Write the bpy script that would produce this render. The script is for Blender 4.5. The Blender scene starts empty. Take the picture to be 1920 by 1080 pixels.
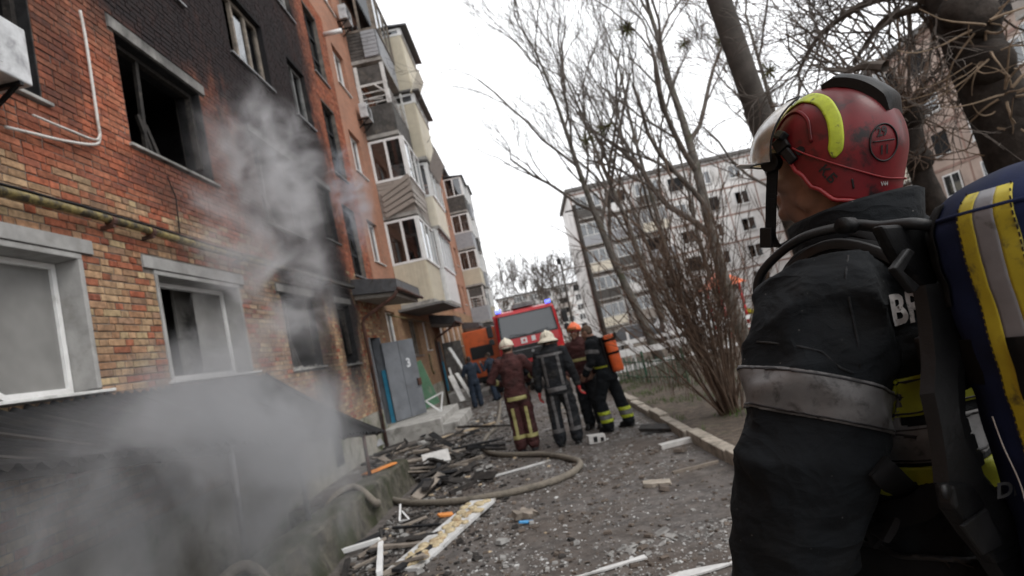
import bpy, bmesh, math, random
from mathutils import Vector, Matrix, noise, Quaternion
R = math.radians
V = Vector
scene = bpy.context.scene
col = scene.collection

# ------------------------------------------------------------------ camera
F_PX, ROLL, PITCH, YAW, EYE = 1110.0, R(12.5), R(5.07), R(0.984), 1.5
_fw0 = V((-math.sin(YAW), math.cos(YAW), 0)); _rt = V((math.cos(YAW), math.sin(YAW), 0)); _up0 = V((0, 0, 1))
_fw = _fw0 * math.cos(PITCH) + _up0 * math.sin(PITCH)
_up = _up0 * math.cos(PITCH) - _fw0 * math.sin(PITCH)
cx_ = _rt * math.cos(ROLL) - _up * math.sin(ROLL)
cy_ = _rt * math.sin(ROLL) + _up * math.cos(ROLL)
cz_ = -_fw
cam_data = bpy.data.cameras.new('camera')
cam_data.sensor_width = 36.0
cam_data.lens = 36.0 * F_PX / 1920.0
cam_data.clip_start = 0.05
cam_data.clip_end = 2000
cam_data.dof.use_dof = True
cam_data.dof.focus_distance = 1.28
cam_data.dof.aperture_fstop = 4.2
cam_data.dof.aperture_blades = 9
cam = bpy.data.objects.new('camera', cam_data)
col.objects.link(cam)
cam.matrix_world = Matrix(((cx_.x, cy_.x, cz_.x, 0), (cx_.y, cy_.y, cz_.y, 0), (cx_.z, cy_.z, cz_.z, EYE), (0, 0, 0, 1)))
scene.camera = cam

# ------------------------------------------------------------------ sky (overcast) and sun
world = bpy.data.worlds.new('World')
scene.world = world
world.use_nodes = True
wn, wl = world.node_tree.nodes, world.node_tree.links
wn.clear()
w_out = wn.new('ShaderNodeOutputWorld')
w_bg = wn.new('ShaderNodeBackground')
w_sky = wn.new('ShaderNodeTexSky')
w_sky.sky_type = 'NISHITA'; w_sky.sun_disc = False
w_sky.sun_elevation = R(48); w_sky.sun_rotation = R(120)
w_sky.air_density = 1.0; w_sky.dust_density = 4.0
w_scale = wn.new('ShaderNodeVectorMath'); w_scale.operation = 'SCALE'; w_scale.inputs['Scale'].default_value = 0.10
w_tc = wn.new('ShaderNodeTexCoord')
w_noise = wn.new('ShaderNodeTexNoise'); w_noise.inputs['Scale'].default_value = 1.6; w_noise.inputs['Detail'].default_value = 4
w_ramp = wn.new('ShaderNodeMapRange')
w_ramp.inputs['From Min'].default_value = 0.3; w_ramp.inputs['From Max'].default_value = 0.7
w_ramp.inputs['To Min'].default_value = 0.98; w_ramp.inputs['To Max'].default_value = 1.10
w_cloud = wn.new('ShaderNodeVectorMath'); w_cloud.operation = 'SCALE'
w_cloud.inputs[0].default_value = (0.985, 0.995, 1.015)
w_mix = wn.new('ShaderNodeMix'); w_mix.data_type = 'RGBA'; w_mix.inputs['Factor'].default_value = 0.93
wl.new(w_sky.outputs['Color'], w_scale.inputs[0])
wl.new(w_tc.outputs['Generated'], w_noise.inputs['Vector'])
wl.new(w_noise.outputs['Fac'], w_ramp.inputs['Value'])
wl.new(w_ramp.outputs['Result'], w_cloud.inputs['Scale'])
wl.new(w_scale.outputs[0], w_mix.inputs['A'])
wl.new(w_cloud.outputs[0], w_mix.inputs['B'])
wl.new(w_mix.outputs['Result'], w_bg.inputs['Color'])
w_bg.inputs['Strength'].default_value = 1.0
wl.new(w_bg.outputs[0], w_out.inputs['Surface'])

sun_data = bpy.data.lights.new('sun', 'SUN')
sun_data.energy = 0.8; sun_data.angle = R(25); sun_data.color = (1.0, 0.97, 0.93)
sun = bpy.data.objects.new('sun', sun_data); col.objects.link(sun)
sun.rotation_euler = V((-0.58, 0.33, -0.75)).to_track_quat('-Z', 'Y').to_euler()

scene.view_settings.view_transform = 'Standard'
scene.view_settings.look = 'None'
scene.view_settings.exposure = 0.74
scene.view_settings.gamma = 1.0
scene.view_settings.use_curve_mapping = False
scene.cycles.max_bounces = 6
scene.cycles.diffuse_bounces = 3
scene.cycles.glossy_bounces = 3
scene.cycles.transmission_bounces = 4
scene.cycles.transparent_max_bounces = 12
scene.cycles.volume_bounces = 1
scene.cycles.volume_step_rate = 1.5
scene.cycles.volume_max_steps = 96
scene.cycles.use_denoising = True

# ------------------------------------------------------------------ helpers
rnd = random.Random(7)

def ray(px, py):
    """direction through a photo pixel (1920 wide), scaled so that its depth along the lens axis is 1"""
    return _fw + (cx_ * (px - 960) - cy_ * (py - 540)) / F_PX
def at(px, py, depth):
    return V((0, 0, EYE)) + ray(px, py) * depth
def at_y(px, py, y):
    d = ray(px, py); return V((0, 0, EYE)) + d * (y / d.y)
def at_x(px, py, x):
    d = ray(px, py); return V((0, 0, EYE)) + d * (x / d.x)
def gz(y):
    if y < 0: return 0.0
    return -0.03 * y if y < 9 else -0.27 - 0.0145 * (y - 9) if y < 40 else -0.7195 - 0.004 * (min(y, 90) - 40)
def at_g(px, py, dz=0.0):
    d = ray(px, py); lo, hi = 0.1, 300.0
    for _ in range(50):
        m = (lo + hi) / 2; p = V((0, 0, EYE)) + d * m
        if p.z > gz(p.y) + dz: lo = m
        else: hi = m
    return p
def pix(P):
    d = V(P) - V((0, 0, EYE)); z = d.dot(_fw)
    if z < 0.05: return (-9999, -9999)
    return (960 + F_PX * d.dot(cx_) / z, 540 - F_PX * d.dot(cy_) / z)

class MB:
    """collects shapes; build() links them as ONE mesh object"""
    def __init__(s): s.v = []; s.f = []; s.c = []; s.cur = None
    def face(s, idx): s.f.append(idx); s.c.append(s.cur)
    def add(s, vs, fs):
        o = len(s.v); s.v.extend(V(p) for p in vs)
        for f in fs: s.face([i + o for i in f])
    def quad(s, a, b, c, d): s.add([a, b, c, d], [(0, 1, 2, 3)])
    def box(s, x0, x1, y0, y1, z0, z1):
        s.add([(x0,y0,z0),(x1,y0,z0),(x1,y1,z0),(x0,y1,z0),(x0,y0,z1),(x1,y0,z1),(x1,y1,z1),(x0,y1,z1)],
              [(0,3,2,1),(4,5,6,7),(0,1,5,4),(1,2,6,5),(2,3,7,6),(3,0,4,7)])
        return s
    def obox(s, c, size, m=None):
        x, y, z = (d / 2 for d in size); m = m or Matrix.Identity(3); c = V(c)
        vs = [c + m @ V(p) for p in ((-x,-y,-z),(x,-y,-z),(x,y,-z),(-x,y,-z),(-x,-y,z),(x,-y,z),(x,y,z),(-x,y,z))]
        s.add(vs, [(0,3,2,1),(4,5,6,7),(0,1,5,4),(1,2,6,5),(2,3,7,6),(3,0,4,7)]); return s
    def beam(s, a, b, w, h, up=(0, 0, 1)):
        a, b = V(a), V(b); d = (b - a); L = d.length; d.normalize()
        x = d.cross(V(up))
        if x.length < 1e-4: x = d.cross(V((1, 0, 0)))
        x.normalize(); z = x.cross(d)
        m = Matrix((x, d, z)).transposed()
        return s.obox((a + b) / 2, (w, L, h), m)
    def tube(s, pts, rad, n=8, caps=True, closed=False):
        pts = [V(p) for p in pts]; k = len(pts)
        if not hasattr(rad, '__len__'): rad = [rad] * k
        o = len(s.v); nx = None
        for i, p in enumerate(pts):
            a = pts[i - 1] if (i > 0 or closed) else pts[0]
            b = pts[(i + 1) % k] if (i < k - 1 or closed) else pts[-1]
            t = (b - a)
            if t.length < 1e-9: t = V((0, 0, 1))
            t.normalize()
            if nx is None:
                nx = t.cross(V((0, 0, 1)))
                if nx.length < 1e-3: nx = t.cross(V((1, 0, 0)))
            nx = nx - t * nx.dot(t); nx.normalize(); ny = t.cross(nx)
            for j in range(n):
                q = 2 * math.pi * j / n
                s.v.append(p + (nx * math.cos(q) + ny * math.sin(q)) * rad[i])
        for i in range(k if closed else k - 1):
            i2 = (i + 1) % k
            for j in range(n):
                s.face([o + i*n + j, o + i*n + (j+1) % n, o + i2*n + (j+1) % n, o + i2*n + j])
        if caps and not closed and n > 2:
            s.face([o + j for j in range(n)][::-1]); s.face([o + (k-1)*n + j for j in range(n)])
        return s
    def loft(s, rings, caps=True, closed=True):
        o = len(s.v); n = len(rings[0])
        for r in rings: s.v.extend(V(p) for p in r)
        for i in range(len(rings) - 1):
            for j in range(n if closed else n - 1):
                s.face([o + i*n + j, o + i*n + (j+1) % n, o + (i+1)*n + (j+1) % n, o + (i+1)*n + j])
        if caps and closed:
            s.face([o + j for j in range(n)][::-1]); s.face([o + (len(rings)-1)*n + j for j in range(n)])
        return s
    def prism(s, outline, ext):
        """planar outline (list of points) pushed along ext"""
        e = V(ext); n = len(outline); a = [V(p) for p in outline]
        s.add(a + [p + e for p in a], [tuple(range(n))[::-1], tuple(range(n, 2*n))] + [(i, (i+1) % n, n + (i+1) % n, n + i) for i in range(n)])
        return s
    def sphere(s, c, r, nu=12, nv=8, m=None):
        c = V(c); r = V(r) if hasattr(r, '__len__') else V((r, r, r)); m = m or Matrix.Identity(3)
        rings = []
        for i in range(nv + 1):
            ph = math.pi * (0.03 + 0.94 * i / nv)
            rings.append([c + m @ V((r.x*math.sin(ph)*math.cos(2*math.pi*j/nu), r.y*math.sin(ph)*math.sin(2*math.pi*j/nu), r.z*math.cos(ph))) for j in range(nu)])
        return s.loft(rings)
    def mesh(s, name, mat=None, smooth=False, recalc=True):
        me = bpy.data.meshes.new(name)
        me.from_pydata([tuple(p) for p in s.v], [], s.f)
        if any(c is not None for c in s.c):
            ca = me.color_attributes.new('bcol', 'FLOAT_COLOR', 'CORNER')
            i = 0
            for p, c in zip(me.polygons, s.c):
                c = c or (1, 1, 1)
                for _ in range(p.loop_total):
                    ca.data[i].color = (c[0], c[1], c[2], 1); i += 1
        if recalc:
            bm = bmesh.new(); bm.from_mesh(me)
            bmesh.ops.recalc_face_normals(bm, faces=bm.faces)
            bm.to_mesh(me); bm.free()
        if smooth: me.polygons.foreach_set('use_smooth', [True] * len(me.polygons))
        if mat: me.materials.append(mat)
        return me
    def build(s, name, mat=None, parent=None, smooth=False, bevel=0, recalc=True):
        o = obj(name, s.mesh(name, mat, smooth, recalc), parent)
        if bevel:
            b = o.modifiers.new('bevel', 'BEVEL'); b.width = bevel; b.segments = 2; b.limit_method = 'ANGLE'
        return o

def obj(name, data, parent=None):
    o = bpy.data.objects.new(name, data); col.objects.link(o)
    if parent is not None: o.parent = parent
    return o
def tag(o, label=None, cat=None, group=None, kind=None):
    if label: o['label'] = label
    if cat: o['category'] = cat
    if group: o['group'] = group
    if kind: o['kind'] = kind
    return o
def thing(name, label, cat, loc=(0, 0, 0), rz=0.0, group=None):
    o = obj(name, None); o.location = loc; o.rotation_euler = (0, 0, rz); o.empty_display_size = 0.1
    return tag(o, label, cat, group)
def copy_tree(o, parent=None):
    c = o.copy(); col.objects.link(c); c.parent = parent
    for ch in [x for x in bpy.data.objects if x.parent == o]: copy_tree(ch, c)
    return c
def shade_auto(o, ang=35):
    me = o.data
    me.polygons.foreach_set('use_smooth', [True] * len(me.polygons))
    try: me.set_sharp_from_angle(angle=R(ang))
    except Exception: pass
    return o
def rz3(a): return Matrix.Rotation(a, 3, 'Z')
def bez(pts, n=10):
    """Catmull-Rom through the points"""
    p = [V(q) for q in pts]; p = [p[0] * 2 - p[1]] + p + [p[-1] * 2 - p[-2]]; out = []
    for i in range(1, len(p) - 2):
        for k in range(n):
            t = k / n
            out.append(0.5 * ((2*p[i]) + (p[i+1]-p[i-1])*t + (2*p[i-1]-5*p[i]+4*p[i+1]-p[i+2])*t*t + (3*p[i]-p[i-1]-3*p[i+1]+p[i+2])*t**3))
    out.append(p[-2]); return out
def frange(a, b, n): return [a + (b - a) * i / n for i in range(n + 1)]
def text_mesh(body, size, extrude=.0):
    cu = bpy.data.curves.new('t', 'FONT'); cu.body = body; cu.size = size; cu.resolution_u = 3
    try: cu.offset = size * .03
    except Exception: pass
    o = bpy.data.objects.new('t', cu); col.objects.link(o)
    me = bpy.data.meshes.new_from_object(o.evaluated_get(bpy.context.evaluated_depsgraph_get())); bpy.data.objects.remove(o)
    bm = bmesh.new(); bm.from_mesh(me); bmesh.ops.triangulate(bm, faces=bm.faces); bmesh.ops.subdivide_edges(bm, edges=[e for e in bm.edges if e.calc_length() > size * .15], cuts=2); bmesh.ops.triangulate(bm, faces=bm.faces)
    bm.to_mesh(me); bm.free(); return me
# ------------------------------------------------------------------ materials
def nd(nt, typ, **kw):
    n = nt.nodes.new(typ)
    for k, v in kw.items():
        if k.startswith('i_'): n.inputs[k[2:].replace('_', ' ')].default_value = v
        else: setattr(n, k, v)
    return n
def mathn(nt, op, a, b=None, c=None, clamp=False):
    n = nt.nodes.new('ShaderNodeMath'); n.operation = op; n.use_clamp = clamp
    for i, x in enumerate((a, b, c)):
        if x is None: continue
        if isinstance(x, (int, float)): n.inputs[i].default_value = x
        else: nt.links.new(x, n.inputs[i])
    return n.outputs[0]
def mixc(nt, fac, a, b, mode='MIX'):
    n = nt.nodes.new('ShaderNodeMix'); n.data_type = 'RGBA'; n.blend_type = mode
    for s, x in (('Factor', fac), ('A', a), ('B', b)):
        if isinstance(x, (int, float)): n.inputs[s].default_value = x
        elif isinstance(x, (tuple, list)): n.inputs[s].default_value = (*x[:3], 1)
        else: nt.links.new(x, n.inputs[s])
    return n.outputs['Result']
def noisen(nt, vec, scale, detail=4, rough=0.55, dist=0.0):
    n = nd(nt, 'ShaderNodeTexNoise'); n.inputs['Scale'].default_value = scale; n.inputs['Detail'].default_value = detail
    n.inputs['Roughness'].default_value = rough; n.inputs['Distortion'].default_value = dist
    if vec is not None: nt.links.new(vec, n.inputs['Vector'])
    return n.outputs['Fac']
def rampn(nt, fac, a, b, lo=0.0, hi=1.0):
    n = nd(nt, 'ShaderNodeMapRange'); n.interpolation_type = 'SMOOTHSTEP'
    n.inputs['From Min'].default_value = a; n.inputs['From Max'].default_value = b
    n.inputs['To Min'].default_value = lo; n.inputs['To Max'].default_value = hi
    nt.links.new(fac, n.inputs['Value']); return n.outputs['Result']

# soot stains on the burnt facade: blots around the windows, in wall metres (y, z, ry, rz, strength)
SOOT = [(7.6, 7.0, 2.1, 1.0, 0.97), (6.4, 8.3, 2.2, 1.6, 0.9), (11.3, 7.3, 2.9, 3.2, 1.0), (9.0, 8.6, 3.2, 2.3, 0.95), (7.6, 7.8, 2.9, 1.6, 0.97), (13.0, 7.4, 1.7, 2.8, 1.0), (10.4, 5.4, 1.7, 1.6, 0.9), (13.2, 9.6, 1.6, 1.8, 0.95),
        (12.3, 4.6, 2.2, 1.8, 1.0), (13.7, 3.0, 0.95, 2.0, 1.0), (11.3, 3.4, 1.3, 1.2, 0.95), (11.7, 2.2, 0.9, 1.5, 0.85), (4.9, 6.9, 1.3, 1.7, 0.75), (10.9, 10.2, 3.6, 2.5, 1.0),
        (8.75, 5.4, 0.45, 1.1, 0.65), (15.7, 7.2, 0.6, 1.6, 0.45), (15.6, 4.4, 0.5, 1.2, 0.55), (5.7, 5.4, 0.35, 0.9, 0.5), (7.7, 4.45, 1.1, 0.4, 0.5)]
def soot_group():
    g = bpy.data.node_groups.new('soot_stain', 'ShaderNodeTree')
    g.interface.new_socket('Fac', in_out='OUTPUT', socket_type='NodeSocketFloat')
    go = g.nodes.new('NodeGroupOutput'); geo = g.nodes.new('ShaderNodeNewGeometry')
    sep = g.nodes.new('ShaderNodeSeparateXYZ'); g.links.new(geo.outputs['Position'], sep.inputs[0])
    n1 = noisen(g, geo.outputs['Position'], 0.9, 5, 0.6); mpv = nd(g, 'ShaderNodeMapping'); mpv.inputs['Scale'].default_value = (1, 1, .3); g.links.new(geo.outputs['Position'], mpv.inputs['Vector']); n2 = noisen(g, mpv.outputs[0], 4.0, 6, 0.7)
    tot = None
    for (y, z, ry, rz, st) in SOOT:
        a = mathn(g, 'MULTIPLY_ADD', sep.outputs['Y'], 1 / ry, -y / ry); b = mathn(g, 'MULTIPLY_ADD', sep.outputs['Z'], 1 / rz, -z / rz)
        d = mathn(g, 'SQRT', mathn(g, 'ADD', mathn(g, 'MULTIPLY', a, a), mathn(g, 'MULTIPLY', b, b)))
        d = mathn(g, 'ADD', d, mathn(g, 'MULTIPLY_ADD', n1, 0.9, -0.45)); d = mathn(g, 'ADD', d, mathn(g, 'MULTIPLY_ADD', n2, 0.9, -0.45))
        m = rampn(g, d, 1.30, 0.62, 0.0, st)
        tot = m if tot is None else mathn(g, 'MAXIMUM', tot, m)
    tot = mathn(g, 'MULTIPLY', tot, mathn(g, 'MULTIPLY_ADD', n2, 0.3, 0.84))
    g.links.new(mathn(g, 'MINIMUM', tot, 0.97), go.inputs[0])
    return g
SOOT_G = soot_group()
def add_soot(nt, c, black=(0.014, 0.014, 0.016), k=1.0):
    s = nt.nodes.new('ShaderNodeGroup'); s.node_tree = SOOT_G
    return mixc(nt, mathn(nt, 'MULTIPLY', s.outputs[0], k), c, black)

MATS = {}
def mat(name, base, rough=0.8, var=0.25, scale=6.0, bump=0.25, bscale=60.0, metallic=0.0, soot=0.0, dirt=None, dscale=3.0, dlo=0.5, dhi=0.7,
        spec=0.4, coat=0.0, bdist=0.004, colsrc=None, rvar=0.1, sheen=0.0, specks=0, fold=0.0):
    m = bpy.data.materials.new(name); m.use_nodes = True; nt = m.node_tree
    b = nt.nodes['Principled BSDF']; tc = nt.nodes.new('ShaderNodeTexCoord'); vec = tc.outputs['Object']
    n1 = noisen(nt, vec, scale, 5, 0.6)
    lo = tuple(x * (1 - var) for x in base); hi = tuple(min(1, x * (1 + var)) for x in base)
    if colsrc == 'attr':
        a = nd(nt, 'ShaderNodeVertexColor', layer_name='bcol'); src = a.outputs['Color']
        c = mixc(nt, 1.0, src, mixc(nt, rampn(nt, n1, 0.3, 0.7), (1-var,)*3, (1+var,)*3), 'MULTIPLY')
    elif colsrc == 'object':
        a = nd(nt, 'ShaderNodeObjectInfo'); src = a.outputs['Color']
        c = mixc(nt, 1.0, src, mixc(nt, rampn(nt, n1, 0.3, 0.7), (1-var,)*3, (1+var,)*3), 'MULTIPLY')
    else:
        c = mixc(nt, rampn(nt, n1, 0.3, 0.7), lo, hi)
    if dirt:
        n3 = noisen(nt, vec, dscale, 6, 0.65, 0.3)
        c = mixc(nt, rampn(nt, n3, dlo, dhi), c, dirt)
    if specks:
        vo = nd(nt, 'ShaderNodeTexVoronoi'); vo.inputs['Scale'].default_value = specks; nt.links.new(vec, vo.inputs['Vector']); sp = nd(nt, 'ShaderNodeSeparateColor'); nt.links.new(vo.outputs['Color'], sp.inputs[0])
        c = mixc(nt, mathn(nt, 'MULTIPLY', rampn(nt, vo.outputs['Distance'], .16, .08), rampn(nt, sp.outputs[0], .93, .97, 0, .45)), c, (.22, .21, .20))
    if soot: c = add_soot(nt, c, k=soot)
    nt.links.new(c, b.inputs['Base Color'])
    b.inputs['Metallic'].default_value = metallic
    b.inputs['Specular IOR Level'].default_value = spec
    if coat: b.inputs['Coat Weight'].default_value = coat
    if sheen: b.inputs['Sheen Weight'].default_value = sheen
    n2 = noisen(nt, vec, bscale, 4, 0.6)
    nt.links.new(mathn(nt, 'MULTIPLY_ADD', n1, 2*rvar, rough - rvar, clamp=True), b.inputs['Roughness'])
    if fold:
        mpf = nd(nt, 'ShaderNodeMapping'); mpf.inputs['Rotation'].default_value = (.3, .5, .2); mpf.inputs['Scale'].default_value = (1.0, 1.0, 1.7); nt.links.new(vec, mpf.inputs['Vector'])
        f1 = mathn(nt, 'ABSOLUTE', mathn(nt, 'SUBTRACT', noisen(nt, mpf.outputs[0], 4.5, 3, .5, .6), .5)); f2 = mathn(nt, 'ABSOLUTE', mathn(nt, 'SUBTRACT', noisen(nt, mpf.outputs[0], 13, 3, .5, .4), .5))
        n2 = mathn(nt, 'ADD', mathn(nt, 'MULTIPLY', n2, .05), mathn(nt, 'ADD', mathn(nt, 'MULTIPLY', f1, -2.2), mathn(nt, 'MULTIPLY', f2, -.6))); bdist = fold; bump = 1.0
    if bump:
        bp = nd(nt, 'ShaderNodeBump', i_Strength=bump, i_Distance=bdist)
        nt.links.new(n2, bp.inputs['Height']); nt.links.new(bp.outputs[0], b.inputs['Normal'])
    MATS[name] = m
    return m
def glass(name, tint, rough=0.05, alpha=0.35, soot=0.0):
    """window pane: part mirror, part see-through"""
    m = bpy.data.materials.new(name); m.use_nodes = True; nt = m.node_tree; nt.nodes.remove(nt.nodes['Principled BSDF'])
    out = nt.nodes['Material Output']; tr = nd(nt, 'ShaderNodeBsdfTransparent'); tr.inputs['Color'].default_value = (*tint, 1)
    gl = nd(nt, 'ShaderNodeBsdfGlossy'); gl.inputs['Roughness'].default_value = rough; gl.inputs['Color'].default_value = (0.9, 0.92, 0.94, 1)
    fr = nd(nt, 'ShaderNodeFresnel', i_IOR=1.5)
    mx = nd(nt, 'ShaderNodeMixShader'); nt.links.new(mathn(nt, 'ADD', fr.outputs[0], alpha, clamp=True), mx.inputs[0])
    nt.links.new(tr.outputs[0], mx.inputs[1]); nt.links.new(gl.outputs[0], mx.inputs[2]); nt.links.new(mx.outputs[0], out.inputs['Surface'])
    MATS[name] = m; return m

mat('brick_near', (0.4, 0.2, 0.1), 0.92, 0.3, 14, 0.8, 45, soot=1.0, colsrc='attr', bdist=0.010, spec=0.2, dirt=(0.10, 0.07, 0.05), dscale=1.1, dlo=.42, dhi=1.0)
mat('brick_single', (0.4, 0.2, 0.1), 0.92, 0.3, 14, 0.8, 45, soot=1.0, colsrc='object', bdist=0.010, spec=0.2, dirt=(0.10, 0.07, 0.05), dscale=1.1, dlo=.42, dhi=1.0)
mat('mortar', (0.15, 0.135, 0.12), 0.95, 0.35, 5, 0.8, 40, soot=1.0, spec=0.15)
mat('concrete', (0.33, 0.32, 0.30), 0.9, 0.2, 4, 0.5, 30, soot=0.8, dirt=(0.12, 0.115, 0.10), dlo=0.52, dhi=0.75, spec=0.25)
mat('chip_grey', (0.22, 0.215, 0.205), 0.9, 0.3, 9, 0)
mat('chip_white', (0.42, 0.42, 0.41), 0.8, 0.3, 9, 0)
mat('chip_brown', (0.10, 0.08, 0.065), 0.9, 0.4, 9, 0)
mat('concrete_clean', (0.31, 0.305, 0.295), 0.9, 0.15, 5, 0.45, 35, dirt=(0.2, 0.19, 0.175), dlo=0.5, dhi=0.8, soot=0.8, spec=0.25)
mat('plinth', (0.27, 0.255, 0.22), 0.92, 0.25, 2.5, 0.7, 20, dirt=(0.07, 0.085, 0.03), dscale=1.8, dlo=0.5, dhi=0.68, spec=0.2)
mat('charred', (0.012, 0.012, 0.013), 0.85, 0.5, 9, 0.8, 30, spec=0.3)
mat('charred_wood', (0.022, 0.019, 0.017), 0.8, 0.6, 12, 0.9, 45, dirt=(0.09, 0.075, 0.06), dscale=5, dlo=0.58, dhi=0.75, spec=0.35)
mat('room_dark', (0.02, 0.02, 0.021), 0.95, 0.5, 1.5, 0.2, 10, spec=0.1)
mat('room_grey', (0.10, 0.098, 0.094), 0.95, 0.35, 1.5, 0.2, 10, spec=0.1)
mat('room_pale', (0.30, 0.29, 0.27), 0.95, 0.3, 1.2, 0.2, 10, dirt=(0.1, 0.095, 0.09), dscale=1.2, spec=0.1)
mat('white_pvc', (0.72, 0.72, 0.71), 0.45, 0.08, 6, 0.05, 50, dirt=(0.42, 0.41, 0.39), dlo=0.55, dhi=0.85, spec=0.4)
mat('white_sooty', (0.62, 0.62, 0.6), 0.6, 0.15, 6, 0.1, 50, dirt=(0.2, 0.19, 0.18), dlo=0.5, dhi=0.75, soot=0.85)
mat('cream_siding', (0.53, 0.48, 0.375), 0.6, 0.08, 3, 0.05, 40, dirt=(0.4, 0.36, 0.28), dlo=0.55, dhi=0.85)
mat('cream_pale', (0.68, 0.63, 0.52), 0.6, 0.08, 3, 0.05, 40, dirt=(0.42, 0.38, 0.31), dlo=0.55, dhi=0.85)
mat('taupe_siding', (0.30, 0.265, 0.235), 0.6, 0.1, 3, 0.05, 40, dirt=(0.15, 0.13, 0.12), dlo=0.5, dhi=0.8)
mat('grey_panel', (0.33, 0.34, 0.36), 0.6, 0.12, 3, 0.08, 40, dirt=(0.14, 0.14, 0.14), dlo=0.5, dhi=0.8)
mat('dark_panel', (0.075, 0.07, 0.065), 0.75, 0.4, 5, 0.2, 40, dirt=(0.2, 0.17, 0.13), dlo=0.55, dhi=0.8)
mat('roof_metal', (0.085, 0.085, 0.09), 0.5, 0.25, 3, 0.1, 30, metallic=0.4, dirt=(0.05, 0.04, 0.035))
mat('roof_slate', (0.13, 0.125, 0.12), 0.8, 0.25, 3, 0.2, 30)
mat('soffit', (0.25, 0.225, 0.2), 0.85, 0.2, 3, 0.1, 30, dirt=(0.1, 0.09, 0.08))
mat('rust_pipe', (0.075, 0.035, 0.025), 0.6, 0.35, 8, 0.25, 50, dirt=(0.03, 0.02, 0.018))
mat('yellow_pipe', (0.20, 0.155, 0.055), 0.55, 0.4, 12, 0.3, 60, dirt=(0.04, 0.032, 0.02), dscale=9, dlo=0.42, dhi=0.6, soot=0.9)
mat('white_pipe', (0.55, 0.53, 0.50), 0.6, 0.12, 12, 0.1, 60, dirt=(0.3, 0.26, 0.22), dscale=6)
mat('steel_door', (0.135, 0.145, 0.16), 0.5, 0.15, 2.5, 0.08, 40, dirt=(0.08, 0.08, 0.085), dlo=0.5, dhi=0.8)
mat('blue_door', (0.03, 0.19, 0.30), 0.5, 0.15, 5, 0.1, 40)
mat('green_board', (0.10, 0.21, 0.13), 0.7, 0.2, 4, 0.2, 40, dirt=(0.22, 0.26, 0.2), dlo=0.55, dhi=0.75)
mat('paper', (0.6, 0.62, 0.64), 0.8, 0.15, 20, 0.05)
mat('ac_body', (0.50, 0.51, 0.52), 0.5, 0.15, 8, 0.1, 40, dirt=(0.26, 0.26, 0.27), dscale=5, dlo=0.48, dhi=0.7)
mat('black_plastic', (0.0035, 0.0036, 0.0040), 0.5, 0.3, 20, 0.2, 160, spec=0.22, dirt=(0.009, 0.0088, 0.0085), dscale=8, dlo=0.62, dhi=0.85)
mat('tin_burnt', (0.008, 0.008, 0.0085), 0.8, 0.5, 4, 0.3, 30, metallic=0.0, spec=.2, dirt=(0.022, 0.02, 0.018), dscale=3)
mat('grey_metal', (0.22, 0.22, 0.225), 0.5, 0.2, 8, 0.1, 50, metallic=0.5, dirt=(0.07, 0.06, 0.055))
mat('hose', (0.155, 0.135, 0.108), 0.8, 0.2, 30, 0.4, 180, dirt=(0.07, 0.062, 0.05), dscale=4)
mat('kerb', (0.30, 0.265, 0.22), 0.92, 0.25, 6, 0.7, 35, dirt=(0.13, 0.115, 0.09), dscale=5)
mat('kerb_moss', (0.075, 0.068, 0.052), 0.95, 0.5, 9, 1.0, 24, dirt=(0.026, 0.029, 0.010), dscale=2.2, dlo=0.42, dhi=0.62, bdist=0.015)
mat('wood_pale', (0.42, 0.33, 0.22), 0.8, 0.3, 7, 0.3, 40, dirt=(0.2, 0.15, 0.1))
mat('wood_grey', (0.20, 0.17, 0.14), 0.85, 0.3, 7, 0.3, 40, dirt=(0.08, 0.07, 0.06))
mat('orange_scrap', (0.6, 0.22, 0.05), 0.7, 0.2)
mat('blue_scrap', (0.05, 0.25, 0.5), 0.5, 0.2)
mat('white_scrap', (0.5, 0.49, 0.47), 0.7, 0.15, 7, 0.15, 40, dirt=(0.3, 0.28, 0.25), dlo=0.52, dhi=0.75)
mat('panel_grey', (0.50, 0.50, 0.49), 0.7, 0.15, 7, 0.2, 40, dirt=(0.25, 0.23, 0.2))
mat('foam_yellow', (0.40, 0.33, 0.21), 0.95, 0.3, 18, 0.9, 30, dirt=(0.25, 0.16, 0.08), dscale=8, bdist=0.01)
mat('bark', (0.036, 0.030, 0.026), 0.95, 0.35, 7, 1.0, 26, dirt=(0.02, 0.017, 0.015), bdist=0.012, spec=0.15)
mat('bark_grey', (0.13, 0.118, 0.105), 0.95, 0.3, 6, 0.9, 24, dirt=(0.06, 0.065, 0.04), bdist=0.012, spec=0.15)
mat('twig', (0.115, 0.10, 0.088), 0.9, 0.3, 5, 0.0, spec=0.15)
mat('twig_brown', (0.095, 0.064, 0.046), 0.85, 0.35, 6, 0.3, 40, spec=0.2)
mat('twig_tan', (0.22, 0.165, 0.115), 0.9, 0.3, 6, 0.3, 40, spec=0.2)
mat('mistletoe', (0.10, 0.10, 0.035), 0.9, 0.3)
mat('pole_wood', (0.075, 0.067, 0.06), 0.9, 0.3, 3, 0.7, 30, spec=0.2)
mat('green_paint', (0.025, 0.085, 0.05), 0.6, 0.3, 5, 0.15, 40, dirt=(0.08, 0.06, 0.04))
mat('white_paint', (0.70, 0.70, 0.69), 0.65, 0.12, 4, 0.1, 40, dirt=(0.4, 0.38, 0.34), dlo=0.55, dhi=0.8)
mat('skin', (0.21, 0.115, 0.08), 0.55, 0.12, 30, 0.15, 220, spec=0.35, bdist=0.001, dirt=(0.09, 0.055, 0.042), dscale=9, dlo=0.6, dhi=0.85)
mat('hair', (0.03, 0.02, 0.014), 0.7, 0.3, 60, 0.8, 140, bdist=0.003)
mat('hair_brown', (0.09, 0.06, 0.04), 0.7, 0.3, 60, 0.8, 140, bdist=0.003)
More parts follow.
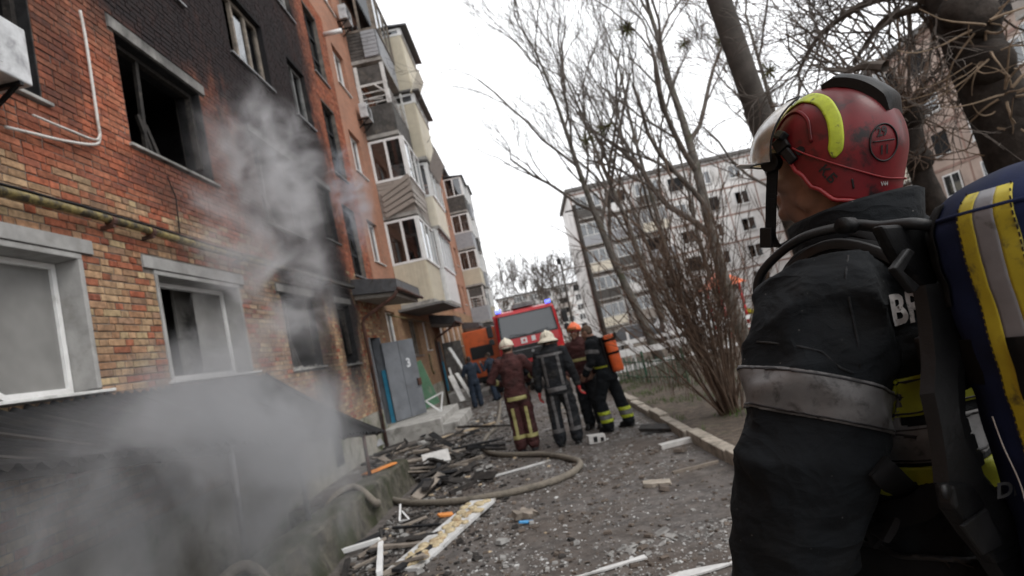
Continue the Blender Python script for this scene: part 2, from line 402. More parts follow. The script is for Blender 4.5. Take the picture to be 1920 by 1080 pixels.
mat('turnout_black', (0.0058, 0.0073, 0.0090), 0.9, 0.3, 10, 0.35, 420, spec=0.2, bdist=0.0012, specks=90, fold=.018, dirt=(0.017, 0.0178, 0.0185), dscale=4, dlo=0.5, dhi=0.8)
mat('turnout_navy', (0.009, 0.0105, 0.013), 0.85, 0.3, 10, 0.3, 200, fold=.03, spec=0.3, bdist=0.002, dirt=(0.035, 0.033, 0.03), dscale=3)
mat('turnout_maroon', (0.052, 0.018, 0.017), 0.85, 0.3, 8, 0.3, 200, fold=.03, spec=0.3, bdist=0.002, dirt=(0.03, 0.017, 0.016), dscale=3)
mat('police_blue', (0.010, 0.018, 0.032), 0.8, 0.25, 8, 0.2, 200)
mat('reflective_grey', (0.098, 0.095, 0.095), 0.55, 0.2, 14, 0.25, 120, dirt=(0.03, 0.028, 0.027), dscale=34, dlo=0.50, dhi=0.70, bdist=0.002)
mat('reflective_yellow', (0.22, 0.235, 0.008), 0.6, 0.2, 14, 0.2, 120, dirt=(0.07, 0.07, 0.02), dscale=22, dlo=0.58, dhi=0.78, bdist=0.002)
mat('strip_yellow', (0.33, 0.39, 0.02), 0.55, 0.2, 40, 0.25, 150, dirt=(0.05, 0.05, 0.02), dscale=42, dlo=0.52, dhi=0.68, bdist=0.001)
mat('strip_dull', (0.32, 0.30, 0.12), 0.6, 0.2, 14, 0.2, 120)
mat('helmet_red', (0.110, 0.0045, 0.0075), 0.42, 0.35, 9, 0.12, 90, spec=0.35, coat=0.05, dirt=(0.010, 0.005, 0.006), dscale=17, dlo=0.50, dhi=0.68, bdist=0.001)
mat('helmet_white', (0.62, 0.57, 0.46), 0.5, 0.1, 8, 0.05, dirt=(0.35, 0.31, 0.24), dscale=7)
mat('helmet_orange', (0.80, 0.16, 0.05), 0.45, 0.1, 8, 0.05, dirt=(0.5, 0.12, 0.05), dscale=7)
mat('helmet_trim', (0.22, 0.018, 0.02), 0.4, 0.15, 20, 0.05)
mat('ink', (0.006, 0.005, 0.006), 0.6, 0.2, 40, 0.0)
mat('letter_grey', (0.33, 0.31, 0.30), 0.7, 0.15, 60, 0.1, 120, dirt=(0.1, 0.1, 0.1), dscale=70, dlo=0.55, dhi=0.7)
mat('letter_dim', (0.02, 0.02, 0.021), 0.7)
mat('bag_blue', (0.007, 0.013, 0.045), 0.85, 0.25, 10, 0.35, 300, bdist=0.0015, dirt=(0.006, 0.009, 0.024), dscale=3, spec=.2)
mat('bag_yellow', (0.34, 0.28, 0.015), 0.6, 0.15, 14, 0.2, 150, dirt=(0.08, 0.068, 0.02), dscale=26, dlo=0.52, dhi=0.70, bdist=0.002)
mat('bag_silver', (0.15, 0.15, 0.16), 0.5, 0.15, 14, 0.25, 60, dirt=(0.08, 0.08, 0.08), dscale=30, dlo=0.6, dhi=0.72, bdist=0.003)
mat('webbing', (0.0045, 0.0045, 0.005), 0.85, 0.3, 30, 0.5, 500, bdist=0.001, spec=.2)
mat('rubber', (0.006, 0.006, 0.0065), 0.5, 0.3, 30, 0.15, 120, spec=.3)
mat('thread', (0.5, 0.48, 0.45), 0.8, 0.1)
mat('cylinder_orange', (0.75, 0.13, 0.03), 0.5, 0.1, 6, 0.05, dirt=(0.5, 0.09, 0.03))
mat('glove_red', (0.4, 0.03, 0.03), 0.7, 0.2)
mat('truck_red', (0.50, 0.014, 0.02), 0.32, 0.12, 2, 0.03, coat=0.3, dirt=(0.33, 0.03, 0.03), dlo=0.5, dhi=0.8)
mat('truck_orange', (0.62, 0.12, 0.03), 0.4, 0.12, 2, 0.03, dirt=(0.4, 0.08, 0.03))
mat('truck_black', (0.012, 0.012, 0.013), 0.45, 0.2, 6, 0.05)
mat('truck_white', (0.72, 0.72, 0.72), 0.5, 0.1)
mat('tyre', (0.02, 0.02, 0.02), 0.85, 0.2)
mat('car_white', (0.62, 0.63, 0.64), 0.35, 0.1, 2, 0, coat=0.3)
mat('car_grey', (0.10, 0.11, 0.12), 0.35, 0.1, 2, 0, coat=0.3)
mat('panel_white', (0.74, 0.73, 0.715), 0.9, 0.12, 0.6, 0.2, 10, dirt=(0.45, 0.43, 0.41), dscale=0.35, dlo=0.5, dhi=0.75)  # pale paint, brightened further to stand in for distance haze
mat('panel_seam', (0.30, 0.20, 0.165), 0.9, 0.2, 1)
mat('panel_pink', (0.42, 0.33, 0.28), 0.9, 0.15, 0.6, 0.2, 10, dirt=(0.27, 0.21, 0.18), dscale=0.35, dlo=0.5, dhi=0.75)
mat('grass', (0.06, 0.10, 0.022), 0.8, 0.4, 3, 0)
glass('pane', (0.55, 0.58, 0.6), 0.03, 0.10)
def dusty():
    m = glass('dusty_pane', (.5, .5, .5), .15, .05); nt = m.node_tree; out = nt.nodes['Material Output']; sh = out.inputs['Surface'].links[0].from_socket
    tc = nd(nt, 'ShaderNodeTexCoord'); n = noisen(nt, tc.outputs['Object'], .9, 4, .5); df = nd(nt, 'ShaderNodeBsdfDiffuse'); df.inputs['Color'].default_value = (.36, .355, .34, 1); mx = nd(nt, 'ShaderNodeMixShader')
    nt.links.new(rampn(nt, n, .3, .7, .35, .75), mx.inputs[0]); nt.links.new(sh, mx.inputs[1]); nt.links.new(df.outputs[0], mx.inputs[2]); nt.links.new(mx.outputs[0], out.inputs['Surface'])
dusty()
glass('pane_dark', (0.12, 0.13, 0.14), 0.05, 0.12)

glass('windscreen', (0.10, 0.11, 0.12), 0.2, 0.06)

def visor_mat():
    m = glass('visor', (0.74, 0.62, 0.40), 0.25, -0.30); nt = m.node_tree; out = nt.nodes['Material Output']; sh = out.inputs['Surface'].links[0].from_socket
    tc = nd(nt, 'ShaderNodeTexCoord'); n = noisen(nt, tc.outputs['Object'], 14, 5, .65)
    df = nd(nt, 'ShaderNodeBsdfDiffuse'); df.inputs['Color'].default_value = (0.20, 0.15, 0.085, 1); mx = nd(nt, 'ShaderNodeMixShader')
    nt.links.new(rampn(nt, n, .3, .75, .3, .7), mx.inputs[0]); nt.links.new(sh, mx.inputs[1]); nt.links.new(df.outputs[0], mx.inputs[2]); nt.links.new(mx.outputs[0], out.inputs['Surface'])
visor_mat()
def lamp_mat(name, c, s):
    m = bpy.data.materials.new(name); m.use_nodes = True; b = m.node_tree.nodes['Principled BSDF']
    b.inputs['Base Color'].default_value = (*c, 1); b.inputs['Emission Color'].default_value = (*c, 1); b.inputs['Emission Strength'].default_value = s
    MATS[name] = m
lamp_mat('beacon_blue', (0.12, 0.16, 1.0), 1.6)
lamp_mat('head_lamp', (1.0, 0.98, 0.95), 1.2)

def far_brick():
    m = bpy.data.materials.new('brick_far'); m.use_nodes = True; nt = m.node_tree; b = nt.nodes['Principled BSDF']
    geo = nd(nt, 'ShaderNodeNewGeometry'); sep = nd(nt, 'ShaderNodeSeparateXYZ'); nt.links.new(geo.outputs['Position'], sep.inputs[0])
    cmb = nd(nt, 'ShaderNodeCombineXYZ')
    nt.links.new(mathn(nt, 'ADD', sep.outputs['X'], sep.outputs['Y']), cmb.inputs[0]); nt.links.new(sep.outputs['Z'], cmb.inputs[1])
    def bricks(c1, c2, mo):
        t = nd(nt, 'ShaderNodeTexBrick'); t.inputs['Scale'].default_value = 1.0; t.inputs['Brick Width'].default_value = 0.26; t.inputs['Row Height'].default_value = 0.077
        t.inputs['Mortar Size'].default_value = 0.006; t.inputs['Color1'].default_value = (*c1, 1); t.inputs['Color2'].default_value = (*c2, 1); t.inputs['Mortar'].default_value = (*mo, 1)
        nt.links.new(cmb.outputs[0], t.inputs['Vector']); return t
    t1 = bricks((0.43, 0.205, 0.13), (0.35, 0.17, 0.11), (0.28, 0.21, 0.17)); t2 = bricks((0.37, 0.24, 0.13), (0.29, 0.165, 0.095), (0.15, 0.12, 0.10))
    c = mixc(nt, rampn(nt, sep.outputs['Z'], 3.96, 3.97), t2.outputs['Color'], t1.outputs['Color'])
    n = noisen(nt, geo.outputs['Position'], 0.8, 6, 0.65)
    c = mixc(nt, rampn(nt, n, 0.35, 0.75, 0, 0.5), c, (0.16, 0.10, 0.075))
    c = add_soot(nt, c); nt.links.new(c, b.inputs['Base Color']); b.inputs['Roughness'].default_value = 0.93; b.inputs['Specular IOR Level'].default_value = 0.2
    bp = nd(nt, 'ShaderNodeBump', i_Strength=0.6, i_Distance=0.01); nt.links.new(mathn(nt, 'SUBTRACT', 1.0, t1.outputs['Fac']), bp.inputs['Height']); nt.links.new(bp.outputs[0], b.inputs['Normal'])
    MATS['brick_far'] = m
far_brick()

def road_mat():
    m = bpy.data.materials.new('wet_asphalt'); m.use_nodes = True; nt = m.node_tree; b = nt.nodes['Principled BSDF']
    geo = nd(nt, 'ShaderNodeNewGeometry'); p = geo.outputs['Position']
    n1 = noisen(nt, p, 0.7, 6, 0.65, 0.4); n2 = noisen(nt, p, 7, 6, 0.7); n3 = noisen(nt, p, 60, 4, 0.7)
    vo = nd(nt, 'ShaderNodeTexVoronoi'); vo.inputs['Scale'].default_value = 55; nt.links.new(p, vo.inputs['Vector'])
    c = mixc(nt, rampn(nt, n2, 0.3, 0.72), (0.046, 0.040, 0.036), (0.135, 0.118, 0.106))
    c = mixc(nt, rampn(nt, n1, 0.42, 0.68, 0, 0.65), c, (0.075, 0.055, 0.042))
    c = mixc(nt, mathn(nt, 'MULTIPLY', rampn(nt, vo.outputs['Distance'], 0.30, 0.12), rampn(nt, n3, 0.48, 0.7)), c, (0.26, 0.25, 0.24))
    nt.links.new(c, b.inputs['Base Color'])
    wet = rampn(nt, n1, 0.36, 0.52, 0.16, 0.8)
    nt.links.new(mathn(nt, 'MULTIPLY_ADD', n3, 0.2, wet, clamp=True), b.inputs['Roughness'])
    h = mathn(nt, 'ADD', mathn(nt, 'MULTIPLY', n2, 1.0), mathn(nt, 'MULTIPLY', n3, 0.35))
    bp = nd(nt, 'ShaderNodeBump', i_Strength=0.75, i_Distance=0.03); nt.links.new(h, bp.inputs['Height']); nt.links.new(bp.outputs[0], b.inputs['Normal'])
    b.inputs['Specular IOR Level'].default_value = 0.45
    MATS['wet_asphalt'] = m
road_mat()
def soil_mat():
    m = bpy.data.materials.new('soil'); m.use_nodes = True; nt = m.node_tree; b = nt.nodes['Principled BSDF']
    geo = nd(nt, 'ShaderNodeNewGeometry'); p = geo.outputs['Position']
    n1 = noisen(nt, p, 0.5, 6, 0.65, 0.5); n2 = noisen(nt, p, 9, 6, 0.7); n3 = noisen(nt, p, 2.0, 5, 0.7)
    c = mixc(nt, rampn(nt, n2, 0.3, 0.7), (0.045, 0.035, 0.026), (0.13, 0.10, 0.075))
    c = mixc(nt, rampn(nt, n3, 0.55, 0.72, 0, 0.7), c, (0.055, 0.075, 0.022))
    nt.links.new(c, b.inputs['Base Color']); b.inputs['Roughness'].default_value = 0.95
    bp = nd(nt, 'ShaderNodeBump', i_Strength=0.9, i_Distance=0.04); nt.links.new(n2, bp.inputs['Height']); nt.links.new(bp.outputs[0], b.inputs['Normal'])
    MATS['soil'] = m
soil_mat()
M = MATS
# ------------------------------------------------------------------ ground, road, kerb, stair pit
PIT = (-4.15, -2.62, 2.6, 8.9)
def sheet(name, xs, ys, zf, m, skip=None, kind='structure'):
    mb = MB(); nx = len(xs)
    for y in ys:
        for x in xs: mb.v.append(V((x, y, zf(x, y))))
    for j in range(len(ys) - 1):
        for i in range(nx - 1):
            if skip and skip((xs[i] + xs[i+1]) / 2, (ys[j] + ys[j+1]) / 2): continue
            mb.face([j*nx + i, j*nx + i + 1, (j+1)*nx + i + 1, (j+1)*nx + i])
    o = mb.build(name, M[m], smooth=True, recalc=False); return tag(o, kind=kind)
in_pit = lambda x, y: PIT[0] - 0.4 < x < PIT[1] and PIT[2] < y < PIT[3]
def soil_z(x, y):
    z = gz(y) - 0.03
    if 1.78 < x < 40: z += 0.12 + 0.05 * noise.noise(V((x * 0.7, y * 0.7, 0))) + 0.02 * noise.noise(V((x * 3, y * 3, 2)))
    if x > 1.78: z += 0.02 * min(4, x - 1.78)
    return z
gx = [-700, -200, -60, -20, -8, -4.6, -4.15, PIT[1], -1, 0.8, 1.70] + frange(1.79, 9, 40) + [10, 12, 15, 20, 30, 45, 80, 200, 700]
gy = [-300, -60, -15, -5, 0, 1.5] + [2.6] + frange(3, 8.5, 20) + [8.9] + frange(9.2, 30, 60) + [33, 37, 40, 46, 55, 70, 90, 130, 220, 400, 900]
tag(sheet('ground', gx, gy, soil_z, 'soil', in_pit), 'bare muddy ground with sparse grass around the courtyard', 'ground')
def road_z(x, y):
    return gz(y) + 0.004 + 0.012 * noise.noise(V((x * 1.3, y * 1.3, 5))) + 0.006 * noise.noise(V((x * 5, y * 5, 1)))
rx = frange(-4.15, PIT[1], 12) + frange(PIT[1], 1.66, 42)[1:]
ry = frange(-14, 2.6, 24) + frange(2.6, 8.9, 64)[1:] + frange(8.9, 30, 120)[1:] + frange(30, 62, 40)[1:]
tag(sheet('road', rx, ry, road_z, 'wet_asphalt', in_pit), 'wet dark asphalt lane strewn with rubble along the building', 'road')

kerb = tag(thing('kerb', 'row of weathered concrete kerb stones along the muddy bed', 'kerb'), kind='structure')
y = -3.0; k = 0
while y < 44:
    L = rnd.uniform(0.92, 1.04)
    if 4 < y < 14: L = rnd.uniform(0.7, 1.02)
    x0 = 1.66 + rnd.uniform(-0.02, 0.025); zt = gz(y + L/2) + 0.13 + rnd.uniform(-0.025, 0.02)
    mb = MB(); tl = rnd.uniform(-0.015, 0.015)
    mb.obox((x0 + 0.075, y + L/2, zt - 0.12), (0.15 + rnd.uniform(-.01, .015), L - 0.02, 0.24), Matrix.Rotation(rnd.uniform(-.025, .025), 3, 'Z') @ Matrix.Rotation(tl, 3, 'Y') @ Matrix.Rotation(-0.025, 3, 'X'))
    mb.build('kerb_stone', M['kerb'], kerb, bevel=0.012); y += L; k += 1

# stair pit to the basement: walls and floor, mossy parapet on the road side
pit = tag(thing('basement_stairwell', 'dark stairwell to the basement behind the mossy parapet', 'stairwell'), kind='structure')
mb = MB(); x0, x1, y0, y1 = PIT; zb = -1.9
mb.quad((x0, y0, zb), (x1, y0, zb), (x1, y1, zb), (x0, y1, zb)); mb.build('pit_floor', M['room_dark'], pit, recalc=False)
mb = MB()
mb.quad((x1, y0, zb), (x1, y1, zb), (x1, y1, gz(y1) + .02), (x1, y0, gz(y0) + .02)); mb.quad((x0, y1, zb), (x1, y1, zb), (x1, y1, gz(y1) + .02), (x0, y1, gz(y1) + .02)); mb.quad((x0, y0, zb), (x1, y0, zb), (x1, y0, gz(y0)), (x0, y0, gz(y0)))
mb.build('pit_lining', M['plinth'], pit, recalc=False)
for i in range(7):
    MB().box(x0 + .05, x1 - .02, 7.4 - i*0.3, 7.7 - i*0.3, zb, -0.55 - 0.17*i).build('stair_step', M['plinth'], pit)
def par_ring(y):
    zt = 0.25 - 0.028 * (y - 4.5); g = gz(y) - 0.05; n = lambda q, s=0.02: s * noise.noise(V((q, y * 3.2, 3))) + s * .6 * noise.noise(V((q * 2, y * 11, 8)))
    return [(-2.66, y, g - .3), (-2.66 + n(1), y, zt - .004 + n(2)), (-2.58 + n(3), y, zt + n(4)), (-2.45 + n(11), y, zt + .01 + n(12)), (-2.31 + n(5), y, zt + n(6)), (-2.285 + n(7), y, zt - 0.025 + n(8)), (-2.28 + n(13, .03), y, zt - .12), (-2.265 + n(9, .035), y, (zt + g) / 2 - .04), (-2.22 + n(10, .05), y, g)]
mb = MB(); mb.loft([par_ring(q) for q in frange(2.4, 9.15, 150)], closed=True)
tag(shade_auto(mb.build('parapet_wall', M['kerb_moss']), 30), 'low crumbling mossy concrete parapet beside the basement stairs', 'parapet')
# ------------------------------------------------------------------ brick apartment building (left)
WX = -4.15                                     # facade plane
bld = thing('apartment_building', 'five storey red and buff brick apartment house with burnt windows and balconies', 'building', (0, 0, 0))
SILL = [1.90 + 2.86 * k for k in range(5)]
OPEN = []                                      # y0, y1, z0, z1, style
def op(y0, y1, z0, z1, st): OPEN.append((y0, y1, z0, z1, st))
op(3.5, 5.60, 1.90, 3.25, 'ground_pale'); op(6.70, 8.70, 1.90, 3.22, 'ground_smoky'); op(10.15, 11.65, 1.85, 3.22, 'burnt'); op(13.08, 14.0, 1.8, 3.2, 'burnt')
op(3.5, 5.42, 4.76, 6.2, 'burnt'); op(6.70, 8.55, 4.76, 6.2, 'burnt'); op(10.15, 11.9, 4.5, 6.15, 'burnt'); op(13.35, 14.25, 4.75, 6.1, 'burnt')
for k in (2, 3, 4):
    op(3.5, 5.4, SILL[k], SILL[k] + 1.42, 'old'); op(6.70, 8.5, SILL[k], SILL[k] + 1.42, 'old')
    op(10.0, 11.7, SILL[k], SILL[k] + 1.42, 'old'); op(12.95, 14.05, SILL[k], SILL[k] + 1.42, 'sash')
op(15.1, 16.2, 0.06, 2.4, 'door'); 
for (a, b) in ((4.06, 6.0), (6.85, 8.9), (9.7, 11.75), (12.6, 14.6)): op(15.1, 16.2, a, b, 'stair')
for k in range(5): op(17.5, 18.7, SILL[k], SILL[k] + 1.32, 'white')
op(20.6, 22.0, 1.75, 3.1, 'old'); op(23.2, 24.2, 1.9, 3.1, 'white')
for k in range(1, 5):
    op(20.6, 22.1, SILL[k] - 0.8, SILL[k] + 1.4, 'dark'); op(23.6, 25.2, SILL[k] - 0.8, SILL[k] + 1.4, 'dark')
op(25.2, 26.4, 0.0, 2.2, 'door')
for yy in (27.4, 29.6, 31.8, 34.0, 36.4, 41.4): 
    for k in range(5): op(yy, yy + 1.25, SILL[k], SILL[k] + 1.35, 'white')
for (a, b) in ((4.06, 6.0), (6.85, 8.9), (9.7, 11.75), (12.6, 14.6)): op(38.9, 39.9, a, b, 'stair')
for yy in (44.6, 48.0):
    for k in range(5): op(yy, yy + 1.4, SILL[k] - (0.8 if k else 0), SILL[k] + 1.35, 'dark')
for yy in (51.5, 54.0, 56.5, 59.5, 62):
    for k in range(5): op(yy, yy + 1.25, SILL[k], SILL[k] + 1.35, 'white')
Y0, Y1, ZT = -10.0, 65.0, 15.45
YN = 16.9; ZN = 12.2; ZP = 0.55                # brick-by-brick zone / plinth top
def in_open(y, z, pad=0.0):
    for (a, b, c, d, s) in OPEN:
        if a - pad < y < b + pad and c - pad < z < d + pad: return True
    return False
def wall_part(name, m, ya, yb, za, zb, xf):
    ys = sorted({ya, yb} | {q for o in OPEN for q in o[:2] if ya < q < yb}); zs = sorted({za, zb} | {q for o in OPEN for q in o[2:4] if za < q < zb})
    mb = MB()
    for i in range(len(ys) - 1):
        run = None
        for j in range(len(zs)):
            solid = j < len(zs) - 1 and not in_open((ys[i] + ys[i+1]) / 2, (zs[j] + zs[j+1]) / 2)
            if solid and run is None: run = zs[j]
            if not solid and run is not None:
                mb.box(xf - 0.38, xf, ys[i], ys[i+1], run, zs[j]); run = None
    return mb.build(name, m, bld)
wall_part('wall', M['mortar'], 2.0, YN, ZP, ZN, WX - 0.010)
wall_part('wall', M['brick_far'], YN, Y1, ZP, ZT, WX)
wall_part('wall', M['brick_far'], 2.0, YN, ZN, ZT, WX)
wall_part('wall', M['brick_far'], Y0, 2.0, ZP, ZT, WX)
wall_part('plinth', M['plinth'], Y0, 2.6, -1.0, ZP, WX + 0.03)
mb = MB(); mb.box(WX - .35, WX + 0.03, 2.6, 8.9, -1.95, ZP); mb.build('plinth', M['plinth'], bld)
wall_part('plinth', M['plinth'], 8.9, Y1, -1.2, ZP, WX + 0.03)
mb = MB(); mb.box(WX + 0.032, WX + 0.04, 11.2, 11.65, -0.1, 0.42); mb.build('basement_window', M['charred'], bld)
# end wall, back, roof
MB().box(-16, WX - 0.001, Y1, Y1 + 0.3, -1.2, ZT).build('wall', M['brick_far'], bld)
MB().box(-16, WX - 0.001, Y0 - 0.3, Y0, -1.2, ZT).build('wall', M['brick_far'], bld)
MB().box(-16.3, -16, Y0 - .3, Y1 + .3, -1.2, ZT).build('wall', M['brick_far'], bld)
MB().box(-16.4, WX + 0.35, Y0 - .5, Y1 + .5, ZT + .002, ZT + 0.2).build('roof', M['roof_metal'], bld)

# bricks, one by one
LINTEL = [(3.3, 5.75, 3.252, 3.40), (6.52, 8.86, 3.222, 3.37), (10.0, 11.8, 3.222, 3.36), (12.95, 14.15, 3.202, 3.34), (3.3, 5.6, 6.202, 6.34), (6.6, 8.68, 6.202, 6.36), (10.05, 12.0, 6.152, 6.30), (13.25, 14.35, 6.102, 6.24)]
PAL_B = [(.37,.25,.15), (.33,.21,.125), (.29,.175,.105), (.40,.295,.17), (.36,.225,.13), (.25,.155,.10), (.31,.175,.10)]
PAL_R = [(.33,.105,.058), (.31,.097,.052), (.275,.088,.05), (.35,.13,.075), (.30,.11,.062), (.25,.088,.056), (.325,.12,.068)]
br = random.Random(11); bricks = []
z = ZP; ci = 0
while z < ZN - 0.077:
    zc = z + 0.0385
    cuts = [(a, b) for (a, b, c, d, s) in OPEN if c - 0.03 < zc < d + 0.03] + [(a, b) for (a, b, c, d) in LINTEL if c - 0.035 < zc < d + 0.035]
    cuts = sorted(cuts); y = 2.0; segs = []
    for a, b in cuts:
        if a >= YN: break
        if a > y: segs.append((y, a))
        y = max(y, b)
    if y < YN: segs.append((y, YN))
    for a, b in segs:
        yy = a; st = (ci % 2 == 0); off = 0.065 if ci % 2 else 0.0
        first = True
        while yy < b - 0.03:
            L = 0.25 if st else 0.12
            if first and off: L = 0.06 + (0.12 if br.random() < .5 else 0)
            first = False
            if br.random() < 0.08: L = 0.185
            if yy + L > b - 0.05: L = b - yy - 0.004
            y_e = yy + L
            buff = zc < 3.96 or (zc < 4.12 and br.random() < 0.45)
            if zc < 3.96 and zc > 3.2 and br.random() < 0.25: buff = False
            c = br.choice(PAL_B if buff else PAL_R); kk = br.uniform(0.78, 1.15)
            if buff and br.random() < .18: c = br.choice(PAL_R); kk *= 0.95
            if L > 0.03: bricks.append((yy + 0.005, y_e - 0.004, z + 0.005, z + 0.071, tuple(q * kk for q in c)))
            yy = y_e + 0.004; st = not st if br.random() < 0.85 else st
    z += 0.077; ci += 1
def brick_score(b):
    y, zz = (b[0] + b[1]) / 2, (b[2] + b[3]) / 2
    p = pix((WX, y, zz))
    if not (0 < p[0] < 1900 and 0 < p[1] < 1075) or (zz < 1.95): return 0
    return (b[1] - b[0]) / (y * y) * (1 / math.hypot(y, 4)) 
order = sorted(range(len(bricks)), key=lambda i: -brick_score(bricks[i]))
single = set(order[:290])
def brick_verts(mb, b, jx, chip):
    y0, y1, z0, z1 = b[:4]; j = lambda s=0.003: br.uniform(-s, s); xf = WX + jx; xb = WX - 0.02; e = 0.004
    mb.add([(xb, y0, z0), (xb, y1, z0), (xb, y1, z1), (xb, y0, z1), (xf - e, y0 + j(), z0 + j()), (xf - e, y1 + j(), z0 + j()), (xf - e, y1 + j(), z1 + j()), (xf - e, y0 + j(), z1 + j()),
            (xf + j(.002), y0 + .006 + j(), z0 + .006 + j()), (xf + j(.002), y1 - .006 + j(), z0 + .006 + j()), (xf + j(.002), y1 - .006 + j(), z1 - .006 + j()), (xf + j(.002), y0 + .006 + j(), z1 - .006 + j())],
           [(0, 1, 5, 4), (1, 2, 6, 5), (2, 3, 7, 6), (3, 0, 4, 7), (4, 5, 9, 8), (5, 6, 10, 9), (6, 7, 11, 10), (7, 4, 8, 11), (8, 9, 10, 11)])
field = MB()
for i, b in enumerate(bricks):
    if i in single:
        mb = MB(); brick_verts(mb, b, br.uniform(-0.003, 0.004), 0)
        o = mb.build('brick', M['brick_single'], bld); o.color = (*b[4], 1)
    else:
        field.cur = b[4]; brick_verts(field, b, br.uniform(-0.003, 0.004), 0)
tag(field.build('brick_field', M['brick_near'], bld, recalc=True), kind='stuff')

for (a, b, c, d) in LINTEL:
    mb = MB(); mb.box(WX - 0.2, WX + 0.022, a, b, c + 0.002, d); mb.build('lintel', M['concrete_clean'] if c < 3.3 and a < 9 else M['concrete'], bld, bevel=0.006)

def room(y0, y1, z0, z1, m, depth=2.6):
    x1 = WX - 0.385; x0 = x1 - depth; a, b, c, d = y0 - 0.7, y1 + 0.7, z0 - 0.8, z1 + 0.25; mb = MB()
    mb.quad((x0, a, c), (x0, b, c), (x0, b, d), (x0, a, d)); mb.quad((x0, a, c), (x1, a, c), (x1, a, d), (x0, a, d)); mb.quad((x0, b, c), (x0, b, d), (x1, b, d), (x1, b, c))
    mb.quad((x0, a, c), (x0, b, c), (x1, b, c), (x1, a, c)); mb.quad((x0, a, d), (x1, a, d), (x1, b, d), (x0, b, d))
    mb.quad((x1, a, c), (x1, b, c), (x1, b, z0), (x1, a, z0)); mb.quad((x1, a, z1), (x1, b, z1), (x1, b, d), (x1, a, d)); mb.quad((x1, a, z0), (x1, y0, z0), (x1, y0, z1), (x1, a, z1)); mb.quad((x1, y1, z0), (x1, b, z0), (x1, b, z1), (x1, y1, z1))
    mb.build('room', m, bld, recalc=False)
def rect_frame(mb, x, y0, y1, z0, z1, w, t, mull=(), trans=()):
    mb.box(x - t, x, y0, y1, z0, z0 + w); mb.box(x - t, x, y0, y1, z1 - w, z1); mb.box(x - t, x, y0, y0 + w, z0 + w, z1 - w); mb.box(x - t, x, y1 - w, y1, z0 + w, z1 - w)
    for q in mull: yy = y0 + (y1 - y0) * q; mb.box(x - t, x - .002, yy - w/2, yy + w/2, z0 + w, z1 - w)
    for q in trans: zz = z0 + (z1 - z0) * q; mb.box(x - t, x - .003, y0 + w, y1 - w, zz - w/2, zz + w/2)
def pane_of(frame, x, y0, y1, z0, z1, m='pane'):
    mb = MB(); mb.quad((x, y0, z0), (x, y1, z0), (x, y1, z1), (x, y0, z1)); return mb.build('pane', M[m], frame, recalc=False)
wr = random.Random(5)
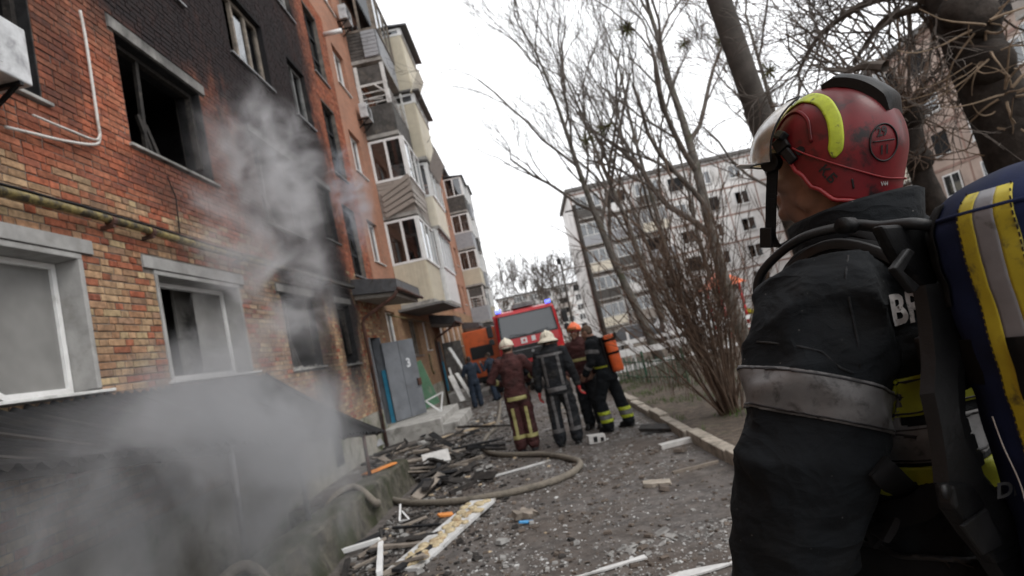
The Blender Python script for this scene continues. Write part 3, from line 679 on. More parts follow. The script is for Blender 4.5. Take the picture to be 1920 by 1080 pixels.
for (a, b, c, d, st) in OPEN:
    near = a < 17
    if st in ('white', 'old', 'sash', 'dark', 'stair'):
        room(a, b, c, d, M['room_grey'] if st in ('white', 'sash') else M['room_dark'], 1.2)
        w = 0.075; fm = {'white': 'white_pvc', 'old': 'wood_grey', 'sash': 'white_sooty', 'dark': 'white_pvc', 'stair': 'charred'}[st]
        mb = MB(); xf = WX - 0.12
        mull = {'white': (0.5,), 'old': (0.36, 0.68), 'sash': (0.5,), 'dark': (0.45,), 'stair': (0.5,)}[st]; tr = {'stair': (0.34, 0.67)}.get(st, ())
        rect_frame(mb, xf, a, b, c, d, w, 0.07, mull, tr)
        fr = mb.build('window', M[fm], bld)
        qs = [0] + list(mull) + [1]
        for i in range(len(qs) - 1):
            pa, pb = a + (b - a) * qs[i], a + (b - a) * qs[i+1]
            r = wr.random()
            if st in ('stair', 'old') and near and r < 0.5: continue
            pane_of(fr, xf - 0.04, pa, pb, c + w, d - w, 'pane' if st in ('white', 'sash') else 'pane_dark')
        if st in ('white', 'sash') and d - c < 1.6:    # pale curtain or roller blind inside
            i = wr.randrange(2); pa = a + (b - a) * (0.5 if i else 0.06); pb = pa + (b - a) * 0.44
            MB().box(xf - 0.2, xf - 0.17, pa, pb, c + wr.uniform(0.05, 0.5), d - 0.03).build('blind', M['room_pale'], bld)
        MB().box(WX - 0.1, WX + 0.05, a - 0.05, b + 0.05, c - 0.035, c - 0.003).build('sill', M['grey_metal'] if st != 'white' else M['white_sooty'], bld)
    elif st == 'burnt':
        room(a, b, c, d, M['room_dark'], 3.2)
        mb = MB(); mb.box(WX - .37, WX - .012, b - .014, b - .001, c + .001, d - .001); mb.box(WX - .37, WX - .012, a + .001, a + .014, c + .001, d - .001); mb.box(WX - .37, WX - .014, a + .014, b - .014, d - .014, d - .001); mb.build('charred_reveal', M['charred'], bld)
        mb = MB(); xf = WX - 0.13; w = 0.07     # charred remains of the frame
        mb.box(xf - 0.08, xf, a + .002, a + w, c, d); mb.box(xf - .08, xf, a + w, b - w, d - w, d - .002); mb.box(xf - .08, xf, b - w, b - .002, c + .25, d)
        yy = a + (b - a) * 0.3; mb.beam((xf - .05, yy, c + 0.02), (xf - .04, yy + 0.06, d - w), 0.05, 0.05); mb.beam((xf - .02, yy + .1, c + 0.01), (xf - .06, yy - .05, c + (d - c) * .42), 0.05, 0.04)
        if b - a > 1.2: mb.beam((xf - .03, yy + .28, c), (xf - .06, yy + .08, c + (d - c) * .36), 0.04, 0.05)
        mb.build('burnt_frame', M['charred_wood'], bld)
        if c > 4: 
            mb = MB(); mb.box(xf - 1.2, xf - 1.15, a + (b - a)*.55, b - .1, c - .3, c + (d - c) * 0.55); mb.build('burnt_wardrobe', M['wood_grey'], bld)
        mb = MB(); mb.box(WX - 0.1, WX + 0.045, a - 0.06, b + 0.08, c - 0.04, c - 0.002); mb.build('sill', M['concrete'], bld, bevel=.006)
        mb = MB()
        for q in range(14):
            s = wr.uniform(.02, .07); mb.obox((WX - wr.uniform(.0, .3), wr.uniform(a + .05, b - .05), c + s * .4), (s, s * 1.4, s * .8), rz3(wr.uniform(0, 3)))
        tag(mb.build('window_rubble', M['concrete'], bld), kind='stuff')
    elif st.startswith('ground'):
        room(a, b, c, d, M['room_pale'] if st == 'ground_pale' else M['room_grey'], 2.4)
        xf = WX - 0.06
        mb = MB(); mb.box(WX - .34, WX + 0.012, b - 0.06, b - .002, c + .02, d - .06); mb.box(WX - .34, WX + 0.010, a + .002, a + 0.06, c + .02, d - .06); mb.box(WX - .34, WX + 0.008, a + .002, b - .002, d - .06, d - .002)
        mb.build('reveal', M['concrete_clean'], bld, bevel=.008)
        mb = MB(); rect_frame(mb, WX - .22, a + .07, b - .068, c + .02, d - .065, 0.055, 0.06, () if st == 'ground_smoky' else (0.33,)); fr = mb.build('window', M['white_pvc'], bld)
        if st == 'ground_pale':
            pane_of(fr, WX - .25, a + .82, b - .1, c + .06, d - .1, 'dusty_pane'); mb = MB(); mb.box(WX - .62, WX - .58, b - .85, b - .1, c - .6, d + .1); mb.box(WX - .75, WX - .7, a - .3, b - 1.0, c - .6, d + .1); mb.build('light_catch_board', M['room_pale'], bld)  # pale boards added close behind the window to catch daylight
            MB().beam((WX - .34, b - 1.0, c + .08), (WX - .42, b - 1.32, d - .2), .07, .06).build('broken_sash', M['white_pvc'], bld)
            MB().beam((WX - .24, a + .55, c + .5), (WX - .22, b - .82, c + .04), .05, .05).build('broken_sash', M['white_pvc'], bld)
        else:
            pane_of(fr, WX - .25, a + 1.15, b - .1, c + .06, d - .1, 'dusty_pane'); MB().box(WX - .6, WX - .56, b - .75, b - .1, c - .6, d).build('light_catch_board', M['room_pale'], bld)  # added pale board brightens the view behind the pane
        MB().box(WX - 0.3, WX + 0.09, a - 0.06, b + 0.07, c - 0.032, c - 0.003).build('sill', M['white_sooty'], bld, bevel=.005)
    elif st == 'door':
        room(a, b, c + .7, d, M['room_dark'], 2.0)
        mb = MB(); mb.box(WX - .2, WX + .03, a + .002, a + .08, c, d); mb.box(WX - .2, WX + .03, b - .08, b - .002, c, d); mb.build('door_frame', M['steel_door'], bld); MB().box(WX - .08, WX + .034, b - .125, b - .082, c, d - .9).build('door_edge', M['blue_door'], bld)

# ---------------------------------------------------------- balconies
def glazing(mb, pb, p, q, z0, z1, n, w=0.08, t=0.07, skip=()):
    """frame with n lights between plan points p and q"""
    p, q = V((*p, 0)), V((*q, 0)); d = (q - p); L = d.length; d.normalize(); up = V((0, 0, 1)); nn = d.cross(up)
    m = Matrix((d, nn, up)).transposed()
    def bar(a, b, za, zb): mb.obox(p + d * ((a + b) / 2) + up * ((za + zb) / 2), (b - a, t, zb - za), m)
    bar(0, L, z0, z0 + w); bar(0, L, z1 - w, z1)
    for i in range(n + 1):
        c = L * i / n; a = min(max(c - w/2, 0), L - w); bar(a, a + w, z0 + w, z1 - w)
    for i in range(n):
        if i in skip: continue
        a, b = p + d * (L * i / n + w/2), p + d * (L * (i+1) / n - w/2)
        pb.append([a + up * (z0 + w), b + up * (z0 + w), b + up * (z1 - w), a + up * (z1 - w)])
def ribbed(mb, p, q, z0, z1, pitch=0.1, vertical=True, t=0.025):
    p, q = V((*p, 0)), V((*q, 0)); d = (q - p); L = d.length; d.normalize(); up = V((0, 0, 1)); nn = d.cross(up); m = Matrix((d, nn, up)).transposed()
    mb.obox(p + d * L/2 + up * ((z0+z1)/2), (L, t, z1 - z0), m)
    if vertical:
        n = max(1, int(L / pitch))
        for i in range(n): mb.obox(p + d * ((i + .5) * L / n) + up * ((z0+z1)/2), (L / n * .72, t + 0.03, z1 - z0 - .01), m)
    else:
        n = max(1, int((z1 - z0) / pitch))
        for i in range(n): mb.obox(p + d * L/2 + up * (z0 + (i + .5) * (z1 - z0) / n), (L - .01, t + 0.03, (z1 - z0) / n * .72), m)
def balcony(y0, y1, xo, z0, zs, z1, clad, frame='white_pvc', style='glazed', vertical=True, near_n=2, front_n=3, roof=None, skipn=(), skipf=(), clad_near=None, over=0.08):
    e = WX + 0.002
    b = MB().box(e, xo + .03, y0 - .03, y1 + .03, z0 - 0.13, z0).build('balcony', M['concrete'], bld)
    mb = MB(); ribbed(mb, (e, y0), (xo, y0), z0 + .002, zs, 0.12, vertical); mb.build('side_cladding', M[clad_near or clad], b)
    mb = MB(); ribbed(mb, (xo, y0), (xo, y1), z0 + .002, zs - .002, 0.12, vertical); mb.build('front_cladding', M[clad], b)
    mb = MB(); ribbed(mb, (xo, y1), (e, y1), z0 + .002, zs, 0.12, vertical); mb.build('side_cladding', M[clad], b)
    if style == 'glazed':
        mb, pb = MB(), []; glazing(mb, pb, (e, y0), (xo, y0), zs + .002, z1, near_n, skip=skipn); glazing(mb, pb, (xo + .04, y0 + .0), (xo + .04, y1), zs + .004, z1 - .002, front_n, skip=skipf); glazing(mb, pb, (xo, y1), (e, y1), zs + .002, z1, near_n)
        mb.build('glazing_frame', M[frame], b)
        for q in pb: m2 = MB(); m2.quad(*q); m2.build('pane', M['pane'], b, recalc=False)
    elif style == 'rail':
        mb = MB()
        for zz in (zs + .12, zs + .3, zs + .5): mb.beam((e, y0, zz), (xo, y0, zz), .03, .03); mb.beam((xo, y0, zz), (xo, y1, zz), .03, .03)
        for yy in (y0, (y0 + y1) / 2, y1): mb.beam((xo, yy, zs), (xo, yy, zs + .52), .035, .035)
        mb.build('railing', M['white_sooty'], b)
        for x in (e + .08, xo - .08): MB().box(x - .06, x + .06, y0 - .04, y0 + .06, zs, z1).build('post', M['white_sooty'], b)
        mb = MB(); mb.box(e, xo, y0 - .02, y0 + .03, z1 - .75, z1 - .68); mb.beam((e + .6, y0, z1 - .7), (xo - .1, y0, zs + .4), .05, .05); mb.beam((e + .3, y0 + .3, z1 - 1.1), (xo - .3, y0 + .2, z1 - 1.2), .04, .04)
        mb.build('bent_frame', M['white_sooty'], b); MB().box(xo - .06, xo + .02, y1 - .1, y1, zs, z1).build('post', M['white_sooty'], b)
        MB().box(e, xo - .15, y0 - .005, y0 + .015, z1 - .66, z1 - .04).build('blind', M['dark_panel'], b)
    if roof:
        mb = MB(); x1 = xo + over; mb.add([(e, y0 - .12, z1 + .2), (x1, y0 - .12, z1 + .02), (x1, y1 + .12, z1 + .02), (e, y1 + .12, z1 + .2), (e, y0 - .12, z1 + .28), (x1, y0 - .12, z1 + .09), (x1, y1 + .12, z1 + .09), (e, y1 + .12, z1 + .28)],
               [(0,3,2,1),(4,5,6,7),(0,1,5,4),(1,2,6,5),(2,3,7,6),(3,0,4,7)]); mb.build('balcony_roof', M[roof], b)
    return b
# first stack of balconies
balcony(19.9, 22.75, -3.02, 3.50, 4.86, 6.42, 'cream_siding', near_n=2, front_n=3)
b3 = balcony(19.9, 22.75, -2.98, 6.62, 7.80, 9.30, 'taupe_siding', vertical=False, near_n=2, front_n=3, skipf=(1,))
mb = MB()                                       # siding boards torn loose by the blast
for i in range(5):
    z = 6.72 + i * 0.17
    mb.beam((WX + .12, 19.82, z - .12 + i * .02), (-2.95, 19.74, z + .22 + .05 * i), 0.03, 0.15)
mb.build('loose_siding', M['taupe_siding'], b3)
for i in range(3): MB().beam((-2.93, 19.75, 6.9 + i*.2), (-2.8, 21.0 + .3 * i, 6.75 + .22*i), 0.02, 0.14).build('loose_siding', M['taupe_siding'], b3)
mb = MB()
for i in range(6): mb.sphere((-3.35 + wr.uniform(-.12, .12), 20.25, 7.95 + i * .075), (.22, .2, .06), 8, 5)
mb.build('folded_linen', M['white_scrap'], b3, smooth=True)
balcony(19.9, 22.75, -3.05, 9.52, 10.55, 12.05, 'dark_panel', style='rail', vertical=True)
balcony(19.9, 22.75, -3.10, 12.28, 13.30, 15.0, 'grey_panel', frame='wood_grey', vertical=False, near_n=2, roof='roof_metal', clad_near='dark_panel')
mb = MB(); ribbed(mb, (-3.62, 19.84), (-3.12, 19.84), 12.30, 13.28, .13, False); mb.build('blind', M['grey_panel'], bld)
# second stack, deeper boxes
balcony(22.95, 26.2, -2.85, 3.6, 4.9, 6.5, 'white_pvc', near_n=2, front_n=4)
balcony(22.95, 26.2, -2.7, 6.6, 7.8, 9.2, 'cream_pale', near_n=2, front_n=4, roof='roof_slate', skipf=(0, 2))
balcony(22.95, 26.2, -2.62, 9.45, 11.7, 12.1, 'cream_siding', near_n=1, front_n=4, roof='roof_slate', over=0.3)
b5 = balcony(22.95, 26.2, -2.62, 12.3, 14.6, 14.9, 'cream_siding', near_n=1, front_n=4, roof='roof_metal', over=0.35)
mb = MB(); mb.obox((-2.42, 23.4, 12.5), (0.03, 1.3, 1.0), Matrix.Rotation(0.5, 3, 'Y')); mb.build('loose_siding', M['cream_pale'], b5)
mb = MB(); mb.obox((-2.42, 24.5, 9.4), (0.03, 2.6, 0.9), Matrix.Rotation(0.45, 3, 'Y')); mb.build('loose_siding', M['taupe_siding'], b5)
for i in range(3): MB().beam((-2.7, 23.2 + i*1.2, 11.6 - i*1.2), (-2.1, 23.0 + i*1.2, 12.1 - i*1.2), .02, .02).build('antenna', M['grey_metal'], b5)
# far stacks
FAR = [('grey_panel', 'rail', True, None), ('cream_siding', 'glazed', True, None), ('grey_panel', 'glazed', True, None), ('dark_panel', 'glazed', False, 'roof_metal')]
for k, (cl, stl, vt, rf) in enumerate(FAR):
    z = SILL[k + 1] - 1.3
    balcony(44.2, 47.0, -2.85, z, z + 1.15, z + 2.6, cl, style=stl, vertical=vt, near_n=2, roof=rf, over=.25)
    balcony(47.4, 50.4, -2.7, z, z + 1.15, z + 2.6, FAR[(k + 1) % 4][0], vertical=True, near_n=2, roof='roof_slate' if k == 3 else None, over=.25)
balcony(44.2, 50.2, -2.75, 0.5, 1.5, 3.0, 'grey_panel', near_n=2, roof='roof_slate', over=.4)

# ---------------------------------------------------------- porches
def porch(y0, y1, xo, zw, zo, slab, name='porch'):
    p = MB().box(WX + .04, xo + .35, y0 + .2, y1 + .6, slab - 0.6, slab).build(name, M['concrete'], bld, bevel=.015)
    MB().box(WX + .04, xo + .75, y0 + .35, y1 + .3, slab - 0.9, slab - 0.17).build('porch_step', M['concrete'], p, bevel=.015)
    c = MB(); c.add([(WX, y0, zw - .38), (xo, y0, zo - .30), (xo, y1, zo - .30), (WX, y1, zw - .38), (WX, y0, zw), (xo, y0, zo), (xo, y1, zo), (WX, y1, zw)], [(0,3,2,1),(4,5,6,7),(0,1,5,4),(1,2,6,5),(2,3,7,6),(3,0,4,7)])
    c = c.build('porch_canopy', M['roof_metal'], bld)
    MB().add([(WX, y0 + .12, zw - .46), (xo - .1, y0 + .12, zo - .40), (xo - .1, y1 - .1, zo - .40), (WX, y1 - .1, zw - .46)], [(0, 1, 2, 3)])
    mb = MB(); mb.add([(WX, y0 + .1, zw - .5), (xo - .08, y0 + .1, zo - .4), (xo - .08, y1 - .1, zo - .4), (WX, y1 - .1, zw - .5), (WX, y0 + .1, zw - .385), (xo - .08, y0 + .1, zo - .305), (xo - .08, y1 - .1, zo - .305), (WX, y1 - .1, zw - .385)], [(0,3,2,1),(4,5,6,7),(0,1,5,4),(1,2,6,5),(2,3,7,6),(3,0,4,7)])
    mb.build('soffit', M['soffit'], c)
    mb = MB()
    for i in range(int((y1 - y0) / .2)): yy = y0 + .1 + i * .2; mb.beam((WX, yy, zw + .012), (xo, yy, zo + .012), .03, .03)
    mb.build('roof_rib', M['roof_metal'], c)
    mb = MB(); mb.tube([(xo + .04, y0 - .1, zo - .26), (xo + .04, y1, zo - .28)], .05, 8); mb.build('gutter', M['rust_pipe'], c, smooth=True)
    mb = MB(); mb.tube([(xo + .02, y0 - .05, zo - .26), (xo - .12, y0 - .03, zo - .42), (WX + .16, y0 + .05, zw - 1.0), (WX + .09, y0 + .08, zw - 1.12), (WX + .09, y0 + .1, gz(y0) - .1)], .045, 8); mb.build('downpipe', M['rust_pipe'], c, smooth=True)
porch(14.5, 17.5, -3.02, 3.86, 3.64, 0.05)
porch(25.0, 27.6, -3.1, 3.35, 3.1, -0.1)
porch(36.5, 39.8, -3.1, 3.3, 3.1, -0.1)
MB().box(WX + .002, -2.62, 19.3, 22.9, 3.24, 3.32).build('lower_canopy', M['roof_slate'], bld)
def leaf_door(name, hinge, end, z0, z1, m, number=None):
    h, e = V((*hinge, 0)), V((*end, 0)); d = (e - h); L = d.length; d.normalize(); up = V((0, 0, 1)); n = d.cross(up); mm = Matrix((d, n, up)).transposed()
    b = MB()
    for i in range(2): b.obox(h + d * (L * (i + .5) / 2) + up * ((z0+z1)/2), (L/2 - .012, .05, z1 - z0), mm)
    o = b.build(name, M[m], bld, bevel=.004)
    MB().obox(h + d * L * .93 + n * .05 + up * (z0 + (z1 - z0) * .42), (.12, .06, .2), mm).build('lock_box', M['rust_pipe'], o)
    if number:
        t = obj('door_number', text_mesh(number, .34), o); t.data.materials.append(M['paper']); t.matrix_local = Matrix.Translation(h + d * L * .64 + n * .031 + up * (z0 + (z1 - z0) * .64)) @ Matrix((d, up, n)).transposed().to_4x4()
    return o
leaf_door('entrance_door', (-4.10, 16.05), (-3.42, 16.95), 0.08, 2.22, 'steel_door', '3')
leaf_door('entrance_door', (-4.05, 26.4), (-3.3, 27.1), -0.05, 2.1, 'dark_panel')
MB().box(WX + .004, WX + .012, 14.72, 14.98, 1.0, 1.55).build('notice', M['paper'], bld)
# ------------------------------------------------------------------ things fixed to the facade
mb = MB(); pts = [(WX + .11, y, 3.63 + .012 * math.sin(y * 1.3)) for y in frange(2.2, 14.3, 40)]
gp = tag(mb.tube(pts, 0.044, 10).build('gas_pipe', M['yellow_pipe'], smooth=True), 'rusty yellow gas pipe running along the brick facade', 'pipe')
mb = MB(); mb.tube([(p[0] + .01, p[1], p[2] + .055 + .01 * noise.noise(V((p[1] * 3, 0, 0)))) for p in pts], 0.017, 6); mb.build('cable', M['black_plastic'], gp, smooth=True)
for y in (4.3, 5.95, 6.6, 8.7, 10.6, 12.6):
    mb = MB(); mb.box(WX - .02, WX + .14, y - .02, y + .02, 3.555, 3.592); mb.tube([(WX + .11, y - .03, 3.63), (WX + .11, y + .03, 3.63)], .056, 10); mb.build('pipe_bracket', M['rust_pipe'], gp)
mb = MB(); mb.tube([(WX + .16, 17.0, 3.05), (WX + .16, 18.6, 3.02), (WX + .16, 24.0, 2.95)], .03, 8)
tag(mb.build('gas_pipe', M['yellow_pipe'], smooth=True), 'thin yellow gas pipe under the lower balcony canopy', 'pipe')
mb = MB(); mb.tube([(WX + .12, 22.6, 1.75), (WX + .12, 22.6, 1.1), (WX + .14, 22.75, 0.95), (WX + .14, 22.9, 1.02)], .035, 8)
tag(mb.build('gas_riser', M['yellow_pipe'], smooth=True), 'short yellow gas riser on the wall past the green board', 'pipe')
# drain hose of the air conditioner
mb = MB()
mb.tube(bez([at_x(150, 20, WX + .05), at_x(160, 70, WX + .05), at_x(172, 150, WX + .05), at_x(183, 225, WX + .05), at_x(187, 258, WX + .05), at_x(176, 271, WX + .05), at_x(120, 264, WX + .05), at_x(60, 250, WX + .05), at_x(10, 238, WX + .05)], 8), .016, 8)
mb.tube(bez([at_x(188, 250, WX + .05), at_x(178, 262, WX + .06), at_x(130, 244, WX + .05), at_x(62, 216, WX + .06)], 8), .012, 8)
tag(mb.build('drain_hose', M['white_pipe'], smooth=True), 'thin white pipe bent in a corner on the brick wall', 'pipe')
mb = MB(); mb.tube([at_x(313, 330, WX + .02), at_x(330, 370, WX + .02), at_x(338, 447, WX + .02)], .008, 6)
tag(mb.build('wall_cable', M['black_plastic']), 'thin black cable hanging below the big burnt window', 'cable')
def aircon(name, label, c, w, d, h, group=None):
    """box unit: long side along y, fan grille to +x, open bracket below"""
    t = thing(name, label, 'air conditioner', c, 0, group)
    MB().box(-d/2, d/2, -w/2, w/2, 0, h).build('casing', M['ac_body'], t, bevel=.015)
    mb = MB(); mb.tube([(d/2 + .004, -.12 + .01 * 0, h/2), (d/2 + .02, -.12, h/2)], h * .38, 24)
    mb.build('fan_recess', M['black_plastic'], t)
    mb = MB()
    for i in range(7): mb.box(d/2 + .021, d/2 + .028, -.12 - h * .4, -.12 + h * .4, h * (.13 + .12 * i), h * (.13 + .12 * i) + .012)
    mb.build('grille', M['ac_body'], t)
    mb = MB()
    for i in range(5): mb.box(-d*.3, d*.42, w/2 + .001, w/2 + .005, h*(.18 + .15*i), h*(.18 + .15*i) + .008)
    mb.build('side_louvre', M['grey_metal'], t)
    for s in (-.35, .35): mb = MB(); mb.beam((-d/2 - .12, s * w, -.02), (d/2, s * w, -.02), .035, .035); mb.beam((-d/2 - .12, s * w, -.3), (d/2 - .05, s * w, -.03), .03, .03); mb.build('bracket', M['black_plastic'], t)
    return t
aircon('air_conditioner', 'soot stained air conditioner box high on the wall at the picture edge', (WX + .30, 4.35, 4.50), .80, .30, .52)
aircon('air_conditioner', 'small white air conditioner beside the balcony with bare railing', (WX + .26, 19.35, 9.85), .7, .26, .5)
aircon('air_conditioner', 'white air conditioner beside the topmost balcony', (WX + .26, 19.2, 13.3), .7, .26, .5)
aircon('air_conditioner', 'distant air conditioner on the facade beyond the balconies', (WX + .26, 33.5, 4.3), .7, .26, .5)
mb = MB(); mb.tube([at_x(607, 65, WX), at_x(607, 65, WX) + V((.55, 0, 0))], .07, 10)
tag(mb.build('vent_pipe', M['white_pvc'], smooth=True), 'short white vent pipe sticking out of the upper brick wall', 'vent pipe')

# ------------------------------------------------------------------ burnt corrugated canopy over the basement stairs
can = thing('stair_canopy', 'burnt corrugated canopy sagging over the basement stairs', 'canopy')
def roof_pt(s, y):                               # s 0 at the wall .. 1 at the eave
    t = (y - 4.0) / 5.0
    ze = 1.22 - 0.135 * (y - 4.4); zw = 1.835 + .01 * t; xe = -2.50 + 0.01 * t
    return V((WX + .03 + (xe - WX - .03) * s, y, zw + (ze - zw) * s - .05 * math.sin(math.pi * s)))
ys = frange(1.0, 9.0, 320); ss = frange(0, 1, 10); mb = MB(); n = len(ss)
for lay in (0, .006):
    for y in ys:
        w = .022 * math.sin(y * 2 * math.pi / .13) + .02 * noise.noise(V((y * 1.5, 0, 0)))
        for s in ss: p = roof_pt(s + .012 * noise.noise(V((y*9, s, 2))), y); mb.v.append(p + V((0, 0, w + lay + .03 * noise.noise(V((y * 1.2, s * 2, 7))))))
for j in range(len(ys) - 1):
    for i in range(n - 1): mb.face([j*n + i, j*n + i + 1, (j+1)*n + i + 1, (j+1)*n + i])
mb.build('roof_sheet', M['tin_burnt'], can, smooth=True, recalc=False)
for (px, py, py2, xx) in ((697, 893, 820, 8.15), (582, 976, 830, 6.0), (467, 1050, 838, 4.75)):
    y = xx; e = roof_pt(.96, y); mb = MB(); mb.tube([(e.x - .02, y, .25 - 0.028 * (y - 4.5) - .03), (e.x, y, e.z)], .026, 8); mb.build('post', M['grey_metal'] if y < 7 else M['rust_pipe'], can, smooth=True)
mb = MB(); mb.beam(roof_pt(.95, 1.1) - V((0, 0, .05)), roof_pt(.95, 8.95) - V((0, 0, .05)), .05, .05); mb.build('eave_beam', M['charred_wood'], can)
for y in frange(3.2, 8.8, 8):
    mb = MB(); mb.beam(roof_pt(0, y) - V((0, 0, .05)), roof_pt(.97, y) - V((0, 0, .05)), .05, .06); mb.build('rafter', M['charred_wood'], can)
# ------------------------------------------------------------------ people: shared tools
def fuse(mb, voxel, smooth=4, disp=None):
    """one continuous surface grown from overlapping closed shapes"""
    o = bpy.data.objects.new('tmp', mb.mesh('tmp')); col.objects.link(o)
    r = o.modifiers.new('r', 'REMESH'); r.mode = 'VOXEL'; r.voxel_size = voxel
    if smooth: s = o.modifiers.new('s', 'SMOOTH'); s.factor = 0.5; s.iterations = smooth
    me = bpy.data.meshes.new_from_object(o.evaluated_get(bpy.context.evaluated_depsgraph_get()))
    bpy.data.objects.remove(o)
    if disp:
        nrm = [v.normal.copy() for v in me.vertices]
        for v, n in zip(me.vertices, nrm): v.co = v.co + n * disp(v.co)
    me.polygons.foreach_set('use_smooth', [True] * len(me.polygons))
    return me
def mesh_obj(name, me, m, parent=None):
    me.materials.clear(); me.materials.append(m); me.name = name
    return obj(name, me, parent)
def ering(c, a, b, side, fwd, n=20, p=2.3):
    c, side, fwd = V(c), V(side), V(fwd); out = []
    for i in range(n):
        q = 2 * math.pi * i / n; x, y = math.cos(q), math.sin(q)
        out.append(c + side * (a * math.copysign(abs(x) ** (2 / p), x)) + fwd * (b * math.copysign(abs(y) ** (2 / p), y)))
    return out
def limb(mb, pts, rad, n=14):
    pts = [V(p) for p in pts]
    mb.tube(pts, rad, n)
    for p, r in zip(pts, rad): mb.sphere(p, r * .98, n, 8)
def band_of(me, p0, n0, p1, n1, keep=None, off=0.003, extra=()):
    """strip of a garment between two planes, lifted off it"""
    bm = bmesh.new(); bm.from_mesh(me)
    for p, n in [(p0, n0), (p1, [-x for x in n1])] + list(extra):
        bmesh.ops.bisect_plane(bm, geom=bm.verts[:] + bm.edges[:] + bm.faces[:], plane_co=V(p), plane_no=V(n), clear_inner=True)
    if keep:
        bad = [f for f in bm.faces if not keep(f.calc_center_median())]
        bmesh.ops.delete(bm, geom=bad, context='FACES')
    for v in bm.verts: v.co += v.normal * off
    m2 = bpy.data.meshes.new('band'); bm.to_mesh(m2); bm.free()
    m2.polygons.foreach_set('use_smooth', [True] * len(m2.polygons))
    return m2
def band(name, me, m, parent, z0, z1, keep=None, off=.004, tilt=(0, 0, 1), extra=()):
    b = band_of(me, z0 if hasattr(z0, '__len__') else (0, 0, z0), tilt, z1 if hasattr(z1, '__len__') else (0, 0, z1), tilt, keep, off, extra)
    o = mesh_obj(name, b, m, parent); s = o.modifiers.new('solid', 'SOLIDIFY'); s.thickness = off * .9; s.offset = -1
    return o
def head_shapes(mb, c, rot, k=1.0):
    """skull, jaw, brow, nose, lips and ears; looks along +y of rot"""
    c = V(c); P = lambda x, y, z: c + rot @ V((x * k, y * k, z * k))
    S = lambda x, y, z, rx, ry, rz: mb.sphere(P(x, y, z), (rx * k, ry * k, rz * k), 14, 10, rot)
    S(0, -.012, .035, .076, .097, .088); S(0, .02, -.01, .068, .078, .09); S(0, .038, -.068, .047, .05, .042); S(0, .076, -.088, .022, .02, .02)
    S(0, .078, .028, .05, .02, .014); S(0, .092, -.005, .011, .014, .026); S(0, .104, -.022, .016, .015, .012); S(0, .088, -.052, .024, .012, .009); S(0, .086, -.064, .021, .012, .008)
    for s in (-1, 1):
        S(s * .045, .06, -.022, .024, .026, .022); S(s * .074, -.008, -.008, .009, .022, .034); S(s * .078, -.012, .012, .010, .018, .016); S(s * .056, .0, -.055, .018, .035, .03)
def hand_shapes(mb, w, d, side, k=1.0, curl=.5):
    """palm, four unequal bent fingers and a thumb; d points from the wrist to the fingertips, side to the thumb"""
    w, d, side = V(w), V(d).normalized(), V(side); side = (side - d * side.dot(d)).normalized(); n = d.cross(side)
    m = Matrix((side, d, n)).transposed(); mb.sphere(w + d * .045 * k, (.040 * k, .05 * k, .017 * k), 12, 8, m)
    for i, (o, L) in enumerate(((.030, .072), (.010, .080), (-.010, .075), (-.030, .058))):
        a = w + d * .085 * k + side * o * k; q = a + (d * math.cos(curl * .6) + n * math.sin(curl * .6)) * L * .5 * k; e = q + (d * math.cos(curl * 1.6) + n * math.sin(curl * 1.6)) * L * .5 * k
        limb(mb, [w + d * .05 * k + side * o * .8 * k, a, q, e], [.010 * k, .0095 * k, .0088 * k, .0075 * k], 8)
    t0 = w + d * .02 * k + side * .025 * k; t1 = t0 + (side * .8 + d * .5) * .035 * k; t2 = t1 + (d * .9 + n * .25) * .032 * k
    limb(mb, [t0, t1, t2], [.014 * k, .011 * k, .009 * k], 8)
def lerp(a, b, t): return V(a) * (1 - t) + V(b) * t

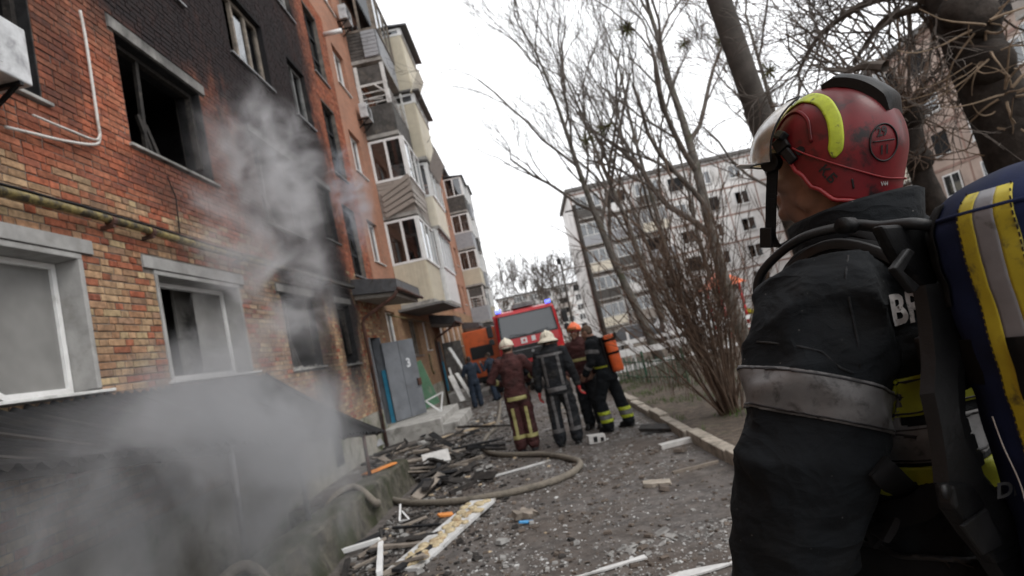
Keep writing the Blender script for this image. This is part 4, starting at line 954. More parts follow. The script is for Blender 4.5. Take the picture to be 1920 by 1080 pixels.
def person(label, loc, rz, pose, jacket='turnout_navy', trousers=None, helmet=None, lean=(0, 0), head_turn=0.0, hair='hair', group=None, glove=None, sc=1.0, bands=(), boots='rubber', nod=0.0):
    trousers = trousers or jacket
    P = dict(hipL=(-.095, 0, .92), hipR=(.095, 0, .92), kneeL=(-.11, .02, .50), kneeR=(.11, .02, .50), ankL=(-.11, -.03, .09), ankR=(.11, -.03, .09),
             shL=(-.185, -.01, 1.43), shR=(.185, -.01, 1.43), elL=(-.27, -.03, 1.15), elR=(.27, -.03, 1.15), wrL=(-.26, .08, .92), wrR=(.26, .08, .92), chest=(0, 0, 1.30), neck=(0, 0, 1.50), head=(0, .02, 1.63), pel=(0, 0, .95))
    P.update(pose); P = {k: V(v) * sc for k, v in P.items()}
    X, Y = V((1, 0, 0)), V((0, 1, 0)); hrot = rz3(head_turn) @ Matrix.Rotation(nod, 3, 'X')
    # body
    mb = MB(); head_shapes(mb, P['head'], hrot, sc)
    limb(mb, [P['neck'] - V((0, 0, .06)), P['neck'] + V((0, .0, .05)), lerp(P['neck'], P['head'], .75)], [.062, .056, .056], 12)
    mb.loft([ering(lerp(P['pel'], P['neck'], t), a, b, X, Y) for t, a, b in ((-.08, .12, .08), (.1, .14, .1), (.5, .14, .1), (.8, .16, .1), (.98, .08, .07))])
    for s in 'LR':
        limb(mb, [P['sh' + s], P['el' + s], P['wr' + s]], [.05, .042, .03], 10); limb(mb, [P['hip' + s], P['knee' + s], P['ank' + s]], [.075, .055, .042], 10)
        d = (P['wr' + s] - P['el' + s]).normalized(); hand_shapes(mb, P['wr' + s] + d * .0, d, V((0, 1, 0.2)), sc * 1.05)
        a = P['ank' + s]; limb(mb, [a, a + V((0, .12, -.04))], [.045, .035], 8)
    root = mesh_obj('person', fuse(mb, .0095, 3), M['skin']); root.location = loc; root.rotation_euler = (lean[0], lean[1], rz); tag(root, label, 'person', group)
    wr = lambda p: .012 * noise.noise(V((p.x * 7, p.y * 7, p.z * 13))) + .006 * noise.noise(V((p.x * 17, p.y * 17, p.z * 25 + 5)))
    # jacket
    mb = MB(); hem = lerp(P['pel'], P['neck'], -.30)
    mb.loft([ering(lerp(P['pel'], P['neck'], t), a * sc, b * sc, X, Y) for t, a, b in ((-.30, .185, .150), (0, .18, .145), (.12, .172, .14), (.4, .18, .15), (.72, .205, .15), (.88, .185, .13), (1.0, .105, .095), (1.10, .085, .085))])
    for s in 'LR': limb(mb, [lerp(P['sh' + s], P['chest'], .2), P['sh' + s], P['el' + s], lerp(P['el' + s], P['wr' + s], .93)], [.1 * sc, .088 * sc, .073 * sc, .060 * sc], 12)
    jm = fuse(mb, .016, 3, wr); jk = mesh_obj('jacket', jm, M[jacket], root)
    # trousers
    mb = MB(); mb.loft([ering(P['pel'] + V((0, 0, dz)), a * sc, b * sc, X, Y) for dz, a, b in ((-.14, .16, .125), (0, .172, .13), (.06, .165, .125))])
    for s in 'LR': limb(mb, [P['hip' + s] + V((0, 0, -.02)), P['knee' + s], lerp(P['knee' + s], P['ank' + s], .96)], [.118 * sc, .103 * sc, .098 * sc], 12)
    tm = fuse(mb, .016, 3, wr); tr = mesh_obj('trousers', tm, M[trousers], root)
    for s in 'LR':
        a = P['ank' + s]; mb = MB(); limb(mb, [a + V((0, 0, .08)), a + V((0, 0, -.02)), a + V((0, .13, -.045))], [.070, .066, .052], 12); mb.box(a.x - .05, a.x + .05, a.y - .07, a.y + .19, a.z - .09, a.z - .06)
        mesh_obj('boot', fuse(mb, .012, 3), M[boots], root)
        if glove:
            d = (P['wr' + s] - P['el' + s]).normalized(); mb = MB(); hand_shapes(mb, P['wr' + s], d, V((0, 1, .2)), sc * 1.3); mesh_obj('glove', fuse(mb, .008, 2), M[glove], root)
    armX = lambda p: abs(p.x) > .205 * sc
    for bd in bands:
        kind, z0, z1, m = bd
        if kind == 'torso': band('reflective_band', jm, M[m], jk, z0, z1, lambda p: not armX(p))
        elif kind == 'arm':
            for s in 'LR':
                d = (P['el' + s] - P['sh' + s]).normalized(); a = lerp(P['sh' + s], P['el' + s], z0); b = lerp(P['sh' + s], P['el' + s], z1)
                band('reflective_band', jm, M[m], jk, a, b, lambda p, s=s: (p.x < -.16 if s == 'L' else p.x > .16), tilt=d)
        elif kind == 'cuff':
            for s in 'LR':
                d = (P['wr' + s] - P['el' + s]).normalized(); a = lerp(P['el' + s], P['wr' + s], z0); b = lerp(P['el' + s], P['wr' + s], z1)
                band('reflective_band', jm, M[m], jk, a, b, lambda p, a=a: (p - a).length < .13, tilt=d)
        elif kind == 'leg':
            for sx in (-1, 1): band('reflective_band', tm, M[m], tr, z0, z1, lambda p, sx=sx: p.x * sx > 0)
        elif kind == 'legside':      # vertical stripe at the back of each leg
            for sx in (-1, 1): band('reflective_band', tm, M[m], tr, z0, z1, lambda p: p.y < 0, extra=[((sx * .11 - .025, 0, 0), (1, 0, 0)), ((sx * .11 + .025, 0, 0), (-1, 0, 0))])
        elif kind == 'backside':
            for sx in (-1, 1): band('reflective_band', jm, M[m], jk, z0, z1, lambda p: p.y < 0 and p.z < 1.5, extra=[((sx * .12 - .022, 0, 0), (1, 0, 0)), ((sx * .12 + .022, 0, 0), (-1, 0, 0))])
    hc = P['head']; HP = lambda x, y, z: hc + hrot @ V((x, y, z))
    if hair:
        mb = MB(); mb.sphere(HP(0, -.02, .045), (.081, .098, .086), 16, 10, hrot); mb.sphere(HP(0, -.05, .0), (.073, .062, .07), 14, 8, hrot)
        mesh_obj('hair', fuse(mb, .008, 2, lambda p: .004 * noise.noise(p * 60)), M[hair], root)
    for s in (-1, 1):
        mb = MB(); mb.sphere(HP(s * .03, .083, .008), .0115, 10, 8); mb.build('eye', M['truck_white'], root, smooth=True)
    if helmet:
        mb = MB()
        if helmet[0] == 'brim':          # old style helmet: round crown, comb, wide brim drooping at the back
            rings = []
            for i in range(11):
                f = i / 10; ph = f * 1.62; rings.append([HP(.118 * math.sin(ph) * math.cos(q), -.01 + .138 * math.sin(ph) * math.sin(q), .05 + .125 * math.cos(ph)) for q in frange(0, 2 * math.pi, 28)[:-1]])
            for (k, dz) in ((1.08, -.012), (1.28, -.03), (1.42, -.052), (1.44, -.066), (1.36, -.058), (1.1, -.03), (.98, -.02)):
                rings.append([HP(.118 * k * math.cos(q), -.01 + .138 * k * math.sin(q) - .02 * max(0, k - 1), .045 + dz - (.05 * (k - 1) * max(0, -math.sin(q)))) for q in frange(0, 2 * math.pi, 28)[:-1]])
            mb.loft(rings); mb.tube([HP(0, -.01 + .145 * math.sin(q), .05 + .132 * math.cos(q)) for q in frange(-1.5, 1.5, 14)], .012, 8)
        else:
            rings = []
            for i in range(14):
                f = i / 13; rr = []
                for q in frange(0, 2 * math.pi, 28)[:-1]:
                    ph = f * (1.36 + .62 * (.5 - .5 * math.sin(q))); rr.append(HP(.122 * math.sin(min(ph, 1.75)) * math.cos(q), -.008 + .142 * math.sin(min(ph, 1.75)) * math.sin(q), .045 + .13 * math.cos(ph)))
                rings.append(rr)
            rings += [[p + (hc + hrot @ V((0, 0, .05)) - p) * .07 for p in rings[-1]]]
            mb.loft(rings, caps=False); mb.tube([HP(0, -.01 + .15 * math.sin(q), .045 + .137 * math.cos(q)) for q in frange(-1.5, 1.4, 14)], .013, 8)
        o = mb.build('helmet', M[helmet[1]], root, smooth=True)
        if helmet[0] == 'jet':
            for q0, mm in ((.25, 'reflective_yellow'),):
                b2 = MB(); b2.loft([[HP(s * (.124 * math.sin(ph)), -.008 + .144 * math.sin(ph) * math.sin(q), .045 + .132 * math.cos(ph)) for ph in (.75, .9)] for s in (1,) for q in frange(-1.2, 1.2, 12)], caps=False, closed=False); 
            MB().tube([HP(.124 * math.cos(q), -.008 + .144 * math.sin(q), .03) for q in frange(0, 2 * math.pi, 30)[:-1]], .006, 6, closed=True).build('helmet_rim', M['helmet_trim'], o, smooth=True)
            mb = MB(); mb.loft([[HP(.128 * math.sin(a) , .0 + .15 * math.cos(a), z) for a in frange(-1.0, 1.0, 12)] for z in (.055, .11)], caps=False, closed=False); mb.build('visor', M['visor'], o, smooth=True)
        mb = MB(); mb.tube([HP(s * .08, .01, .03) for s in (-1,)] + [HP(-.075, .03, -.06), HP(0, .05, -.115), HP(.075, .03, -.06), HP(.08, .01, .03)], .006, 6); mb.build('chin_strap', M['webbing'], o, smooth=True)
    return root
# ------------------------------------------------------------------ the firefighter close to the camera
HL, HYAW = V((0.72, 1.25, -0.04)), R(32)
HM = Matrix.Translation(HL) @ Matrix.Rotation(HYAW, 4, 'Z'); HI = HM.inverted()
def on_local(px, py, yl, org=None):
    """where the ray through a photo pixel meets the plane y = yl of the figure's own frame"""
    o = HI @ V((0, 0, EYE)); d = HI.to_3x3() @ ray(px, py); return o + d * ((yl - o.y) / d.y)
hl = lambda px, py, yl: on_local(px, py, yl)
HEAD = V((-.005, .050, 1.752)); HROT = rz3(R(11)) @ Matrix.Rotation(R(15), 3, 'X')
hp = lambda x, y, z: HEAD + HROT @ V((x, y, z))
X, Y, Z = V((1, 0, 0)), V((0, 1, 0)), V((0, 0, 1))
shL, elL, wrL = V((-.215, -.01, 1.475)), V((-.335, .03, 1.20)), V((-.345, .16, .93))
shR, elR, wrR = V((.205, -.01, 1.475)), V((.30, -.02, 1.19)), V((.27, .18, 1.0))
mb = MB(); head_shapes(mb, HEAD, HROT, .95)
limb(mb, [(0, 0, 1.50), (0, .015, 1.60), hp(0, -.015, -.04)], [.075, .066, .064], 16); limb(mb, [hp(0, .03, -.075), (0, .03, 1.6)], [.04, .05], 12)
mb.loft([ering((0, 0, z), a, b, X, Y) for z, a, b in ((.86, .14, .1), (1.0, .15, .11), (1.25, .15, .11), (1.42, .16, .11), (1.54, .09, .08))])
for (s, e, w) in ((shL, elL, wrL), (shR, elR, wrR)):
    limb(mb, [s, e, w], [.055, .046, .034], 12); hand_shapes(mb, w, w - e, Y + Z * .3, 1.1)
for sx in (-1, 1): limb(mb, [(sx * .1, 0, .95), (sx * .12, .02, .52), (sx * .12, -.03, .1)], [.085, .06, .045], 12); limb(mb, [(sx * .12, -.03, .08), (sx * .12, .12, .04)], [.045, .035], 8)
hero = mesh_obj('person', fuse(mb, .0058, 3), M['skin']); hero.matrix_world = HM
tag(hero, 'firefighter in red helmet and black turnout coat seen from behind, nearest the camera', 'person')

def wrinkle(p):
    n = lambda s, o=0: noise.noise(V((p.x * s, p.y * s, p.z * s + o)))
    rd = 1 - abs(noise.noise(V((p.x * 5.0 + p.z * 3.2, p.y * 5, p.z * 5.5 - p.x * 3)))) * 2
    r2 = 1 - abs(noise.noise(V((p.x * 9.0 - p.z * 5.2, p.y * 9, p.z * 8.5 + p.x * 3 + 9)))) * 2
    rg_ = lambda u: (1 - abs(math.sin(u))) ** 2.5
    fold = .016 * rg_(15 * (p.z * .8 + p.x * .75 + p.y * .4) + 5 * n(2.6, 3)) * (.5 + .5 * n(3.3, 7)) + .010 * rg_(26 * (p.z * .9 - p.x * .5) + 6 * n(3.1, 1)) * (.5 + .5 * n(4.1, 2))
    return fold + .022 * (rd - .4) + .012 * (r2 - .4) + .012 * n(4) + .003 * n(24)
# coat
mb = MB()
mb.loft([ering((0, y, z), a, b, X, Y, 28, 2.5) for z, y, a, b in ((.80, 0, .215, .165), (.92, 0, .21, .165), (1.06, 0, .20, .16), (1.22, -.005, .205, .165), (1.38, -.01, .215, .165), (1.47, -.01, .205, .15), (1.54, -.005, .15, .125), (1.60, 0, .10, .10))])
for (s, e, w) in ((shL, elL, wrL), (shR, elR, wrR)):
    limb(mb, [lerp(s, (0, 0, 1.44), .35), s, lerp(s, e, .55), e, lerp(e, w, .55), lerp(e, w, .95)], [.115, .107, .113, .106, .098, .086], 18)
cm = fuse(mb, .0085, 5, wrinkle)
coat = mesh_obj('coat', cm, M['turnout_black'], hero)
col_b = MB()                                      # standing collar, open fold at the back
col_b.loft([[V((0, .015, 0)) + V((a * math.cos(q), b * math.sin(q) + dy, z + (.006 * math.sin(q) - .016) * k)) for q in frange(0, 2 * math.pi, 40)[:-1]] for (a, b, z, dy, k) in ((.118, .112, 1.52, 0, 0), (.120, .120, 1.58, 0, -.5), (.122, .130, 1.638, -.008, -1), (.114, .122, 1.645, -.008, -1), (.104, .108, 1.58, 0, -.5), (.095, .098, 1.52, 0, 0))], caps=False)
cl = col_b.build('collar', M['turnout_black'], coat, smooth=True)
for v in cl.data.vertices: v.co += V((v.co.x, v.co.y, 0)).normalized() * (.012 * noise.noise(v.co * 9) + .006 * noise.noise(v.co * 22))
dL = (elL - shL).normalized(); armside = lambda p: p.x < -.20 - max(0, (p.z - 1.25)) * -.25
d2 = (lerp(elL, wrL, .3) - elL).normalized()
isarm = lambda p: min((p - lerp(elL, wrL, t)).length for t in (-.7, -.4, -.1, .2)) < .19 and p.x < -.205 and not (p.z > 1.38 and p.x > -.25)
band('sleeve_band', cm, M['reflective_grey'], coat, lerp(shL, elL, .45), lerp(shL, elL, .69), isarm, off=.005, tilt=dL)
band('cuff_band', cm, M['reflective_grey'], coat, lerp(elL, wrL, .80), lerp(elL, wrL, .99), lambda p: (p - wrL).length < .2 and p.x < -.2, off=.005, tilt=(wrL - elL).normalized())
for (a, b) in ((.462, .472), (.668, .678)): band('stitch_line', cm, M['ink'], coat, lerp(shL, elL, a), lerp(shL, elL, b), isarm, off=.0062, tilt=dL)
isarmR = lambda p: p.x > .215
band('sleeve_band', cm, M['reflective_grey'], coat, lerp(shR, elR, .42), lerp(shR, elR, .72), isarmR, off=.005, tilt=(elR - shR).normalized())
nt_arm = lambda p: -.225 < p.x < .225
band('back_band_yellow', cm, M['reflective_yellow'], coat, 1.268, 1.335, nt_arm, off=.005)
band('back_band_grey', cm, M['reflective_grey'], coat, 1.185, 1.25, nt_arm, off=.005)
band('back_band_yellow', cm, M['reflective_yellow'], coat, 1.125, 1.175, nt_arm, off=.005)
for (a, b) in ((1.272, 1.275), (1.328, 1.331), (1.189, 1.192), (1.243, 1.246)): band('stitch_line', cm, M['ink'], coat, a, b, nt_arm, off=.0062)
band('hem_band', cm, M['reflective_grey'], coat, .815, .885, nt_arm, off=.005)
band('hem_band_yellow', cm, M['reflective_yellow'], coat, .888, .91, nt_arm, off=.005)
# trousers and boots
mb = MB(); mb.loft([ering((0, 0, z), a, b, X, Y) for z, a, b in ((.78, .17, .14), (.92, .18, .145), (1.0, .175, .14))])
for sx in (-1, 1): limb(mb, [(sx * .1, 0, .88), (sx * .13, .02, .50), (sx * .13, -.02, .14)], [.115, .1, .1], 14)
mesh_obj('trousers', fuse(mb, .014, 4, lambda p: wrinkle(p) * 1.2), M['turnout_black'], hero)
for sx in (-1, 1):
    mb = MB(); limb(mb, [(sx * .13, -.02, .26), (sx * .13, -.02, .08), (sx * .13, .13, .055)], [.07, .066, .052], 12); mb.box(sx * .13 - .055, sx * .13 + .055, -.09, .19, .0, .03)
    mesh_obj('boot', fuse(mb, .012, 3), M['rubber'], hero)
mb = MB(); mb.sphere(hp(0, -.021, .032), (.075, .092, .078), 24, 14, HROT); mb.sphere(hp(0, -.05, -.02), (.069, .052, .062), 20, 10, HROT); mb.sphere(hp(0, .0, .020), (.0715, .070, .046), 20, 10, HROT)
mesh_obj('hair', fuse(mb, .006, 2, lambda p: .003 * noise.noise(p * 90)), M['hair'], hero)
# seam of the sleeve and lettering on the back
def on_coat(px, py, y0=-.16, lift=.004):
    o = HI @ V((0, 0, EYE)); d = (HI.to_3x3() @ ray(px, py)).normalized()
    ok, loc, nrm, i = coat.ray_cast(o, d)
    return (loc + nrm * lift, nrm) if ok else (on_local(px, py, y0), V((0, -1, 0)))
bpy.context.view_layer.update()
def drape_text(name, body, px0, py0, px1, py1, h, m, parent):
    """flat lettering laid on the coat: baseline from one spot to another, letters h pixels high"""
    me = text_mesh(body, 1.0); w = max(v.co.x for v in me.vertices); hh = max(v.co.y for v in me.vertices)
    e = V((px1 - px0, py1 - py0)); n = V((e.y, -e.x)).normalized() * h
    for v in me.vertices:
        q = V((px0, py0)) + e * (v.co.x / w) + n * (v.co.y / hh); v.co = on_coat(q.x, q.y)[0]
    return mesh_obj(name, me, m, parent)
drape_text('back_lettering', 'BR', 1670, 611, 1740, 598, 57, M['letter_grey'], coat)
def seam(pts, r=.0022, m='turnout_navy'):
    mb = MB(); mb.tube([on_coat(*p, lift=.001)[0] for p in pts], r, 6); mb.build('seam', M[m], coat, smooth=True)
seam([(1420, 641), (1450, 643), (1500, 650), (1540, 660), (1575, 690), (1600, 700)]); seam([(1590, 480), (1585, 520), (1592, 560), (1600, 600), (1608, 640), (1612, 690)])

# ------------------------------------------------------------------ red helmet
SA, SB, SC = .112, .130, .142                    # half width, half length, height
def edge_phi(a):                                  # a: angle from the front; where the shell ends, measured from the top
    a = abs((a + math.pi) % (2 * math.pi) - math.pi)
    keys = [(0, 1.30), (.85, 1.44), (1.1, 1.66), (1.3, 1.88), (1.55, 2.12), (1.9, 2.32), (2.6, 2.40), (math.pi, 2.42)]
    for (a0, p0), (a1, p1) in zip(keys, keys[1:]):
        if a <= a1: t = (a - a0) / (a1 - a0); t = t * t * (3 - 2 * t); return p0 + (p1 - p0) * t
    return 2.42
def shell(a, ph, off=0.0):
    s = math.sin(min(ph, 1.60)) * (1 - .10 * max(0, ph - 1.6)); z = math.cos(ph) if ph < 1.6 else math.cos(1.6) - (ph - 1.6) * .95
    r = 1.0
    aa = abs((a + math.pi) % (2 * math.pi) - math.pi)
    r += .030 * math.exp(-((aa - 1.05) / .34) ** 2) * math.exp(-((ph - 1.15) / .42) ** 2)        # temple bulge
    r += .028 * math.exp(-((aa - 2.62) / .40) ** 2) * math.exp(-((ph - 1.3) / .6) ** 2)          # rear lobes
    r -= .020 * math.exp(-((aa - 2.02) / .13) ** 2) * math.exp(-((ph - 1.05) / .6) ** 2)         # groove behind the strip
    n = V((math.sin(a) * s / SA, math.cos(a) * s / SB, z / SC)).normalized()
    return hp(0, -.030, .040) + HROT @ (V((-SA * s * math.sin(a) * r, SB * s * math.cos(a) * r, SC * z * (r if ph < 1.6 else 1))) + V((-n.x, n.y, n.z)) * off)
# a > 0 turns to the wearer's left
mb = MB(); rings = []
NA = 96; As = frange(0, 2 * math.pi, NA)[:-1]
for i in range(41): rings.append([shell(a, .02 + (edge_phi(a) - .02) * i / 40) for a in As])
for off, k in ((-.006, 1.0), (-.010, .97), (-.010, .6), (-.010, .05)): rings.append([shell(a, max(.02, edge_phi(a) * k), off) for a in As])
mb.loft(rings, caps=False)
helm = mb.build('helmet', M['helmet_red'], hero, smooth=True)
MB().tube([shell(a, edge_phi(a), .001) for a in As], .0045, 8, closed=True).build('edge_trim', M['helmet_trim'], helm, smooth=True)
def patch(name, pts, w, off, m, cross=6, th=.002):
    """ribbon of half width w(t) along (angle, phi) points, lying on the shell"""
    mb = MB(); P = bez([(a, p, 0) for a, p in pts], 8); N = len(P)
    top = []; bot = []
    for i, q in enumerate(P):
        d = (P[min(i + 1, N - 1)] - P[max(i - 1, 0)]); d = V((d.x * math.sin(min(q.y, 1.6)) + 1e-6, d.y)).normalized(); n = V((-d.y, d.x)); ww = w(i / (N - 1)) if callable(w) else w
        top.append([shell(q.x + n.x * ww * k / max(.3, math.sin(min(q.y, 1.6))), q.y + n.y * ww * k, off) for k in frange(-1, 1, cross)])
    mb.loft(top, caps=False, closed=False); o = mb.build(name, M[m], helm, smooth=True, recalc=False); s = o.modifiers.new('s', 'SOLIDIFY'); s.thickness = th; s.offset = 0; return o
for sg in (1, -1):
    patch('reflective_strip', [(sg * .42, 1.10), (sg * .62, .84), (sg * 1.05, .66), (sg * 1.55, .78), (sg * 1.80, 1.08), (sg * 1.87, 1.42), (sg * 1.84, 1.70)], lambda t: (.018 + .085 * min(1, t * 2.6)) * math.sqrt(max(.05, min(1, (1.0 - t) * 14))), .0022, 'strip_yellow')
    patch('shell_ridge', [(sg * .55, 1.34), (sg * .72, 1.02), (sg * 1.08, .93), (sg * 1.40, 1.10), (sg * 1.52, 1.45)], .022, .0015, 'helmet_red', 4, .004)
    patch('shell_ridge', [(sg * 1.22, 1.50), (sg * 1.6, 1.68), (sg * 2.1, 1.88), (sg * 2.6, 2.02), (sg * 3.1, 2.03)], .010, .003, 'helmet_trim', 3, .003)
    o = patch('vent_slot', [(sg * 2.10, 2.02), (sg * 2.13, 2.16)], .014, .0015, 'ink', 3, .002)
    c = shell(sg * 1.35, 1.55, .001); n = (c - hp(0, 0, .03)).normalized(); MB().tube([c - n * .004, c + n * .002], .009, 16).build('rivet', M['black_plastic'], helm)
    # visor clip
    a0 = shell(sg * .95, 1.36, .008); a1 = shell(sg * 1.12, 1.52, .010); a2 = shell(sg * 1.26, 1.70, .006)
    mb = MB(); mb.beam(a0, a1, .030, .014, a0 - HEAD); mb.beam(a1, a2, .020, .012, a1 - HEAD); mb.beam(shell(sg * .90, 1.28, .008), shell(sg * 1.12, 1.34, .012), .018, .016, a0 - HEAD)
    mb.build('visor_clip', M['black_plastic'], helm, bevel=.003)
    k0 = shell(sg * .80, 1.66, .012); mb = MB(); nn = HROT @ V((-sg, .1, 0)); mb.tube([k0 - nn * .012, k0 + nn * .010], .021, 20); mb.build('visor_knob', M['black_plastic'], helm, bevel=.003)
# black crown pad
mb = MB(); rings = []
for t in frange(0, 1, 22):
    ph = -.12 + t * 1.17; h = -.002 + .020 * min(1, 6 * t) * min(1, 6 * (1 - t)); w = .045 + .004 * math.sin(t * 3.1)
    c = lambda x, o, ph=ph: shell(math.pi + (x / max(.02, SA * math.sin(abs(ph) + .05)) if abs(ph) > .3 else 0) * 1.0 if ph > 0 else (-(x) / .05 if abs(ph) > .3 else 0), abs(ph), o)
    base = hp(0, -.030, .040) + HROT @ V((0, -SB * math.sin(ph), SC * math.cos(ph))); nn = (HROT @ V((0, -math.sin(ph) / SB, math.cos(ph) / SC))).normalized(); sx = HROT @ V((1, 0, 0))
    rings.append([base + sx * (w * q) + nn * (h * (1 - abs(q) ** 4 * .55) - .055 * (w * q) ** 2 / .01 * .12) for q in frange(-1, 1, 10)] + [base + sx * (w * q) - nn * .012 for q in (1, 0, -1)])
mb.loft(rings); pad = mb.build('crown_pad', M['black_plastic'], helm, smooth=True); shade_auto(pad, 40)
for t in (.25, .4, .55, .7):
    ph = -.25 + t * 1.25; b0 = hp(0, -.030, .040) + HROT @ V((-.040, -SB * math.sin(ph), SC * math.cos(ph))); nn = (HROT @ V((0, -math.sin(ph) / SB, math.cos(ph) / SC))).normalized()
    MB().tube([b0 + nn * .004, b0 + nn * .010], .0035, 8).build('pad_stud', M['rubber'], pad)
# visor: smoked amber shield in front of the brow, with a small peak
def vis(a, t):
    r = 1.13 + .10 * math.sin(t * 2.2); ph = .62 + t * 1.05
    s = math.sin(ph); return hp(0, -.020, .040) + HROT @ V((-SA * 1.05 * s * math.sin(a) * r, SB * 1.04 * s * math.cos(a) * r, SC * math.cos(ph) * (1.02 + .06 * t)))
mb = MB(); mb.loft([[vis(a, t) for a in frange(-1.12, 1.12, 26)] for t in frange(0, 1, 14)], caps=False, closed=False)
vz = mb.build('visor', M['visor'], helm, smooth=True, recalc=False)
edge = [vis(a, 0) for a in frange(-1.12, 1.12, 26)] + [vis(1.12, t) for t in frange(0, 1, 10)[1:]] + [vis(a, 1) for a in frange(1.12, -1.12, 26)[1:]] + [vis(-1.12, t) for t in frange(1, 0, 10)[1:-1]]
MB().tube(edge, .0022, 6, closed=True).build('visor_rim', M['black_plastic'], vz, smooth=True)
mb = MB(); mb.loft([[vis(a, 1.0 - .04 * k) + HROT @ V((0, .034 * k, -.004 * k)) for a in frange(-.75, .75, 16)] for k in (0, .5, 1)], caps=False, closed=False); o = mb.build('visor_peak', M['paper'], vz, smooth=True, recalc=False); s = o.modifiers.new('s', 'SOLIDIFY'); s.thickness = .003
# chin strap
mb = MB(); pts = bez([shell(.80, 1.66, .008), hp(-.088, .068, -.04), hp(-.081, .072, -.09), hp(-.070, .076, -.135), hp(0, .085, -.16), hp(.070, .076, -.135), hp(.088, .068, -.05), shell(-.80, 1.66, .008)], 6)
for a, b in zip(pts, pts[1:]): mb.beam(a, b, .006, .022, HROT @ V((0, 1, .2)))
mb.build('chin_strap', M['webbing'], helm)
MB().obox(hp(-.080, .082, -.135), (.012, .028, .045), HROT).build('strap_buckle', M['black_plastic'], helm, bevel=.003)
def helmet_text(name, body, a0, p0, size, rot, m='ink'):
    me = text_mesh(body, 1.0); w = max(v.co.x for v in me.vertices)
    for v in me.vertices:
        x, y = v.co.x * size, v.co.y * size; xr, yr = x * math.cos(rot) - y * math.sin(rot), x * math.sin(rot) + y * math.cos(rot)
        v.co = shell(a0 + xr / .14, p0 - yr / .14, .0022)
    return mesh_obj(name, me, M[m], helm)
helmet_text('helmet_lettering', 'К.Б', 1.62, 1.86, .026, R(-50)); helmet_text('helmet_number', '29', 2.42, 1.46, .024, R(6)); helmet_text('helmet_number', '11', 2.46, 1.70, .024, R(6)); helmet_text('helmet_mark', 'V44', 2.55, 2.14, .012, R(4), 'letter_grey')
patch('number_bar', [(2.36, 1.53), (2.72, 1.50)], .008, .0022, 'ink', 2, .001)
MB().tube([shell(2.55 + .23 * math.sin(q), 1.54 + .25 * math.cos(q), .0015) for q in frange(0, 2 * math.pi, 40)[:-1]], .0016, 6, closed=True).build('number_ring', M['ink'], helm, smooth=True)
# ------------------------------------------------------------------ breathing apparatus on his back
ba = thing('breathing_apparatus', 'blue padded air cylinder with yellow stripes on a black harness, on the nearest firefighter', 'air tank'); ba.matrix_world = HM
def ribbon(name, pts, hw, th, m, parent, lift=.006, taper=None, dome=.0):
    """strap laid over the coat along photo-traced spots"""
    P = []
    for p in pts:
        if len(p) == 2: a, n = on_coat(p[0], p[1], lift=lift)
        else: a, n = on_local(p[0], p[1], p[2]), V((-.2, -1, .15)).normalized()
        P.append((a, n))
    C = bez([q[0] for q in P], 6); N = []
    for i in range(len(C)):
        t = i / 6; k = min(int(t), len(P) - 2); N.append(lerp(P[k][1], P[k+1][1], t - k).normalized())
    rings = []
    for i, c in enumerate(C):
        d = (C[min(i + 1, len(C) - 1)] - C[max(0, i - 1)]).normalized(); s = d.cross(N[i]).normalized(); n = s.cross(d).normalized()
        if n.dot(N[i]) < 0: n = -n
        h = hw * (taper(i / (len(C) - 1)) if taper else 1)
        rings.append([c + s * (h * q) + n * (th * (1 - .5 * abs(q) ** 4) + dome * (1 - q * q)) for q in (-1, -.8, -.3, .3, .8, 1)] + [c + s * h - n * .004, c - s * h - n * .004])
    o = MB().loft(rings).build(name, M[m], parent, smooth=True); shade_auto(o, 45); return o
def around(x, th, lift):
    o = V((x, .6 * math.cos(th), 1.40 + .6 * math.sin(th))); ok, loc, nrm, k = coat.ray_cast(o, (V((x, 0, 1.40)) - o).normalized())
    return (loc + nrm * lift, nrm) if ok else (o * .3, V((0, 0, 1)))
def strap_over(name, path, hw, th, m, lift, dome=0.0):
    P = [around(x, R(a), lift) for x, a in path]; C = bez([p[0] for p in P], 6); rings = []
    for i, c in enumerate(C):
        k = min(i // 6, len(P) - 2); N = lerp(P[k][1], P[k+1][1], i / 6 - k).normalized(); d = (C[min(i + 1, len(C) - 1)] - C[max(0, i - 1)]).normalized(); s = d.cross(N).normalized(); n = s.cross(d).normalized(); n = n if n.dot(N) > 0 else -n
        rings.append([c + s * (hw * q) + n * (th * (1 - .5 * abs(q) ** 4) + dome * (1 - q * q)) for q in (-1, -.8, -.3, .3, .8, 1)] + [c + s * hw - n * .012, c - s * hw - n * .012])
    o = MB().loft(rings).build(name, M[m], ba, smooth=True); return shade_auto(o, 45)
strap_over('shoulder_strap', [(-.13, -20), (-.14, 10), (-.145, 40), (-.145, 70), (-.14, 95), (-.13, 120), (-.11, 145), (-.09, 165), (-.075, 180)], .030, .010, 'webbing', .010, .006)
strap_over('shoulder_strap', [(.13, -20), (.14, 10), (.145, 40), (.145, 70), (.14, 95), (.13, 120), (.11, 145), (.09, 165)], .030, .010, 'webbing', .010, .006)
strap_over('strap_edge', [(-.165, -10), (-.17, 20), (-.175, 50), (-.175, 80), (-.165, 105), (-.155, 130), (-.135, 155)], .006, .007, 'rubber', .018)
hose_pts = [around(-.15, R(-15), .03)[0], around(-.155, R(20), .045)[0], around(-.15, R(55), .055)[0], around(-.12, R(85), .06)[0]] + [on_local(x, y, d) for x, y, d in ((1590, 424, -.12), (1650, 425, -.18), (1722, 420, -.23), (1790, 440, -.25))]
MB().tube(bez(hose_pts, 8), .0092, 12).build('air_hose', M['rubber'], ba, smooth=True)
c = on_local(1588, 424, -.14); MB().tube([c - V((.014, 0, -.002)), c + V((.014, 0, .0))], .0135, 14).build('hose_clip', M['black_plastic'], ba, smooth=True)
